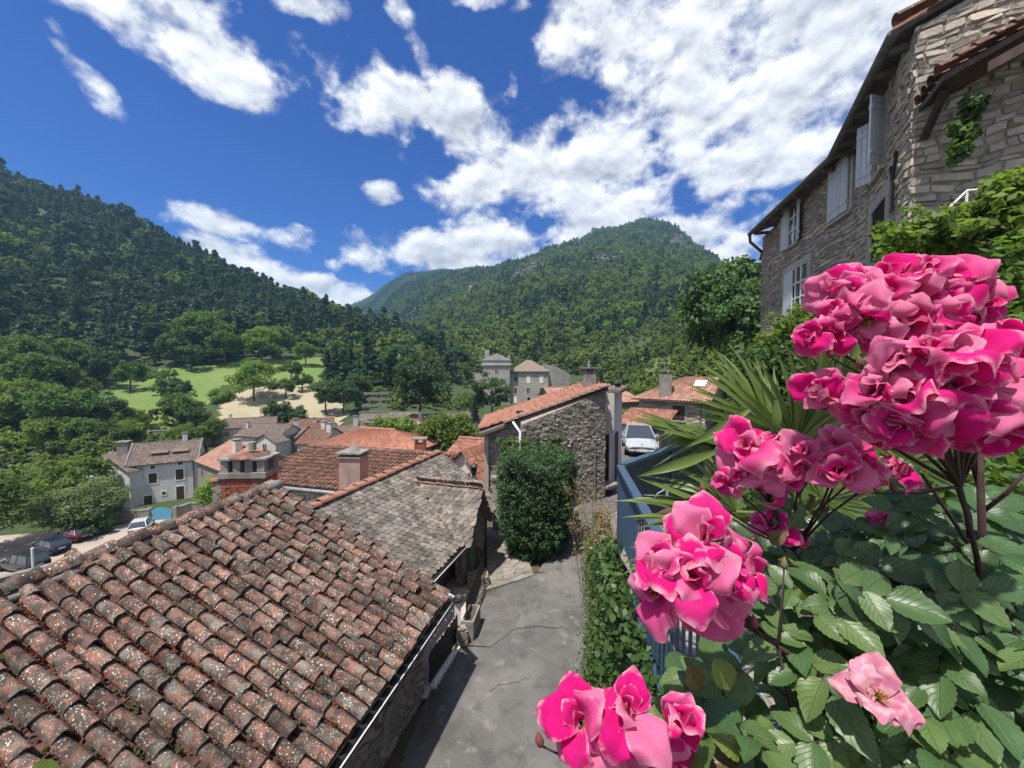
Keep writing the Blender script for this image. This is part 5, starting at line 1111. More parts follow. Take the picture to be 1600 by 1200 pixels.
    gp = thing('gable_wing', 'pale gabled wall with red tiles beside the fish-scale roof', 'house', V((*pxy(728, 17), -2))); p0, p1 = V((*pxy(702, 17.4), 0)), V((*pxy(757, 16.6), 0)); z0 = P(702, 722, 17.4).z-.1; z1 = P(728, 704, 17).z; uu = (p1-p0).normalized(); nn = V((uu.y, -uu.x, 0)); mid = p0.lerp(p1, .42)
    mb = MB(); mb.prism([p0+U*-5, p1+U*-5, p1+U*(z0-.7), mid+U*(z1-.08), p0+U*z0], -nn*4); obj('wall', mb, MT['render_cream'], gp)
    for q, zz, s in ((p0-uu*.15, z0-.1, 0), (p1+uu*.15, z0-.85, 1)):
        r = mid+U*z1; a, b = q+U*zz+nn*.25, q+U*zz-nn*4; corr_roof(gp, *((a, b) if s else (b, a)), *((r-nn*4, r+nn*.25) if s else (r+nn*.25, r-nn*4)), MT['tile_red'], .21, name='roof_slope')
    c = P(657, 700, 25); mb = MB(); t = thing('brick_chimney', 'short brick chimney with open cap between the plane trees', 'chimney', c-U*2); mb.box((c.x, c.y, c.z-1.2), (.7, .6, 3), .1); obj('stack', mb, MT['brick'], t)
    mb = MB(); [mb.box((c.x+s*.26, c.y, c.z+.45), (.14, .5, .3), .1) for s in (-1, 1)]; mb.box((c.x, c.y, c.z+.64), (.9, .75, .08), .1); obj('cap', mb, MT['concrete'], t)
    # roofs between castle and stone house
    H('tiled_house', 'house roof with a pale ridge wall just below the castle', pxy(862, 60), pxy(940, 62), 6, -6, P(862, 622, 60).z, 1.5, MT['rubble'], MT['tile_pink'], ())
    H('tiled_house', 'low red roof glimpsed between annex and lane-end house', pxy(945, 44), pxy(1000, 46), 7, -2, P(960, 628, 45).z, 1.3, MT['rubble'], MT['tile_pink'], ())
    # walls
    def lowwall(name, label, pts, zb, zt, th=.5, mat='rubble'):
        t = thing(name, label, 'wall', V((*pts[0], zb)))
        for p, q in zip(pts, pts[1:]):
            p, q = V((*p, 0)), V((*q, 0)); d = (q-p).normalized(); m = V((-d.y, d.x, 0))*th; mb = MB(); mb.ob(p+U*zb-m/2, q-p, m, U*(zt-zb)); b = obj('wall_length', mb, MT[mat], t)
            mb = MB(); mb.ob(p+U*zt-m*.56, q-p, m*1.12, U*.12); obj('coping', mb, MT['concrete'], b)
    lowwall('parapet_wall', 'long grey stone parapet along the near edge of the parking square', [(-78, 21), (-51, 28.5), (-40, 42.5), (-26, 45)], -17, -13.3, .6)
    lowwall('garden_wall', 'dark stone garden wall left of the sky-blue gate', [(-54, 49), (-48, 48.6), pxy(226, 49)], -15, -12.5, .5)
    lowwall('garden_wall', 'dark stone garden wall between the sky-blue gate and the trough', [pxy(262, 49.6), pxy(290, 51.5), pxy(338, 53)], -15, -12.6, .5)
    lowwall('terrace_wall', 'dark dry-stone terrace wall behind the pale house', [pxy(60, 74), pxy(150, 75), pxy(240, 77), pxy(345, 82)], -13, -6.9, .7)
    for k, (a, b, Y, y, lb) in enumerate(((568, 606, 100, 613, 'uppermost of the stepped dry-stone garden walls'), (572, 612, 96, 622, 'second of the stepped dry-stone garden walls'), (565, 610, 92, 632, 'third of the stepped dry-stone garden walls'), (560, 604, 88, 643, 'lowest of the stepped dry-stone garden walls'))):
        z = P(a, y, Y).z; lowwall('dry_stone_wall', lb+' above the hamlet', [pxy(a, Y), pxy(b, Y+1.5)], z-.6, z-.15, .5)
    # sky-blue gate
    g = thing('gate', 'sky-blue wooden gate with arched top beside the white car', 'gate', V((*pxy(245, 49.2), zp))); a, b = V((*pxy(228, 49), zp)), V((*pxy(260, 49.4), zp)); uu = (b-a).normalized(); l = (b-a).length; k = 14
    for i in range(k): t = (i+.5)/k; mb = MB(); mb.ob(a+uu*(l*i/k), uu*(l/k*.9), V((0, .06, 0)), U*(1.3+.3*sin(pi*t))); obj('board', mb, MT['blue_gate'], g)
    for s in (a-uu*.5, b+uu*.1): mb = MB(); mb.ob(s, uu*.45, V((0, .45, 0)), U*1.6); obj('gate_post', mb, MT['rubble'], g)
    # white trough by the wall
    t = thing('planter_trough', 'white concrete planter trough with a dark round emblem beside the black car', 'planter', V((*pxy(325, 50), zp))); a, b = V((*pxy(309, 50), zp)), V((*pxy(340, 51.5), zp)); uu = (b-a).normalized(); mm = V((-uu.y, uu.x, 0)); l = (b-a).length
    mb = MB(); mb.ob(a, uu*l, mm*.8, U*.95); obj('trough', mb, MT['white'], t); mb = MB(); c = a.lerp(b, .5)-mm*.03+U*.5; mb.cyl(c, c+mm*.05, .36, 14); obj('emblem', mb, MT['iron'], t)
    # pole at the parapet, sign post
    t = thing('pale_post', 'slim pale post standing on the parapet by the dark cars', 'post', V((*pxy(36, 33.5), -14))); mb = MB(); p = V((*pxy(36, 33.5), 0)); mb.cyl(p+U*-14, p+U*P(36, 858, 33.5).z, .09, 8); mb.lathe(p+U*P(36, 858, 33.5).z, [(.11, 0), (.11, .08), (0, .12)], 8); obj('post', mb, MT['white'], t)
village()
# ---------------------------------------------------------------- castle
def castle():
    Y = 128.; z = lambda y, Y=Y: P(800, y, Y).z; X = lambda px, Y=Y: (px-800)/F*Y
    def hipr(parent, x0, x1, y0, y1, zb, zt, ov, mat, name='roof', apex=None):
        mb = MB(); a = [V((x0-ov, y0-ov, zb)), V((x1+ov, y0-ov, zb)), V((x1+ov, y1+ov, zb)), V((x0-ov, y1+ov, zb))]; w = x1-x0; d = y1-y0
        r0, r1 = (V(((x0+x1)/2-max(0, w-d)/2, (y0+y1)/2, zt)), V(((x0+x1)/2+max(0, w-d)/2, (y0+y1)/2, zt)))
        mb.quad(a[0], a[1], r1, r0); mb.quad(a[2], a[3], r0, r1); mb.tri(a[1], a[2], r1); mb.tri(a[3], a[0], r0); mb.prism([p-U*.01 for p in a], -U*.25); return obj(name, mb, mat, parent)
    t = thing('castle', 'grey stone castle with a square machicolated tower and hipped roofs', 'castle', (X(800), Y, z(640)))
    x0, x1 = X(754.5), X(796.5); zb, zt = z(660), z(563); y0, y1 = Y, Y+9
    mb = MB(); mb.ob((x0, y0, zb), V((x1-x0, 0, 0)), V((0, 9, 0)), U*(z(571)-zb)); tw = obj('tower', mb, MT['castle'], t)
    mb = MB(); mb.ob((x0-.45, y0-.45, z(570)), V((x1-x0+.9, 0, 0)), V((0, 9.9, 0)), U*(zt-z(570))); obj('parapet', mb, MT['render_cream'], tw)
    nco = 20
    for i in range(nco): mb = MB(); xx = lerp(x0-.4, x1+.15, i/(nco-1)); mb.ob((xx, y0-.42, z(572.3)), V((.25, 0, 0)), V((0, .45, 0)), U*(z(570)-z(572.3))); obj('corbel', mb, MT['castle'], tw)
    hipr(tw, x0, x1, y0, y1, zt, z(551), .7, M('lauze_roof', (.155, .145, .135), [('n', .6, .4, .6, (.11, .10, .095), .8)], .9, ('n', 4, .05)))
    for (px, w, yt, yb) in ((760, 1.6, 548, 562), (795, .9, 557, 563)): mb = MB(); mb.box((X(px), Y+4, (z(yt)+z(yb))/2), (w, 1.2, z(yt)-z(yb)+1)); obj('chimney', mb, MT['castle'], tw)
    o = V((0, y0, 0)); ux = V((1, 0, 0)); nf = V((0, -1, 0))
    def win(par, a, b, c, d, Yf, fr='dressed', m=1, tr=1, fill='glass', nm='window'): window(par, V((0, Yf, 0)), ux, nf, X(a, Yf), z(d, Yf), X(c, Yf), z(b, Yf), MT[fr], MT[fill], .3, mull=m, trans=tr, name=nm, sill=False)
    for q in ((773.5, 576.5, 778.5, 583.5), (774, 589, 778.5, 595)): win(tw, *q, y0)
    for a, b in ((787, 579), (787, 596), (787.5, 606)): win(tw, a-.5, b-1, a+.5, b+1, y0, m=0, tr=0, fill='dark')
    # main block: recessed bay and front
    Y2 = Y+.9; bx0, bx1 = X(796), X(813); mb = MB(); mb.ob((X(795), Y2+.9, zb), V((X(812)-X(795), 0, 0)), V((0, 9, 0)), U*(z(579)-zb)); bay = obj('bay', mb, MT['castle'], t)
    for q in ((803.5, 588, 807.5, 595.5), (803.5, 606, 807.5, 615)): win(bay, *q, Y2+.9, fill='brown_wood', m=0, tr=0)
    win(bay, 802.5, 619.5, 807.5, 630, Y2+.9, fill='white', m=0, tr=0, nm='door')
    fx0, fx1 = X(810), X(857); mb = MB(); mb.ob((fx0, Y2, zb), V((fx1-fx0, 0, 0)), V((0, 11, 0)), U*(z(580)-zb)); blk = obj('main_block', mb, MT['castle'], t)
    for q in ((823, 587, 828.5, 598), (843, 587, 848.5, 598), (823, 606, 828, 614.5), (843, 606, 848.5, 614.5)): win(blk, *q, Y2, m=1, tr=1 if q[1] > 600 else 2, fill='glass' if q[1] > 600 else 'white')
    win(blk, 824, 620.5, 828.5, 629, Y2, m=0, tr=0, fill='dark', nm='door')
    rf = M('castle_roof', (.19, .155, .125), [('n', .5, .42, .6, (.25, .155, .115), .4), ('n', 3, .5, .7, (.14, .12, .105), .7)], .9, ('n', 5, .04))
    hipr(blk, X(797.5), fx1, Y2, Y2+11, z(580), z(562), .6, rf); mb = MB(); mb.ob((X(846), Y2+4, z(580)), V((X(852)-X(846), 0, 0)), V((0, 3, 0)), U*(z(571)-z(580))); obj('stair_turret', mb, MT['castle'], blk)
    # right wing with a sloping gable
    mb = MB(); mb.prism([(X(851), Y+5, zb), (X(896), Y+8, zb), (X(896), Y+8, z(585)), (X(874), Y+6.5, z(573)), (X(851), Y+5, z(568))], V((1, 9, 0))); obj('right_wing', mb, MT['castle'], t)
    mb = MB(); mb.ob((X(740), Y+6, zb), V((2.6, 0, 0)), V((0, 4, 0)), U*(z(585)-zb)); obj('low_annex', mb, MT['castle'], t)
castle()
# ---------------------------------------------------------------- vehicles
def car(name, label, loc, rz, paint, L=4.1, Wd=1.75, H=1.5, kind='hatch', front_detail=False):
    """x forward; lofted body, glazed cabin, wheels"""
    t = thing(name, label, 'car', loc, rz); pm = MT['car_paint'](name+'_paint', paint); hw = Wd/2
    st = {'hatch': [(-.5, .40, .80, .86), (-.485, .30, .90, .94), (-.40, .26, .94, 1.), (-.1, .24, .93, 1.), (.14, .24, .93, 1.), (.22, .25, .92, .99), (.36, .26, .80, .96), (.46, .30, .68, .88), (.495, .38, .58, .74)],
          'mpv': [(-.5, .40, .84, .86), (-.485, .30, .95, .94), (-.40, .26, 1., 1.), (-.1, .24, .98, 1.), (.12, .24, .98, 1.), (.24, .25, .97, .99), (.38, .26, .86, .96), (.465, .30, .70, .88), (.5, .38, .60, .74)]}['mpv' if kind == 'mpv' else 'hatch']
    mb = MB(); n = 9; secs = []
    for x, zb, zt, w in st:
        w *= hw; x *= L; sec = [(0, zb), (w*.8, zb), (w*.96, zb+.06), (w, lerp(zb, zt, .35)), (w*1.0, lerp(zb, zt, .7)), (w*.95, zt-.04), (w*.86, zt), (w*.5, zt+.025), (0, zt+.035)]
        secs.append([V((x, y, z)) for y, z in sec]+[V((x, -y, z)) for y, z in sec[::-1][1:-1]])
    m = len(secs[0]); vs = [p for s in secs for p in s]
    mb.add(vs, [(i*m+k, i*m+(k+1) % m, (i+1)*m+(k+1) % m, (i+1)*m+k) for i in range(len(secs)-1) for k in range(m)]+[tuple(range(m)), tuple(range((len(secs)-1)*m, len(secs)*m))[::-1]])
    obj('body', mb, pm, t, True, local=True)
    zb_ = st[3][2]+.02
    if kind == 'mpv': cab = [(-.47, .0, .92), (-.40, .92, .90), (-.1, 1., .86), (.02, .98, .85), (.27, .0, .92)]
    elif kind == 'estate': cab = [(-.475, .0, .92), (-.42, .95, .86), (-.1, 1., .84), (.03, .96, .84), (.2, .0, .92)]
    else: cab = [(-.47, .0, .92), (-.36, .92, .84), (-.1, 1., .84), (.03, .94, .84), (.2, .0, .92)]
    hc = H-zb_; low = [(x*L, w*hw) for x, _, w in cab]
    sec = []
    for x, f, w in cab: z = zb_+hc*f; wt = hw*(.92 if f == 0 else lerp(.92, .70, f)); sec.append((x*L, z, wt))
    g = MB(); r = MB()
    for k in range(len(sec)-1):
        (xa, za, wa), (xb, zb2, wb) = sec[k], sec[k+1]
        if k in (0, len(sec)-2):                      # rear and front screens
            g.quad((xa, -wa, za), (xa, wa, za), (xb, wb, zb2), (xb, -wb, zb2))
        else:
            r.quad((xa, -wa, za), (xa, wa, za), (xb, wb, zb2), (xb, -wb, zb2)); r.quad((xa, -wa, za+.03), (xa, wa, za+.03), (xb, wb, zb2+.03), (xb, -wb, zb2+.03))
    for s in (-1, 1):
        pts = [(x, s*w, z) for x, z, w in sec]; base0, base1 = pts[0], pts[-1]
        g.add(pts, [tuple(range(len(pts)))])
        bar = MB(); bar.tube([(p[0], p[1]*1.01, p[2]+.015) for p in pts], .035, 5); r.add(bar.v, bar.f)
        for xx in (-.16, .04): bar = MB(); bar.tube([(xx*L, s*hw*.93, zb_), (xx*L*.98, s*hw*.71, H-.02)], .035, 5); r.add(bar.v, bar.f)
    obj('windows', g, MT['glass'], t, local=True); obj('roof', r, pm, t, local=True)
    for sx in (-.31, .31):
        for sy in (-1, 1):
            c = V((sx*L, sy*(hw-.09), .31)); w = MB(); w.tube([c-V((0, .1, 0)), c+V((0, .1, 0))], .31, 16); wh = obj('wheel', w, MT['tyre'], t, local=True)
            w = MB(); w.tube([c+V((0, sy*.095, 0)), c+V((0, sy*.108, 0))], .2, 12); obj('rim', w, MT['rim'], wh, M4=pw(t))
            w = MB(); w.tube([c+V((0, sy*.0, .02)), c+V((0, sy*.091, .02))], .37, 16); obj('wheel_arch', w, MT['tyre'], t, local=True)
    for s in (-1, 1):
        w = MB(); w.ob((-.492*L, s*hw*.9-(.0 if s < 0 else .22), .62), (.06, 0, 0), (0, .22, 0), (0, 0, .26)); obj('tail_light', w, MT['lamp_red'], t, local=True)
        w = MB(); w.add([(.44*L, s*hw*.93, .62), (.485*L, s*hw*.58, .58), (.47*L, s*hw*.6, .70), (.41*L, s*hw*.94, .75), (.40*L, s*hw*.8, .60)], [(0, 1, 2, 3), (0, 1, 4), (2, 3, 4), (1, 2, 4), (0, 3, 4)]); obj('headlight', w, MT['lamp_clear'], t, local=True)
        w = MB(); w.box((.14*L, s*(hw+.08), zb_+.08), (.14, .2, .13)); obj('mirror', w, pm, t, local=True)
    w = MB(); w.box((-.502*L, 0, .66), (.03, .52, .12)); obj('number_plate', w, MT['plate'], t, local=True)
    w = MB(); w.box((-.485*L, 0, .36), (.1, Wd*.82, .16)); obj('rear_bumper', w, MT['tyre'], t, local=True)
    w = MB(); w.prism([(.497*L, -hw*.55, .34), (.497*L, hw*.55, .34), (.492*L, hw*.62, .5), (.492*L, -hw*.62, .5)], (.02, 0, 0)); obj('grille', w, MT['tyre'], t, local=True)
    w = MB(); w.box((.512*L, 0, .42), (.02, .52, .11)); pl = obj('number_plate', w, MT['plate'], t, local=True)
    w = MB(); [w.box((.5185*L, -.2+.066*k, .42), (.004, .03 if k % 3 else .04, .065)) for k in range(7) if k not in (2, 5)]; obj('plate_characters', w, MT['tyre'], pl, M4=pw(t))
    if front_detail:
        w = MB(); w.prism([(.46*L, -.05, .665), (.46*L, .02, .66), (.46*L, .055, .70), (.455*L, .03, .735), (.455*L, .05, .77), (.452*L, 0, .785), (.452*L, -.05, .76), (.456*L, -.03, .71)], (.03, 0, .01)); obj('emblem', w, MT['tyre'], t, local=True)
        for s in (-1, 1):
            w = MB(); w.tube([(.475*L, s*hw*.72, .44), (.497*L, s*hw*.70, .44)], .07, 10); obj('fog_light', w, MT['lamp_clear'], t, local=True)
        w = MB(); w.prism([(.488*L, -hw*.8, .24), (.488*L, hw*.8, .24), (.488*L, hw*.8, .31), (.488*L, -hw*.8, .31)], (.03, 0, 0)); obj('front_bumper', w, MT['tyre'], t, local=True)
        w = MB(); [w.box((.507*L, 0, zz), (.012, hw*1.1, .012)) for zz in (.36, .48)]; obj('grille_bar', w, MT['rim'], t, local=True)
    return t
def cars():
    c = P(1003, 715, 21.8); car('parked_car', 'silver family car facing us at the top of the lane', (7.95, 24.0, lane_z(22)+.03), R(-103), (.50, .52, .54), 4.36, 1.84, 1.56, 'mpv', True)
    zz = -13.88
    def at(px, Y): return ((px-800)/F*Y, Y, zz)
    car('parked_car', 'white hatchback seen from behind near the sky-blue gate', at(212, 46), R(122), (.62, .63, .64), 4.1, 1.75, 1.5)
    car('parked_car', 'black estate car parked beside the white trough', at(291, 47.5), R(150), (.012, .012, .014), 4.5, 1.8, 1.5, 'estate')
    car('parked_car', 'dark red car in the shade of the pale leafy tree', at(103, 43.5), R(165), (.13, .008, .012), 4.1, 1.75, 1.45)
    car('parked_car', 'dark blue car between the red car and the grey one', at(64, 40.5), R(165), (.018, .028, .055), 4.0, 1.72, 1.5)
    car('parked_car', 'dark grey estate car at the left edge of the parking square', at(20, 37), R(168), (.030, .032, .036), 4.6, 1.85, 1.7, 'estate')
    m = thing('motorcycle', 'dark motorcycle standing left of the silver car', 'motorcycle', (6.15, 23.3, lane_z(22)+.03), R(-100))
    for x in (-.65, .65):
        w = MB(); prof = [V((x+.3*cos(a*pi/8), 0, .31+.3*sin(a*pi/8))) for a in range(17)]; w.tube(prof, .06, 6, cap=False); wh = obj('wheel', w, MT['tyre'], m, local=True); w = MB(); w.tube([(x, -.04, .31), (x, .04, .31)], .1, 10); [w.tube([(x, 0, .31), (x+.28*cos(a*pi/3), 0, .31+.28*sin(a*pi/3))], .012, 4) for a in range(6)]; obj('rim', w, MT['rim'], wh, M4=pw(m))
    w = MB(); w.lathe((0.12, 0, .72), [(.0, -.02), (.2, 0), (.24, .1), (.17, .22), (0, .27)], 10); obj('tank', w, MT['iron'], m, True, local=True)
    w = MB(); w.prism([(-.65, -.13, .78), (0, -.11, .76), (0, .11, .76), (-.65, .13, .78)], (0, 0, .1)); obj('seat', w, MT['tyre'], m, local=True)
    w = MB(); w.box((0, 0, .48), (.5, .3, .34)); obj('engine', w, MT['zinc_dark'], m, local=True)
    w = MB(); [w.tube([(.65, s*.1, .31), (.36, s*.1, .98)], .028, 6) for s in (-1, 1)]; w.tube([(.36, 0, .95), (-.6, 0, .72)], .03, 6); w.tube([(-.65, 0, .31), (0, 0, .4)], .03, 6); obj('frame', w, MT['zinc_dark'], m, local=True)
    w = MB(); w.tube([(.2, -.36, 1.08), (.34, -.15, 1.02), (.34, .15, 1.02), (.2, .36, 1.08)], .016, 6); obj('handlebar', w, MT['iron'], m, local=True)
    w = MB(); w.tube([(.44, 0, .92), (.54, 0, .92)], [.06, .1], 12); obj('headlight', w, MT['lamp_clear'], m, local=True)
    w = MB(); w.tube([(.1, .18, .35), (-.8, .2, .42)], [.03, .05], 8); obj('exhaust', w, MT['rim'], m, local=True)
cars()
# ---------------------------------------------------------------- terrace with black railing, planters, steps of paving
FA, FB = V((-1.50, 6.75, 0)), V((-1.16, 7.85, 0)); FC, FD = V((-1.0, 8.2, 0)), V((-.78, 10.2, 0))
def lane_side():
    # pink tiled terrace
    t = thing('terrace_floor', 'small terrace paved with pale pink tiles behind the black railing', 'terrace', (-1.8, 8.5, 0))
    mb = MB(); mb.add([(-1.75, 6.6, .02), (FA.x+.03, FA.y, .02), (FB.x+.03, FB.y, .02), (FC.x+.03, FC.y, .02), (FD.x+.03, FD.y, .02), (-1.1, 11.0, .02), (-2.4, 11, .02), (-2.6, 6.9, .02)], [tuple(range(8))]); obj('bed', mb, MT['mortar'], t)
    d = V((.16, .987, 0)); m = V((.987, -.16, 0)); o = V((-2.9, 6.7, .03)); k = .29
    tm = MB().ob((0, 0, 0), d*(k-.012), m*(k-.012), V((0, 0, .02))).mesh('floor_tile'); tm.materials.append(MT['floor_tile'])
    for i in range(16):
        for j in range(8):
            p = o+d*(i*k)+m*(j*k); q = p+d*k*.5+m*k*.5
            fx = lerp(FA.x, FD.x, (q.y-FA.y)/(FD.y-FA.y)); w = -2.05+.17*(q.y-6.7)
            if w-.95 < q.x < fx-.02 and q.y < 10.9-.25*abs(q.x+1.4): obj('floor_tile', tm, None, t, M4=Matrix.Translation(p))
    mb = MB(); mb.ob((FC.x-.15, 9.75, .03), (.55, .15, 0), (-.10, .45, 0), (0, 0, .28)); obj('flower_bed_kerb', mb, MT['rubble_near'], t)
    # railings
    def railing(name, label, pts, h, sp, scallop=False, skirt=False):
        r = thing(name, label, 'railing', pts[0]); L = [0]
        for p, q in zip(pts, pts[1:]): L.append(L[-1]+(q-p).length)
        def at(s):
            for k in range(len(pts)-1):
                if s <= L[k+1] or k == len(pts)-2: return pts[k].lerp(pts[k+1], (s-L[k])/(L[k+1]-L[k]))
        n = int(L[-1]/sp)
        for i in range(n+1):
            p = at(L[-1]*i/n)
            if skirt: q = at(min(L[-1], L[-1]*(i+.93)/n)); dd = q-p; mb = MB(); mb.ob(p+U*.10, dd, V((dd.y, -dd.x, 0)).normalized()*.025, U*(h-.04+.03*(i % 2))); obj('slat', mb, MT['iron'], r)
            else:
                mb = MB(); mb.tube([p+U*.08, p+U*h], .011, 5); obj('bar', mb, MT['iron'], r)
        for z in (.12, h-.06): mb = MB(); mb.tube([p+U*z for p in pts], .017, 5); obj('rail', mb, MT['iron'], r)
    railing('iron_fence', 'black slatted fence panel along the near edge of the terrace', [FA, FB], .55, .062, skirt=True)
    cur = [FC, FC.lerp(FD, .5), FD]+[V((-1.28+.50*cos(a), 10.22+.62*sin(a), 0)) for a in (.15, .5, .85, 1.2, 1.55, 1.9, 2.3)]
    railing('iron_railing', 'black bar railing curving round the far end of the terrace', cur, .74, .085)
    mb = MB(); t = thing('fence_kerb', 'pale concrete kerb under the black slatted fence', 'kerb', FA); mb.ob(FA+V((.03, -.02, -.02)), FB-FA, V((.10, -.02, 0)), U*.09); obj('kerb', mb, MT['white'], t)
    mb = MB(); t = thing('low_wall', 'low rubble wall under the curved black railing', 'wall', FC)
    pp = [FC, FC.lerp(FD, .5), FD]+cur[3:]
    for p, q in zip(pp, pp[1:]): dd = (q-p); nn = V((dd.y, -dd.x, 0)).normalized()*.16; mb.ob(p-U*.1-nn*.1, dd, nn, U*.22)
    obj('wall', mb, MT['rubble_near'], t)
    pl = thing('white_post', 'white rendered gate post with a dark bowl on top by the terrace', 'post', FB+V((.02, .12, 0))); c = FB+V((0, .15, 0))
    mb = MB(); mb.box(c+U*.42, (.13, .13, .84), .2); obj('post', mb, MT['white'], pl)
    mb = MB(); mb.lathe(c+U*.84, [(.0, 0), (.1, .0), (.14, .07), (.12, .075), (.05, .03), (0, .03)], 12); obj('bowl', mb, MT['iron'], pl)
    pb = thing('stone_planter', 'rectangular concrete planter standing on the lane by the gate post', 'planter', c+V((.24, .12, 0))); c2 = c+V((.27, .18, 0)); dq = V((.16, .987, 0)); mq = V((.987, -.16, 0))
    mb = MB(); o = c2-dq*.3-mq*.13; [mb.ob(o+a, b, cc, U*.46) for a, b, cc in ((V(), dq*.6, mq*.04), (mq*.22, dq*.6, mq*.04), (mq*.04, dq*.04, mq*.18), (mq*.04+dq*.56, dq*.04, mq*.18))]; obj('trough', mb, MT['concrete'], pb)
    mb = MB(); mb.ob(o+mq*.04+dq*.04+U*.3, dq*.52, mq*.18, U*.08); obj('soil', mb, MT['soil'], pb)
    sb = thing('stone_block', 'small rough stone block at the foot of the gate post', 'stone block', c+V((.07, -.22, 0))); mb = MB(); mb.box(c+V((.1, -.2, .17)), (.24, .2, .36), .3); mb.box(c+V((.1, -.2, .37)), (.19, .16, .05), .3); obj('block', mb, MT['rubble_near'], sb)
    # crazy paving path
    t = thing('paved_path', 'pale crazy-paved path between the fish-scale house and the hedge', 'path', (-.2, 11, 0)); rd = random.Random(5)
    Q = [V((-.62, 9.75, 0)), V((.62, 10.45, 0)), V((.0, 14.2, 0)), V((-.95, 13.6, 0))]
    mb = MB(); mb.prism([p+U*.03 for p in Q], U*.02); obj('bed', mb, MT['mortar'], t)
    nu, nv = 5, 15; gx = [[Q[0].lerp(Q[1], min(1, max(0, (i+rd.uniform(-.3, .3)*(0 < i < nu))/nu))).lerp(Q[3].lerp(Q[2], i/nu), min(1, max(0, (j+rd.uniform(-.35, .35)*(0 < j < nv))/nv))) for j in range(nv+1)] for i in range(nu+1)]
    for i in range(nu):
        for j in range(nv):
            q = [gx[i][j], gx[i+1][j], gx[i+1][j+1], gx[i][j+1]]; c = sum(q, V())/4; q = [c+(p-c)*.92 for p in q]; mb = MB(); mb.prism([p+U*.045 for p in q], U*rd.uniform(.018, .032)); obj('paving_stone', mb, MT['paving'], t)
    mb = MB(); mb.ob(V((-.66, 9.72, -.03)), V((1.3, .73, 0)), V((-.05, .09, 0)), U*.10); obj('edge_step', mb, MT['concrete'], t)
    # door wall fragments behind the path
    w = thing('garden_pier', 'pale stone pier at the end of the paved path', 'pier', (-.62, 13.6, 0)); mb = MB(); mb.box((-.55, 13.5, .9), (.28, .3, 1.9), .1); obj('pier', mb, MT['dressed'], w); mb = MB(); mb.box((-.55, 13.5, 1.9), (.36, .38, .1), .1); obj('cap', mb, MT['concrete'], w)
    # clipped cypress hedge
    h = thing('hedge', 'tall clipped green cypress hedge standing at the bend of the lane', 'hedge', (.72, 11.75, 0)); cx, cy = .76, 11.85; cs = []; rs = []
    rd = np.random.default_rng(9)
    for _ in range(1500):
        a = rd.uniform(0, 2*pi); z = rd.uniform(.0, 1.)**.9; k = 2.8; w = (1.02+.14*z-.30*max(0, .28-z)/.28); r = w*rd.uniform(.86, 1.02)+.05*sin(a*5+z*9)
        ca, sa = cos(a), sin(a); sq = 1/max(abs(ca)**k+abs(sa)**k, 1e-6)**(1/k)
        cs.append((cx+ca*sq*r*1.03, cy+sa*sq*r*.9, .1+z*2.85+.12*sin(a*3+1)*z))
    for _ in range(420):
        x, y = rd.uniform(-1.08, 1.08, 2); cs.append((cx+x, cy+y*.9, 2.95+.16*sin(x*3+y*2)+rd.uniform(-.1, .22)))
    vs, q, val = leaf_cloud(cs, .13, 15, .058, 1., .28, .5); obj('foliage', npmesh('foliage', vs, q, val), MT['cypress'], h)
    mb = MB(); [mb.tube([(cx+x, cy+y, -.1), (cx+x*1.1, cy+y, 2.4)], .06, 6) for x, y in ((-.4, 0), (.3, .2), (0, -.3))]; obj('stem', mb, MT['bark'], h)
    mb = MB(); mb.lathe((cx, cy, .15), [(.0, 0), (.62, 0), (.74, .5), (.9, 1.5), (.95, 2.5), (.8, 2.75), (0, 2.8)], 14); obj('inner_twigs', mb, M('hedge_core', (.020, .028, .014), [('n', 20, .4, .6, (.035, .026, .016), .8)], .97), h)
    # plant pots and dry litter beside the hedge are left to the weeds; climber over the hedge top
    cl = thing('climber', 'light green climbing plant spilling over the top of the hedge', 'plant', (1.0, 13.2, 2.4)); cs = [(.5+rd.uniform(-.9, 1.2), 13.0+rd.uniform(-.25, .3), 2.85+rd.uniform(-.3, .55)) for _ in range(60)]
    obj('foliage', npmesh('foliage', *leaf_cloud(cs, .16, 26, .06)), MT['leaf_mid'], cl)
    mb = MB(); mb.tube([(.6, 13.1, 0), (.7, 13.1, 1.5), (.9, 13.0, 3.)], .03, 5); obj('stem', mb, MT['bark'], cl)
lane_side()
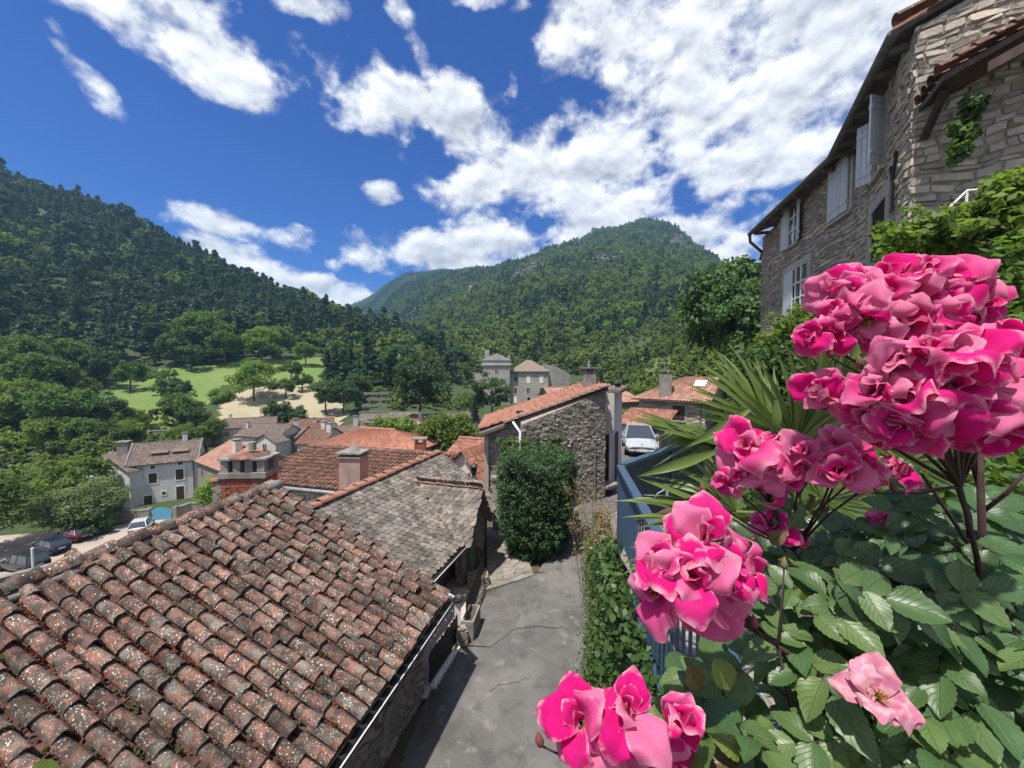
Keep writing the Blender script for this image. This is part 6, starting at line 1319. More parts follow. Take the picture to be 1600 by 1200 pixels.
# ---------------------------------------------------------------- retaining wall, ivy, blue railing, garden
def garden():
    RW = [V((.95, -2, 0)), V((1.12, 2, 0)), V((1.36, 4.7, 0)), V((1.95, 7.2, 0)), V((2.75, 10.6, 0)), V((5.2, 14, 0)), V((8.0, 17.2, 0)), V((9.6, 20, 0))]; RT = [3.85, 3.85, 3.85, 2.2, 1.6, 2.0, 2.4, 2.4]
    w = thing('retaining_wall', 'ivy-covered retaining wall below the blue railing', 'wall', RW[1])
    for k in range(len(RW)-1):
        a, b = RW[k], RW[k+1]; mb = MB(); d = (b-a).normalized(); n = V((d.y, -d.x, 0))*.4; mb.add([a-U*.3, b-U*.3, b+U*RT[k+1], a+U*RT[k], a+n-U*.3, b+n-U*.3, b+n+U*RT[k+1], a+n+U*RT[k]], [(0, 1, 2, 3), (4, 5, 6, 7), (3, 2, 6, 7), (0, 3, 7, 4), (1, 2, 6, 5)]); obj('wall_length', mb, MT['rubble_near'], w)
    # garden ground: terrace then bank up to the big house
    mg = MB(); mb = MB(); xs = [.95+i*.6 for i in range(30)]; ys = [-4+j*.8 for j in range(29)]
    def gz(x, y):
        b = min(max((x-2.8-.33*max(0, y-4))/3.5, 0), 1)*min(max((14.5-y)/3, 0), 1); far = min(max((y-5.5)/4, 0), 1)
        return 3.8-1.7*far*(1-b)+b*b*(3-2*b)*(2.6 if y > 4 else 1.2)
    def gx(x, y):
        if y < 4.7: lo = 1.15
        else: lo = np.interp(y, [4.7, 7.2, 10.6, 14, 17.2, 20], [1.5, 2.1, 2.9, 5.4, 8.2, 9.8])
        return lo+(x-.95)
    for i in range(len(xs)-1):
        for j in range(len(ys)-1): (mb if ys[j] < 4.5 else mg).quad(*[(gx(a, b), b, gz(gx(a, b), b)) for a, b in ((xs[i], ys[j]), (xs[i+1], ys[j]), (xs[i+1], ys[j+1]), (xs[i], ys[j+1]))])
    struct('garden_ground', mb, MT['gravel'], smooth=True); struct('garden_bank', mg, MT['soil'], smooth=True)
    # ivy and creepers over the wall
    iv = thing('ivy', 'mass of ivy and creepers hanging over the retaining wall beside the lane', 'ivy', (1.3, 5, 0)); rd = np.random.default_rng(4); cs = []; rs = []
    for _ in range(1150):
        y = rd.uniform(1.8, 10.8); x = np.interp(y, [-2, 2, 4.7, 7.2, 10.6], [.95, 1.12, 1.36, 1.95, 2.75]); top = np.interp(y, [2, 4.7, 5.2, 7.2, 10.6], [3.7, 3.7, 3.0, 2.4, 1.7]); z = top*(1-rd.random()**1.4*.98); bul = .10+.22*(.5+.5*sin(y*2.3+z*1.7))*(1-z/6)+.12*rd.random()
        cs.append((x-bul, y, z)); rs.append(.10+.10*rd.random())
    obj('foliage', npmesh('foliage', *leaf_cloud(cs, np.array(rs), 24, .036, 1., .75, .8)), MT['ivy'], iv)
    for k in range(3):
        cs = [(np.interp(y, [2, 4.7, 7.2, 10.6], [1.0, 1.15, 1.65, 2.45])-.25*rd.random(), y, np.interp(y, [2, 4.7, 7.2, 10.6], [3.2, 3.2, 2.4, 1.5])*rd.uniform(.25, 1)) for y in rd.uniform(3.+k*2, 5.2+k*2.2, 60)]
        obj('foliage', npmesh('foliage', *leaf_cloud(cs, .15, 26, .026, 1., .6, .6)), (MT['leaf_light'], MT['leaf_pale'], MT['leaf_mid'])[k], iv)
    mb = MB(); [mb.tube([(1.2+.07*k, 3.2+.9*k, 0), (1.15+.1*k, 3.3+.9*k, 1.5), (1.25+.1*k, 3.2+.9*k, 2.9)], .018, 5) for k in range(5)]; obj('stem', mb, MT['bark'], iv)
    # dry feathery shrub beyond the railing corner
    ds = thing('dry_shrub', 'dry straw-coloured feathery shrub beyond the corner of the blue railing', 'shrub', (1.95, 7.3, 0)); cs = []
    stems = MB()
    for k in range(90):
        b = V((rd.uniform(1.60, 2.2), rd.uniform(5.6, 9.0), .6)); tp = b+V((rd.normal(0, .2)-.1, rd.normal(0, .2), rd.uniform(1.3, 2.9))); stems.tube([b, b.lerp(tp, .5)+V((rd.normal(0, .05), 0, 0)), tp], [.008, .006, .003], 4)
        for j in range(7): q = b.lerp(tp, rd.uniform(.3, 1)); cs.append((q.x, q.y, q.z))
    obj('stem', stems, MT['dry'], ds); obj('seed_heads', npmesh('seed_heads', *leaf_cloud(cs, .11, 24, .020, 1.3, .5, .3)), MT['dry'], ds)
    # blue railing
    hr = 1.2; zr = EYE-hr; C = PZ(969, 731, zr); N = PZ(1105, 980, zr); d = (N-C).normalized(); E = C-d*0+d*5.0
    r = thing('blue_railing', 'blue painted steel railing with vertical bars along the terrace edge', 'railing', (C.x, C.y, zr-1)); h = 1.02
    nn = V((-d.y, d.x, 0))
    mb = MB(); mb.ob(C-nn*.04, d*5, nn*.08, U*.035); obj('top_rail', mb, MT['blue'], r)
    mb = MB(); mb.ob(C-nn*.02-U*h, d*5, nn*.04, U*.04); obj('bottom_rail', mb, MT['blue'], r)
    k = .115; i = 1
    while i*k < 5: mb = MB(); p = C+d*(i*k)-U*h; mb.ob(p-nn*.008-d*.008, nn*.016, d*.016, U*h); obj('bar', mb, MT['blue'], r); i += 1
    for s in (0., 1.7, 3.4): mb = MB(); p = C+d*s-U*(h+.12); mb.ob(p-nn*.03-d*.03*(1 if s else 0), nn*.06, d*.06, U*(h+.11)); obj('post', mb, MT['blue'], r)
    E2 = PZ(1062, 697, zr); d2 = (E2-C).normalized(); n2 = V((-d2.y, d2.x, 0)); L2 = (E2-C).length*1.6
    g = thing('blue_gate', 'dark blue boarded gate panel meeting the railing at its far corner', 'gate', (C.x+.5, C.y+.5, zr-1))
    mb = MB(); mb.ob(C+d2*.05-n2*.045+U*.002, d2*L2, n2*.09, U*.04); obj('top_rail', mb, MT['blue'], g)
    np_ = 14
    for q in range(np_): mb = MB(); mb.ob(C+d2*(.06+L2*q/np_)-U*h, d2*(L2/np_-.006), n2*.025, U*(h-.002)); obj('board', mb, MT['blue_dark'], g)
    for s in (.0, .5, .98): mb = MB(); mb.ob(C+d2*(.06+L2*s*.97)-n2*.03-U*(h+.1), d2*.05, n2*.02, U*(h+.09)); obj('post', mb, MT['blue'], g)
    p = P(1036, 768, 4.6); mb = MB(); mb.tube([p+V((-.13, 0, -.12)), p+V((-.06, 0, -.02)), p+V((.05, 0, .04))], .008, 6); mb.tube([p+V((.05, 0, .05)), p+V((.05, 0, -.09))], .02, 8); obj('latch', mb, MT['zinc'], g)
garden()
def garden_plants():
    # climbing vine on the right house and shrubs of the bank
    def shrub(name, label, ctr, n, mat, size, per=26, rad=.16, cat='shrub', spread=None, stem=None):
        t = thing(name, label, cat, V(ctr[0])-U*.3); cs = []
        for (px, py, Y, sx, sy, sY) in spread:
            for _ in range(n):
                a = rng.normal(0, .5, 3).clip(-1, 1); cs.append(tuple(P(px+a[0]*sx, py+a[1]*sy, Y+a[2]*sY)))
        obj('foliage', npmesh('foliage', *leaf_cloud(cs, rad, per, size, 1., .72, .5)), mat, t)
        if stem: mb = MB(); [mb.tube([P(*q) for q in s], .02, 5) for s in stem]; obj('stem', mb, MT['bark'], t)
        return t
    shrub('grape_vine', 'leafy vine draping the balcony of the big stone house', [P(1500, 400, 4.6)], 26, MT['leaf_light'], .045, 22, .12, 'vine',
          [(1400, 385, 4.9, 28, 26, .25), (1450, 365, 4.7, 40, 34, .3), (1500, 350, 4.5, 40, 30, .2), (1560, 305, 4.3, 36, 26, .2), (1590, 330, 4.2, 40, 40, .2), (1545, 345, 4.3, 44, 30, .2), (1480, 390, 4.8, 60, 20, .2), (1595, 285, 4.2, 24, 24, .2)], [[(1480, 480, 4.9), (1490, 380, 4.8), (1560, 310, 4.6)]])
    shrub('laurel_shrub', 'dark glossy shrub below the balcony at the right edge', [P(1580, 450, 4.2)], 40, MT['leaf_mid'], .045, 24, .14, 'shrub', [(1575, 400, 4.2, 40, 40, .3), (1590, 450, 4.2, 40, 40, .4), (1560, 470, 4.3, 40, 40, .4), (1600, 500, 4.1, 60, 40, .4)], [[(1590, 600, 4.2), (1580, 400, 4.2)]])
    shrub('hanging_creeper', 'small creeper hanging in the shade under the tiled canopy', [P(1510, 195, 4.75)], 16, MT['leaf_dark'], .04, 18, .09, 'creeper', [(1520, 170, 4.75, 12, 16, .1), (1508, 205, 4.75, 18, 20, .1), (1500, 235, 4.75, 12, 12, .1)], [[(1530, 150, 4.8), (1510, 200, 4.75), (1500, 240, 4.75)]])
    shrub('bank_shrub', 'light green bush at the foot of the big stone house', [P(1240, 520, 9)], 44, MT['leaf_light'], .06, 24, .2, 'shrub', [(1235, 520, 9.5, 34, 22, .5), (1262, 505, 9., 24, 26, .5), (1205, 538, 10, 26, 18, .5), (1280, 520, 8.6, 30, 30, .5)], [[(1240, 580, 9.2), (1240, 500, 9.2)]])
    shrub('bank_bush', 'dark bush in the bank behind the palm', [P(1240, 580, 7)], 60, MT['leaf_dark'], .06, 24, .22, 'shrub', [(1190, 570, 8, 50, 26, .6), (1250, 570, 7.5, 60, 30, .6), (1300, 590, 7, 60, 40, .6), (1200, 610, 8, 60, 30, .6), (1360, 640, 6., 80, 60, .6), (1480, 600, 5., 90, 90, .6)], [[(1260, 640, 7.2), (1240, 560, 7.2)]])
    shrub('garden_shrub', 'low mixed green planting on the terrace behind the roses', [P(1300, 800, 3)], 60, MT['leaf_mid'], .045, 22, .14, 'shrub', [(1330, 760, 3.6, 90, 60, .6), (1450, 780, 3.2, 120, 70, .5), (1570, 760, 3., 90, 90, .5), (1220, 790, 3.2, 50, 40, .4)], [[(1350, 860, 3.4), (1340, 760, 3.4)]])
garden_plants()
# ---------------------------------------------------------------- trees one can tell apart
def trees():
    def T(name, pr, px, py, wpx, label, Y=None, h=None, zoff=0., cat='tree'):
        """px,py foot of the trunk in the view; wpx crown width there"""
        if Y: p = V(((px-800)/F*Y, Y, ground_at((px-800)/F*Y, Y)))
        else: p = hit(px, py, 60)
        base = {'oakA': 6.2, 'oakB': 7, 'oakC': 5.4, 'plane': 7.8, 'linden': 8.4, 'pineA': 4.6, 'pineB': 5.4, 'fruit': 4., 'bushA': 4., 'bushB': 4.}[pr]
        s = wpx/F*p.y/base*1.02; put_tree(name, PR[pr], p+U*zoff, s, label, cat, sz=(s*h if h else None))
    # valley floor, near the parking square and roofs
    put_tree('linden_tree', PR['linden'], V((*P(136, 868, 46).xy, -14.3)), .86, 'big pale-flowered round tree beside the parking square', rz=.4)
    put_tree('leafy_tree', PR['oakB'], V((-56, 40, -14)), 1.25, 'light green tree at the left edge behind the dark cars', rz=1)
    put_tree('leafy_tree', PR['oakB'], V((-58, 50, -14)), 1.2, 'yellow-green tree between the left edge and the pale round tree', rz=2)
    put_tree('dark_shrub', PR['bushA'], V((-50, 44.5, -14)), 1.2, 'dark shrub in the shade behind the dark red car', 'shrub')
    put_tree('plane_tree', PR['plane'], V((*P(609, 700, 36).xy, P(609, 712, 36).z-1.5)), .76, 'left one of the two round plane trees behind the red roofs', rz=.3)
    put_tree('plane_tree', PR['plane'], V((*P(706, 700, 33).xy, P(706, 712, 33).z-1.6)), .78, 'right one of the two round plane trees behind the red roofs', rz=2.1)
    put_tree('plane_tree', PR['plane'], V((*P(357, 760, 33).xy, P(357, 760, 33).z-2.6)), .56, 'leafy tree rising behind the brick chimney', rz=4)
    put_tree('leafy_tree', PR['oakC'], V((*P(768, 640, 95).xy, P(768, 648, 95).z-1.5)), 1.55, 'dark green tree in front of the castle tower', rz=1)
    put_tree('leafy_tree', PR['oakB'], V((*P(735, 640, 99).xy, P(748, 646, 99).z-1)), .95, 'lighter green tree left of the castle tower', rz=1)
    put_tree('blue_spruce', PR['pineA'], V((*P(741, 650, 80).xy, P(741, 655, 80).z-1)), .55, 'small bluish conifer beside the low shed', 'conifer')
    put_tree('leafy_tree', PR['oakC'], V((*P(655, 655, 88).xy, P(655, 656, 88).z-1.5)), 2.1, 'broad dark tree above the pink pyramid roof', rz=2.5)
    put_tree('leafy_tree', PR['oakD'], V((*P(1133, 560, 34).xy, P(1133, 575, 34).z-2)), 1.42, 'tall dark tree standing left of the big stone house', rz=2.6, sz=1.65)
    put_tree('leafy_tree', PR['oakD'], V((*P(1168, 560, 30).xy, P(1168, 565, 30).z-2)), .95, 'dark tree hugging the corner of the big stone house', rz=4, sz=1.25)
    put_tree('garden_bush', PR['bushB'], V((*P(975, 650, 34).xy, P(975, 655, 34).z-1.)), .75, 'light green bushes seen past the annex', 'shrub')
    rows = [('walnut_tree', 'oakA', 203, 613, 44, 'round tree standing alone on the meadow, leftmost'), ('fruit_tree', 'fruit', 246, 602, 26, 'small tree on the meadow right of the lone round tree'), ('fruit_tree', 'fruit', 264, 597, 22, 'small tree in the middle of the meadow'),
            ('walnut_tree', 'oakC', 300, 582, 34, 'dark-stemmed tree on the upper edge of the meadow'), ('walnut_tree', 'oakA', 275, 572, 50, 'broad tree on the upper left of the meadow'), ('walnut_tree', 'oakA', 318, 566, 74, 'largest tree above the meadow'), ('walnut_tree', 'oakA', 352, 572, 50, 'tree right of the largest one above the meadow'),
            ('fruit_tree', 'oakB', 396, 628, 66, 'wide spreading tree at the edge of the mown field'), ('fruit_tree', 'fruit', 446, 624, 34, 'gnarled fruit tree in the middle of the mown field'), ('fruit_tree', 'fruit', 455, 598, 36, 'fruit tree at the top of the mown field'), ('fruit_tree', 'fruit', 472, 612, 30, 'leaning fruit tree near the wood end of the mown field'),
            ('bush', 'bushA', 432, 660, 50, 'dense dark bush at the foot of the mown field'), ('bush', 'bushA', 462, 658, 34, 'small dark bush beside the dense one'), ('fruit_tree', 'oakC', 508, 650, 44, 'dark tree at the lower right of the mown field'), ('fruit_tree', 'oakC', 536, 648, 40, 'dark tree next to the stepped walls'), ('fruit_tree', 'oakA', 560, 628, 40, 'tree above the stepped walls'),
            ('bush', 'bushB', 345, 628, 34, 'pale bush at the left end of the mown field'), ('bush', 'bushA', 262, 618, 40, 'rounded dark bush below the meadow'), ('bush', 'bushA', 285, 612, 26, 'small dark bush below the meadow'), ('leafy_tree', 'oakA', 282, 672, 54, 'green tree left of the mown field'), ('leafy_tree', 'oakC', 300, 686, 38, 'dark tree above the terrace wall'), ('bush', 'bushB', 240, 690, 34, 'light bush on top of the terrace wall'),
            ('pine_tree', 'pineA', 524, 606, 34, 'tallest dark pine beside the meadow'), ('pine_tree', 'pineA', 538, 606, 30, 'dark pine right of the tallest one'), ('pine_tree', 'pineA', 512, 604, 28, 'dark pine left of the tallest one'), ('pine_tree', 'pineA', 548, 596, 26, 'slim pine at the right of the dark pines'), ('pine_tree', 'pineB', 250, 560, 40, 'rounded pine above the small meadow trees'), ('pine_tree', 'pineB', 668, 572, 40, 'dark pine right of the upper meadow'), ('pine_tree', 'pineA', 690, 585, 34, 'dark conifer left of the castle'), ('pine_tree', 'pineB', 712, 600, 40, 'spreading conifer beside the castle'),
            ('walnut_tree', 'oakB', 410, 566, 56, 'pale tree at the right end of the meadow'), ('walnut_tree', 'oakA', 438, 560, 46, 'tree behind the pale one at the end of the meadow'), ('walnut_tree', 'oakA', 478, 572, 34, 'slender-stemmed tree between meadow and pines'), ('walnut_tree', 'oakB', 562, 585, 42, 'light tree right of the dark pines'), ('fruit_tree', 'fruit', 592, 564, 26, 'small tree on the upper meadow'), ('bush', 'bushB', 600, 600, 40, 'light bush below the upper meadow'), ('leafy_tree', 'oakC', 622, 604, 50, 'dark tree below the upper meadow'), ('leafy_tree', 'oakA', 645, 612, 50, 'green tree between the upper meadow and the broad dark tree'),
            ('leafy_tree', 'oakB', 112, 645, 62, 'yellowish-green tree left of the meadow'), ('leafy_tree', 'oakA', 60, 650, 90, 'large green tree on the left slope'), ('leafy_tree', 'oakB', 20, 690, 100, 'bright green tree at the left edge of the slope'), ('leafy_tree', 'oakA', 100, 700, 90, 'green tree above the terrace wall at far left'), ('leafy_tree', 'oakC', 165, 684, 50, 'dark green tree left of the pale house'), ('leafy_tree', 'oakB', 200, 680, 44, 'light tree behind the pale house'), ('leafy_tree', 'oakA', 40, 610, 80, 'green tree high on the left edge of the slope'), ('leafy_tree', 'oakA', 110, 600, 64, 'tree above the yellowish-green one on the left'), ('leafy_tree', 'oakC', 160, 606, 44, 'dark tree at the left end of the meadow'), ('bush', 'bushB', 150, 712, 60, 'bright bush behind the wing of the pale house')]
    for name, pr, px, py, w, lb in rows: T(name, pr, px, py, w, lb, cat='shrub' if name == 'bush' else 'tree')
    pts = []; rd = random.Random(3)
    for k in range(46):
        px, py = rd.uniform(-40, 340), rd.uniform(590, 720)
        if any(abs(px-q[2]) < 18 and abs(py-q[3]) < 12 for q in rows): continue
        if py < 672 and px > 120: continue
        p = hit(px, py, 62); s = rd.uniform(.7, 1.15); put_tree('slope_tree', PR[rd.choice(('oakA', 'oakB', 'oakC', 'oakB'))], p, s, 'leafy green tree in the thicket on the left-hand slope', group='thicket trees on the left-hand slope')
trees()
# rocky outcrops on the mountain
def rocks():
    mt = M('limestone_cliff', (.19, .18, .165), [('n', .08, .4, .6, (.15, .14, .13), .8), ('z', .5, .45, .65, (.10, .10, .085), .8)], .95, ('n', .4, .8))
    for px, py, w, h, lb in ((948, 402, 40, 18, 'grey cliff band below the summit'), (975, 396, 26, 16, 'smaller grey cliff right of the cliff band'), (818, 428, 26, 26, 'rocky crag on the left shoulder of the mountain'), (838, 415, 24, 22, 'rock step above the left crag'), (1056, 376, 18, 34, 'steep rock face right of the summit'), (705, 478, 22, 12, 'pale rocks in the clearing on the far ridge'), (790, 446, 16, 14, 'small rock below the left crag')):
        p = hit(px, py+h*.4, 200); k = p.y/F; t = thing('rock_outcrop', lb, 'rock', p); mb = MB(); rd = random.Random(px)
        n, m = 22, 9; vs = []
        for j in range(m):
            for i in range(n):
                a = pi*i/(n-1); f = sin(pi*min(1, (j+.4)/(m-.3)))**.5; r = (.55+.9*rd.random())
                vs.append((-cos(a)*w*k*.55*f*r, -sin(a)*w*k*.16*r+4, (j/(m-1)-.35)*h*k*(.8+.4*rd.random())))
        mb.add(vs, [(j*n+i, j*n+i+1, (j+1)*n+i+1, (j+1)*n+i) for j in range(m-1) for i in range(n-1)]); obj('rock', mb, mt, t, local=True)
rocks()
# ---------------------------------------------------------------- palm
def palm():
    pm = M('palm_leaf', (.105, .150, .030), [('y', 5, .42, .62, (.065, .115, .026), .8), ('n', 2.5, .5, .7, (.17, .18, .04), .7)], .42, None, .28, 'objr', .45, transl=.3)
    dk = M('palm_petiole', (.10, .12, .035), [('n', 9, .45, .6, (.08, .06, .03), .7)], .6)
    t = thing('fan_palm', 'fan palm with folded green fronds behind the roses', 'palm', P(1230, 800, 2.2)); root = P(1250, 830, 2.3); rd = random.Random(6)
    def seg_mesh(L, w, droop, fold):
        n = 9; vs = []
        for i in range(n+1):
            s = i/n; ww = w*(.35+.65*min(1, s/.35))*(1-max(0, (s-.45)/.55)**1.6)+.0006; z = -droop*L*max(0, s-.45)**2*2.6; y = L*s*(1-.25*droop*max(0, s-.5))
            vs += [(-ww, y, z+fold*ww), (0, y, z), (ww, y, z+fold*ww)]
        q = []
        for i in range(n): q += [(i*3, i*3+1, i*3+4, i*3+3), (i*3+1, i*3+2, i*3+5, i*3+4)]
        return npmesh('leaf_segment', vs, q, None, None, False)
    SG = [seg_mesh(1, .034, d, f) for d, f in ((.0, .7), (.12, .6), (.35, .5), (1.1, .4), (.6, .55))]
    for m in SG: m.materials.append(pm)
    #  hub (px,py,Y), main direction (px,py,Y), normal hint, radius, n, spread, droop set
    FR = [((1243, 692, 2.15), (1243, 560, 2.0), (0, -1, .25), .62, 27, 225, (0, 0, 1, 1)), ((1205, 668, 2.35), (1110, 560, 2.5), (.3, -.9, .3), .60, 24, 130, (0, 0, 1)), ((1330, 640, 2.3), (1290, 510, 2.2), (0, -1, .1), .66, 24, 170, (0, 0, 0, 1)),
          ((1150, 706, 2.05), (1000, 650, 2.0), (0, -.5, .8), .66, 9, 20, (1, 1, 0)), ((1120, 690, 2.1), (1060, 668, 2.0), (.2, -.6, .7), .34, 9, 90, (3, 3, 3, 4)), ((1165, 820, 1.9), (1000, 776, 1.9), (0, -.45, .85), .64, 13, 34, (1, 1, 0)),
          ((1150, 800, 2.0), (1090, 740, 2.0), (.1, -.8, .5), .42, 16, 120, (2, 1, 4)), ((1110, 880, 1.8), (1000, 900, 1.75), (.1, -.5, .8), .42, 14, 90, (2, 1)), ((1285, 780, 2.1), (1330, 700, 2.2), (0, -1, .3), .46, 20, 200, (0, 1, 2)), ((1200, 800, 2.3), (1190, 900, 2.2), (0, -1, .2), .5, 18, 150, (1, 2)), ((1420, 720, 2.2), (1480, 640, 2.2), (0, -1, .3), .5, 20, 190, (0, 1, 2))]
    for hub, tip, nh, rad, n, spread, dset in FR:
        h = P(*hub); ax = (P(*tip)-h).normalized(); nr = V(nh); nr = (nr-ax*nr.dot(ax)).normalized(); sd_ = ax.cross(nr)
        mb = MB(); mb.tube([root, root.lerp(h, .5)+V((0, 0, .05)), h], [.016, .012, .010], 6); fr = obj('frond', mb, dk, t, True)
        for i in range(n):
            a = R(spread)*((i+.5)/n-.5)+rd.gauss(0, .02); d = ax*cos(a)+sd_*sin(a)+nr*rd.gauss(0, .05); d.normalize(); x = d.cross(nr).normalized(); z = x.cross(d)
            if z.z < 0 and rd.random() < .0: z = -z
            L = rad*(1-.28*(abs(a)/R(spread/2))**2)*rd.uniform(.9, 1.06); k = rd.uniform(.82, 1.12)*(rad/.62)**.3
            obj('leaf_segment', SG[rd.choice(dset)], None, fr, M4=frame(h, x*k*.62, d*L, z*L*.9 if dset[0] == 3 else z*k*.62))
    for (a, b) in (((1212, 625, 1.95), (1209, 690, 1.93)), ((1120, 705, 1.9), (1000, 745, 1.85)), ((1170, 640, 1.95), (1075, 700, 1.9)), ((1180, 850, 1.7), (1265, 770, 1.75)), ((1330, 560, 2.2), (1355, 520, 2.2))):
        A, B = P(*a), P(*b); d = (B-A); L = d.length; d.normalize(); nr = V((0, -1, .3)); x = d.cross(nr).normalized(); obj('bent_leaf_segment', SG[1], None, t, M4=frame(A, x*.75, d*L, x.cross(d)*.7))
palm()
# ---------------------------------------------------------------- rose bush
def rose_bush():
    def petal_mat():
        m = bpy.data.materials.new('rose_petal'); m.use_nodes = True; nb = NB(m.node_tree); out = nb.n('ShaderNodeOutputMaterial'); bs = nb.n('ShaderNodeBsdfPrincipled'); oi = nb.n('ShaderNodeObjectInfo')
        uv = nb.n('ShaderNodeTexCoord').outputs['UV']; sp = nb.n('ShaderNodeSeparateXYZ'); nb.put(sp.inputs[0], uv); u, v = sp.outputs[0], sp.outputs[1]
        ob = nb.n('ShaderNodeTexCoord').outputs['Object']; ob = nb.vm('ADD', ob, nb.vm('SCALE', (5., 9., 3.), sc=oi.outputs['Random']))
        rim = nb.m('MAXIMUM', nb.m('ABSOLUTE', nb.m('MULTIPLY_ADD', u, 2, -1)), v)
        rn = oi.outputs['Random']
        c = nb.mix(nb.ss(rn, .0, 1.), (.66, .006, .185), (.66, .022, .24))
        c = nb.mix(nb.ss(rn, .56, .85, 0, .8), c, (.72, .22, .38))
        c = nb.mix(nb.ss(nb.noise(nb.vm('MULTIPLY', ob, (1, .25, 1)), 60, 4, .6), .48, .72, 0, .35), c, (.62, .01, .20))
        c = nb.mix(nb.m('MULTIPLY', nb.ss(rim, .86, 1.0, 0, .9), nb.ss(nb.noise(ob, 5, 3), .36, .62)), c, (.80, .46, .54))
        c = nb.mix(nb.ss(v, .2, .0, 0, .4), c, (.80, .35, .38)); c = nb.mix(nb.m('MULTIPLY', nb.ss(v, .45, 1., 0, .55), nb.ss(rn, .3, .7)), c, (.74, .22, .37))
        c = nb.mix(nb.ss(nb.noise(ob, 40, 3), .68, .76, 0, .35), c, (.80, .30, .42))
        nb.put(bs.inputs['Base Color'], c); bs.inputs['Roughness'].default_value = .72; bs.inputs['Specular IOR Level'].default_value = .12
        bs.inputs['Sheen Weight'].default_value = .08
        bm = nb.n('ShaderNodeBump'); nb.put(bm.inputs['Height'], nb.noise(nb.vm('MULTIPLY', uv, (14, 1.2, 1)), 3, 4, .6)); bm.inputs['Distance'].default_value = .0006; nb.put(bs.inputs['Normal'], bm.outputs[0])
        tr = nb.n('ShaderNodeBsdfTranslucent'); nb.put(tr.inputs[0], c); mx = nb.n('ShaderNodeMixShader'); mx.inputs[0].default_value = .42
        nb.nt.links.new(bs.outputs[0], mx.inputs[1]); nb.nt.links.new(tr.outputs[0], mx.inputs[2]); nb.nt.links.new(mx.outputs[0], out.inputs[0]); return m
    pmat = petal_mat()
    fade = M('faded_petal', (.60, .20, .31), [('n', 2.6, .42, .58, (.72, .42, .46), .85), ('n', 5, .60, .68, (.42, .22, .09), .75)], .6, None, .12, 'objr', .2, transl=.3, tcol=(1, .9, .8))
    def petal(seed, cup, curl, ruff, w=.95):
        rd = random.Random(seed); n = 14; vs = []; uv = []; ph = rd.uniform(0, 6); ph2 = rd.uniform(0, 6); pt = rd.uniform(.0, .3); tw = rd.gauss(0, .22)
        for j in range(n+1):
            v = j/n
            for i in range(n+1):
                u = i/n*2-1; wid = w*.5*(.16+.84*sin(min(1, v*1.02+.05)**.75*pi*.56))*(1-.30*max(0, v-.72)/.28*(1 if v > .72 else 0)*abs(u)**1.5)
                y = v*(1-.36*max(0, abs(u))**2.5*v)+pt*max(0, 1-abs(u)*3)*max(0, v-.7)*1.2
                x = u*wid
                z = cup*(x*x*1.9+.42*v*v)-curl*max(0, v-.62)**2*3.2-curl*.9*max(0, abs(u)-.62)**2*2.4*v+ruff*v*v*(sin(u*3.1+ph)+.7*sin(u*6.3+ph2))*.5+tw*u*v*.4
                vs.append((x, y, z)); uv.append((i/n, v))
        q = [(j*(n+1)+i, j*(n+1)+i+1, (j+1)*(n+1)+i+1, (j+1)*(n+1)+i) for j in range(n) for i in range(n)]
        me = npmesh('petal', vs, q, None, [uv[k] for f in q for k in f], True); me.materials.append(pmat); return me
    PI_ = [petal(k, .9, .45, .10, .85) for k in range(5)]; PMd = [petal(10+k, .55, .70, .15, 1.05) for k in range(8)]; PO = [petal(20+k, .25, .85, .18, 1.14) for k in range(10)]
    FD = [m.copy() for m in PO[:4]+PMd[:2]]
    for m in FD: m.materials.clear(); m.materials.append(fade)
    t = thing('rose_bush', 'rose bush covered in clusters of loose bright pink roses in the foreground', 'rose bush', P(1520, 1190, .75)-U*.6); rd = random.Random(11)
    sepal = MB(); sepal.lathe((0, 0, 0), [(.0, -.012), (.006, -.010), (.007, 0), (.004, .006)], 7)
    for k in range(5): a = k*1.2566; sepal.add([(cos(a)*.006-sin(a)*.004, sin(a)*.006+cos(a)*.004, 0), (cos(a)*.006+sin(a)*.004, sin(a)*.006-cos(a)*.004, 0), (cos(a)*.026, sin(a)*.026, -.006)], [(0, 1, 2)])
    sem = sepal.mesh('sepals', True); sem.materials.append(MT['stemgreen'])
    heart = MB(); rr = random.Random(2)
    for k in range(26): a = rr.uniform(0, 6.28); r = rr.uniform(.002, .008); heart.tube([(0, 0, 0), (cos(a)*r, sin(a)*r, rr.uniform(.006, .012))], .0006, 3)
    hme = heart.mesh('stamens'); hme.materials.append(M('stamen', (.30, .18, .03), (), .8))
    stems = []
    def bloom(px, py, Y, dia, face, openn=1., faded=False, npet=None):
        """face: direction the flower looks, world vector"""
        c = P(px, py, Y); f = V(face).normalized(); R_ = dia/2/F*Y
        x = f.cross(V((0, 0, 1)) if abs(f.z) < .9 else V((1, 0, 0))).normalized(); y = f.cross(x)
        b = obj('rose_bloom', sem, None, t, M4=frame(c-f*R_*.35, x*(R_/.045), y*(R_/.045), f*(R_/.045)))
        st = rd.random()
        if st < .22: wh = [(3, .22, .75, PI_), (4, .45, 1.0, PMd), (3, .8, 1.1, PMd+PO), (2, 1.7, 1.1, PO)]
        elif st < .62: wh = [(2, .4, .6, PI_), (3, .8, .95, PMd), (5, 1.25*openn, 1.15, PO), (3, 1.8, 1.15, PO)]
        else: wh = [(3, .6, .7, PI_), (4, 1.0, 1.05, PMd+PO), (4, 1.5, 1.2, PO)]
        if rd.random() < .35: obj('stamens', hme, None, b, M4=frame(c-f*R_*.2, x*(R_/.03), y*(R_/.03), f*(R_/.03)))
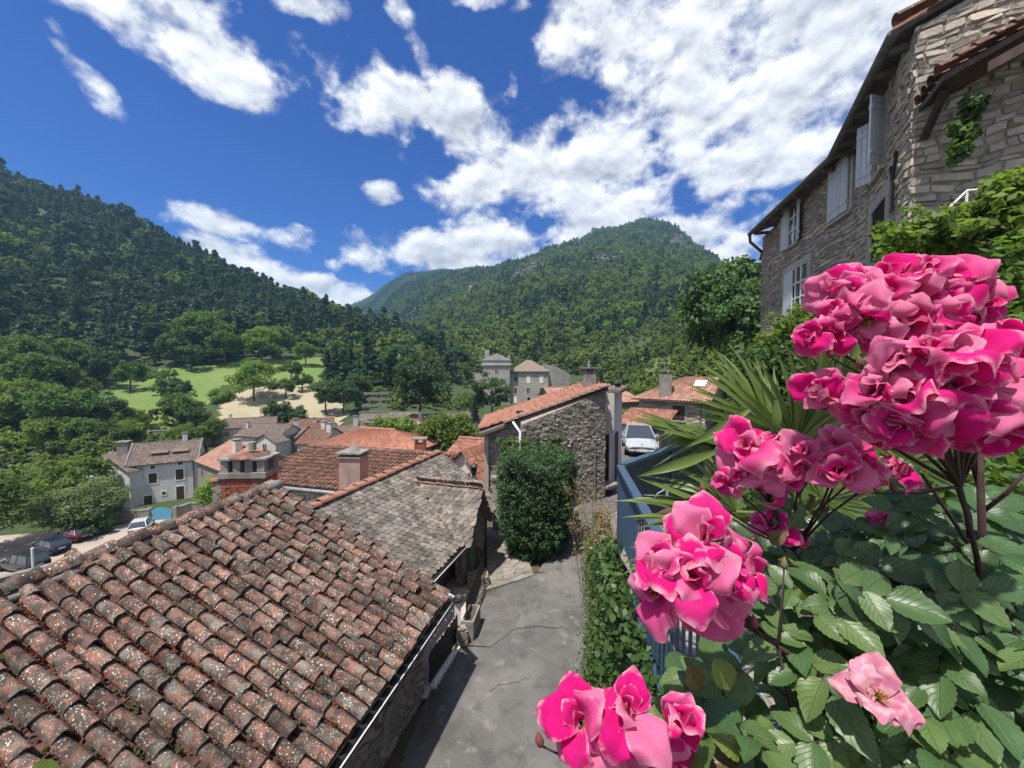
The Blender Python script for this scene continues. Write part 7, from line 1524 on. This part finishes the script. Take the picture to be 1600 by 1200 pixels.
        for n, tilt, sz, pool in wh:
            off = rd.uniform(0, 6.28)
            for k in range(n):
                if rd.random() < .16: continue
                a = off+2*pi*k/n+rd.gauss(0, .30); tl = tilt+rd.gauss(0, .28); dr = x*cos(a)+y*sin(a); up = (f*cos(tl)+dr*sin(tl)).normalized(); nr = (f*sin(tl)-dr*cos(tl)).normalized(); sx = up.cross(nr); s = R_*sz*rd.uniform(.64, 1.10)
                r = rd.gauss(0, .35); sx, nr = sx*cos(r)+nr*sin(r), nr*cos(r)-sx*sin(r)
                obj('petal', rd.choice(FD if faded else pool), None, b, M4=frame(c-f*R_*.32+dr*R_*.05, sx*s, up*s, nr*s))
        stems.append((c-f*R_*.45, f)); return b
    cam_ = V((0, 0, EYE))
    def F_(px, py, a=0., b=.2): 
        r = -ray(px, py).normalized(); rt = V((1, 0, 0)); return r*.75+rt*a+U*b
    BL = []
    def cl(px, py, Y, dia, a, b, **k): BL.append((px, py, Y, dia, a, b, k))
    # bottom group
    cl(900, 1125, .46, 126, -.5, .35); cl(985, 1105, .45, 116, .0, .7); cl(1056, 1130, .46, 116, .5, .2); cl(945, 1205, .47, 120, -.2, -.6); cl(1040, 1210, .46, 110, .3, -.7)
    # lower left group
    cl(1105, 832, .50, 124, .0, .7); cl(1035, 880, .50, 112, -.6, .3); cl(1150, 885, .50, 110, .7, .2); cl(1085, 905, .47, 108, .0, -.1); cl(1020, 925, .51, 110, -.7, -.3); cl(1105, 965, .50, 125, .1, -.7); cl(1170, 895, .52, 100, .7, -.2)
    # middle small group
    for q in ((1165, 695, .66, 92, -.3, .6), (1205, 690, .67, 80, .4, .5), (1190, 725, .65, 90, 0, .1), (1150, 735, .66, 70, -.7, -.1), (1225, 755, .66, 84, .4, -.4), (1258, 710, .66, 80, .2, .5), (1285, 735, .66, 66, .4, -.2), (1130, 752, .67, 46, -.8, .1), (1310, 735, .60, 96, -.1, .1), (1318, 695, .62, 80, 0, .4), (1365, 735, .60, 84, .6, .1), (1405, 733, .60, 60, .8, .2)): cl(*q)
    # right middle group
    for q in ((1280, 612, .58, 80, -.6, .4), (1312, 600, .58, 70, .0, .6), (1395, 560, .50, 104, -.5, .6), (1365, 605, .50, 96, -.6, .1), (1420, 615, .49, 116, -.2, .2), (1455, 550, .48, 118, -.1, .7), (1505, 545, .47, 120, .2, .7), (1490, 600, .47, 118, .0, .2), (1550, 590, .48, 116, .3, .3), (1580, 515, .50, 100, .3, .6), (1500, 655, .47, 118, .1, -.4), (1440, 670, .49, 110, -.1, -.5), (1400, 660, .50, 100, -.4, -.4), (1350, 650, .55, 84, -.6, -.2), (1575, 655, .48, 112, .5, -.3), (1385, 690, .55, 76, -.2, -.6), (1545, 690, .50, 96, .3, -.6), (1590, 590, .52, 100, .2, .2)): cl(*q)
    # upper group
    for q in ((1300, 430, .62, 84, -.6, .4), (1340, 410, .62, 92, -.2, .7), (1385, 400, .62, 84, .0, .8), (1330, 445, .60, 90, -.3, .1), (1385, 435, .60, 100, .1, .3), (1435, 400, .61, 96, .0, .7), (1430, 450, .60, 96, .1, .0), (1480, 405, .61, 104, .2, .6), (1475, 450, .60, 100, .3, .1), (1525, 405, .62, 84, .5, .5), (1545, 460, .60, 90, .6, .1), (1350, 490, .58, 110, -.3, -.3), (1300, 480, .60, 70, -.7, -.1), (1265, 517, .60, 62, -.7, .2), (1310, 515, .59, 86, -.2, -.4), (1420, 495, .59, 90, .1, -.4), (1490, 485, .58, 92, .2, -.1), (1370, 525, .59, 80, 0, -.6), (1530, 430, .61, 80, .5, .2)): cl(q[0], 470+(q[1]-470)*.86+14, q[2], q[3]*.86, q[4], q[5])
    # stray blooms lower down
    for q in ((1205, 822, .70, 70, -.2, .4), (1240, 828, .72, 60, .3, .0), (1384, 812, .74, 44, 0, .4), (1375, 960, .78, 26, 0, .3)): cl(*q)
    blooms = []
    for px, py, Y, dia, a, b, k in BL: bloom(px, py, Y, dia, F_(px, py, a, b), **k)
    bloom(1372, 1085, .44, 112, F_(1372, 1085, .2, .3), faded=True)
    # canes and flower stalks: each group hangs from its own cane
    hubs = [((1070, 1260, .56), 5, (1330, 1230, .7)), ((1215, 1010, .56), 7, (1420, 1120, .72)), ((1240, 860, .70), 12, (1400, 1080, .76)), ((1500, 760, .60), 18, (1560, 1100, .72)), ((1440, 620, .64), 19, (1545, 900, .74)), ((1260, 900, .76), 4, (1400, 1080, .78)), ((1390, 1150, .6), 1, (1470, 1200, .7))]
    k = 0
    for hub, n, base in hubs:
        h, b = P(*hub), P(*base); mb = MB(); mb.tube([b-U*.15, b.lerp(h, .35)+U*.01, b.lerp(h, .75)+V((.01, 0, -.01)), h], [.0055, .005, .004, .0032], 7); obj('cane', mb, MT['rosewood'], t, True)
        for c, f in stems[k:k+n]:
            mb = MB(); mid = h.lerp(c, .6)-f*.03+V((0, 0, -.008)); mb.tube([h, mid, c], [.0026, .002, .0018], 5); obj('flower_stalk', mb, MT['rosewood'], t, True)
        k += n
    for a, b, r in (((1560, 1250, .8), (1530, 700, .66), .008), ((1530, 760, .68), (1470, 560, .62), .004), ((1545, 900, .72), (1440, 740, .66), .004), ((1535, 800, .70), (1600, 740, .66), .004), ((1560, 1000, .74), (1600, 880, .7), .004), ((1290, 1250, .6), (1215, 1010, .56), .004), ((1400, 1230, .62), (1195, 1060, .58), .0035)):
        A, B = P(*a), P(*b); mb = MB(); mb.tube([A, A.lerp(B, .5)+V((rd.gauss(0, .01), 0, 0)), B], [r, r*.85, r*.6], 7); obj('cane', mb, MT['rosewood'], t, True)
        for q in range(5): s = A.lerp(B, rd.uniform(.1, .9)); mb = MB(); dd = V((rd.gauss(0, 1), rd.gauss(0, 1), -.2)).normalized(); mb.tube([s, s+dd*(.009+r)], [.0016, .0002], 4); obj('thorn', mb, MT['rosewood'], t)
    # buds
    bud = MB(); bud.lathe((0, 0, 0), [(.0, 0), (.0045, .002), (.0055, .008), (.004, .014), (.0008, .02), (0, .021)], 8); bme = bud.mesh('bud', True); bme.materials.append(M('rose_bud', (.20, .05, .06), [('z', 60, .4, .6, (.10, .12, .04), .8)], .6))
    for px, py, Y, hx in ((1100, 770, .66, 1240), (1128, 800, .67, 1240), (1275, 640, .6, 1440), (1345, 575, .58, 1440), (845, 1165, .46, 1070), (1225, 890, .6, 1215), (1180, 980, .54, 1215), (1335, 770, .62, 1500), (1400, 770, .62, 1500), (1300, 560, .6, 1440)):
        p = P(px, py, Y); h = {1240: P(1240, 860, .70), 1440: P(1440, 620, .64), 1070: P(1070, 1260, .56), 1215: P(1215, 1010, .56), 1500: P(1500, 760, .60)}[hx]; mb = MB(); mb.tube([h, h.lerp(p, .6)-U*.006, p], [.0022, .0016, .0014], 5); obj('bud_stalk', mb, MT['rosewood'], t, True); z = (p-h).normalized()*.4+U; z.normalize(); x = z.cross(V((0, 1, 0))).normalized(); obj('bud', bme, None, t, M4=frame(p, x, z.cross(x), z))
    # leaves: ovate leaflets in fives on thin stalks
    def leaflet(seed):
        g = random.Random(seed); n, m = 16, 4; vs = []; uv = []; bend = g.uniform(.05, .35); fold = g.uniform(.12, .42); w = g.uniform(.30, .37); ph = g.uniform(0, 6)
        for j in range(n+1):
            v = j/n; wd = w*sin(pi*min(1, v**.82*.985+.01))**.8*(1+.045*(1 if j % 2 else -1)*(0 < j < n))
            for i in range(m+1):
                u = i/m*2-1; x = u*wd; vs.append((x, v, abs(x)*fold-bend*v*v+.018*sin(v*11+ph+abs(u)*2)*abs(u))); uv.append((i/m, v))
        q = [(j*(m+1)+i, j*(m+1)+i+1, (j+1)*(m+1)+i+1, (j+1)*(m+1)+i) for j in range(n) for i in range(m)]
        return npmesh('leaf', vs, q, None, [uv[k] for f in q for k in f], True)
    def leaf_mat(name, base, l2):
        m = bpy.data.materials.new(name); m.use_nodes = True; nb = NB(m.node_tree); out = nb.n('ShaderNodeOutputMaterial'); bs = nb.n('ShaderNodeBsdfPrincipled'); oi = nb.n('ShaderNodeObjectInfo'); uv = nb.n('ShaderNodeTexCoord').outputs['UV']
        sp = nb.n('ShaderNodeSeparateXYZ'); nb.put(sp.inputs[0], uv); u, v = sp.outputs[0], sp.outputs[1]; au = nb.m('ABSOLUTE', nb.m('MULTIPLY_ADD', u, 2, -1))
        side = nb.m('SINE', nb.m('MULTIPLY', nb.m('MULTIPLY_ADD', au, -.35, v), 46.)); vein = nb.m('MAXIMUM', nb.ss(au, .09, .02), nb.ss(side, .88, 1., 0, .55))
        c = nb.mix(oi.outputs['Random'], base, l2); c = nb.mix(nb.m('MULTIPLY', vein, .4), c, (.13, .19, .075))
        at = nb.n('ShaderNodeAttribute', attribute_name='v'); c = nb.vm('SCALE', c, sc=at.outputs['Fac'])
        c = nb.mix(nb.ss(nb.noise(nb.vm('ADD', uv, nb.vm('SCALE', (7., 3., 0.), sc=oi.outputs['Random'])), 9, 5, .6), .60, .75, 0, .35), c, (.17, .20, .13))
        nb.put(bs.inputs['Base Color'], c); bs.inputs['Roughness'].default_value = .42; bs.inputs['Specular IOR Level'].default_value = .5
        bm = nb.n('ShaderNodeBump'); nb.put(bm.inputs['Height'], nb.m('SUBTRACT', 1., vein)); bm.inputs['Distance'].default_value = .0012; nb.put(bs.inputs['Normal'], bm.outputs[0])
        tr = nb.n('ShaderNodeBsdfTranslucent'); nb.put(tr.inputs[0], nb.mix(1., c, (1.2, 1.5, .4), 'MULTIPLY')); mx = nb.n('ShaderNodeMixShader'); mx.inputs[0].default_value = .28
        nb.nt.links.new(bs.outputs[0], mx.inputs[1]); nb.nt.links.new(tr.outputs[0], mx.inputs[2]); nb.nt.links.new(mx.outputs[0], out.inputs[0]); return m
    lm = leaf_mat('rose_leaf', (.052, .112, .040), (.125, .190, .058)); ly = leaf_mat('young_rose_leaf', (.12, .17, .03), (.16, .20, .04)); lr = leaf_mat('bronze_rose_leaf', (.085, .05, .025), (.12, .08, .03))
    LV = [leaflet(k) for k in range(7)]; LG = []
    for m in LV: m.materials.append(lm)
    LY_ = [m.copy() for m in LV[:3]]; [m.materials.clear() or m.materials.append(ly) for m in LY_]
    LRr = [m.copy() for m in LV[:2]]; [m.materials.clear() or m.materials.append(lr) for m in LRr]
    stalks = MB(); cand = []
    def compound(p, d, nr, size, pool):
        d = d.normalized(); x = d.cross(nr).normalized(); nr = x.cross(d); stalks.tube([p, p+d*size*1.3], .0009, 4)
        for s, sg in ((.35, 1), (.35, -1), (.85, 1), (.85, -1), (1.3, 0)):
            dd = (d*(.55 if sg else 1)+x*sg*.85+nr*rd.gauss(0, .12)).normalized(); n2 = (nr+x*sg*-.1+V((rd.gauss(0, .12), rd.gauss(0, .12), rd.gauss(0, .12)))); xx = dd.cross(n2).normalized(); zz = xx.cross(dd); L = size*rd.uniform(.85, 1.15)*(1.12 if sg == 0 else .95)
            cand.append((p+d*size*s, xx*L, dd*L, zz*L, rd.choice(pool)))
    reg = [(1100, 1600, 1060, 1260, .50, .66, 52), (1240, 1600, 900, 1100, .54, .80, 80), (1180, 1600, 800, 960, .66, .95, 70), (1400, 1600, 740, 1000, .74, 1.1, 40), (1090, 1280, 960, 1130, .54, .70, 20), (1200, 1600, 860, 1200, .85, 1.2, 70)]
    for x0, x1, y0, y1, d0, d1, n in reg:
        for _ in range(n):
            px, py, Y = rd.uniform(x0, x1), rd.uniform(y0, y1), rd.uniform(d0, d1)
            if px < 1185-.22*(py-1000) and py < 1040: continue
            p = P(px, py, Y); a = rd.uniform(0, 6.28); d = V((cos(a), sin(a)*.5-.15, rd.uniform(-.35, .35))); nr = (cam_-p).normalized()*.75+U*.75+V((rd.gauss(0, .32), rd.gauss(0, .32), 0))
            compound(p, d, nr, rd.uniform(.042, .062), LV)
    for px, py, Y, s, pool in ((1115, 1030, .50, .05, LY_), (1060, 1085, .50, .04, LY_), (1155, 1170, .50, .055, LY_), (1100, 1190, .50, .05, LRr), (1075, 1040, .5, .04, LRr), (1205, 850, .66, .035, LRr), (1260, 960, .6, .04, LY_), (1300, 900, .8, .04, LY_)):
        p = P(px, py, Y); d = V((rd.gauss(0, .5), -.2, rd.choice((-.8, .5)))).normalized(); nr = (cam_-p).normalized()+U*.3; x = d.cross(nr).normalized(); cand.append((p, x*s, d*s, x.cross(d)*s, pool[0]))
    obj('leaf_stalks', stalks, MT['rosewood'], t, kind='stuff')
    order = sorted(cand, key=lambda q: (q[0]-cam_).length); keep = [q for q in order if seen(q[0])]
    for q in keep[:300]: obj('leaf', q[4], None, t, M4=frame(q[0], q[1], q[2], q[3]))
    ids = set(map(id, keep[:300])); vs = []; qs = []; uvs = []; val = []; o = 0
    for q in order:
        if id(q) in ids: continue
        me = q[4]; n = len(me.vertices); co = np.empty(n*3, np.float32); me.vertices.foreach_get('co', co); co = co.reshape(-1, 3); A = np.array([q[1], q[2], q[3]]); vs.append(co @ A+np.array(q[0]))
        f = np.empty(len(me.polygons)*4, np.int32); me.loops.foreach_get('vertex_index', f); qs.append(f.reshape(-1, 4)+o); o += n
        uu = np.empty(len(me.loops)*2, np.float32); me.uv_layers[0].data.foreach_get('uv', uu); uvs.append(uu); val += [rd.uniform(.7, 1.25)]*len(me.polygons)
    if vs: obj('leaves', npmesh('leaves', np.concatenate(vs), np.concatenate(qs), val, np.concatenate(uvs), True), lm, t, kind='stuff')
    # single leaf poking in at the lower left corner
    lf = thing('leaf_tip', 'bright green leaf tip poking in at the lower left corner', 'leaf', P(70, 1196, .5)); x = V((1, 0, 0)); obj('leaf', LY_[1], None, lf, M4=frame(P(46, 1209, .5), V((0, .02, .045)), V((.045, 0, .004)), V((0, -.045, .02)))); 
rose_bush()
# ---------------------------------------------------------------- valley haze
mb = MB(); mb.ob((-2650, -60, -22), (5300, 0, 0), (0, 2420, 0), (0, 0, 470))
hz = bpy.data.materials.new('valley_haze'); hz.use_nodes = True; nb = NB(hz.node_tree); o_ = nb.n('ShaderNodeOutputMaterial'); pv = nb.n('ShaderNodeVolumePrincipled')
pv.inputs['Color'].default_value = (.36, .66, 1, 1); pv.inputs['Density'].default_value = .00024; pv.inputs['Anisotropy'].default_value = .2
nb.nt.links.new(pv.outputs[0], o_.inputs['Volume'])
tag(obj('haze', mb, hz), 'faint blue haze filling the valley air', 'haze', kind='stuff')
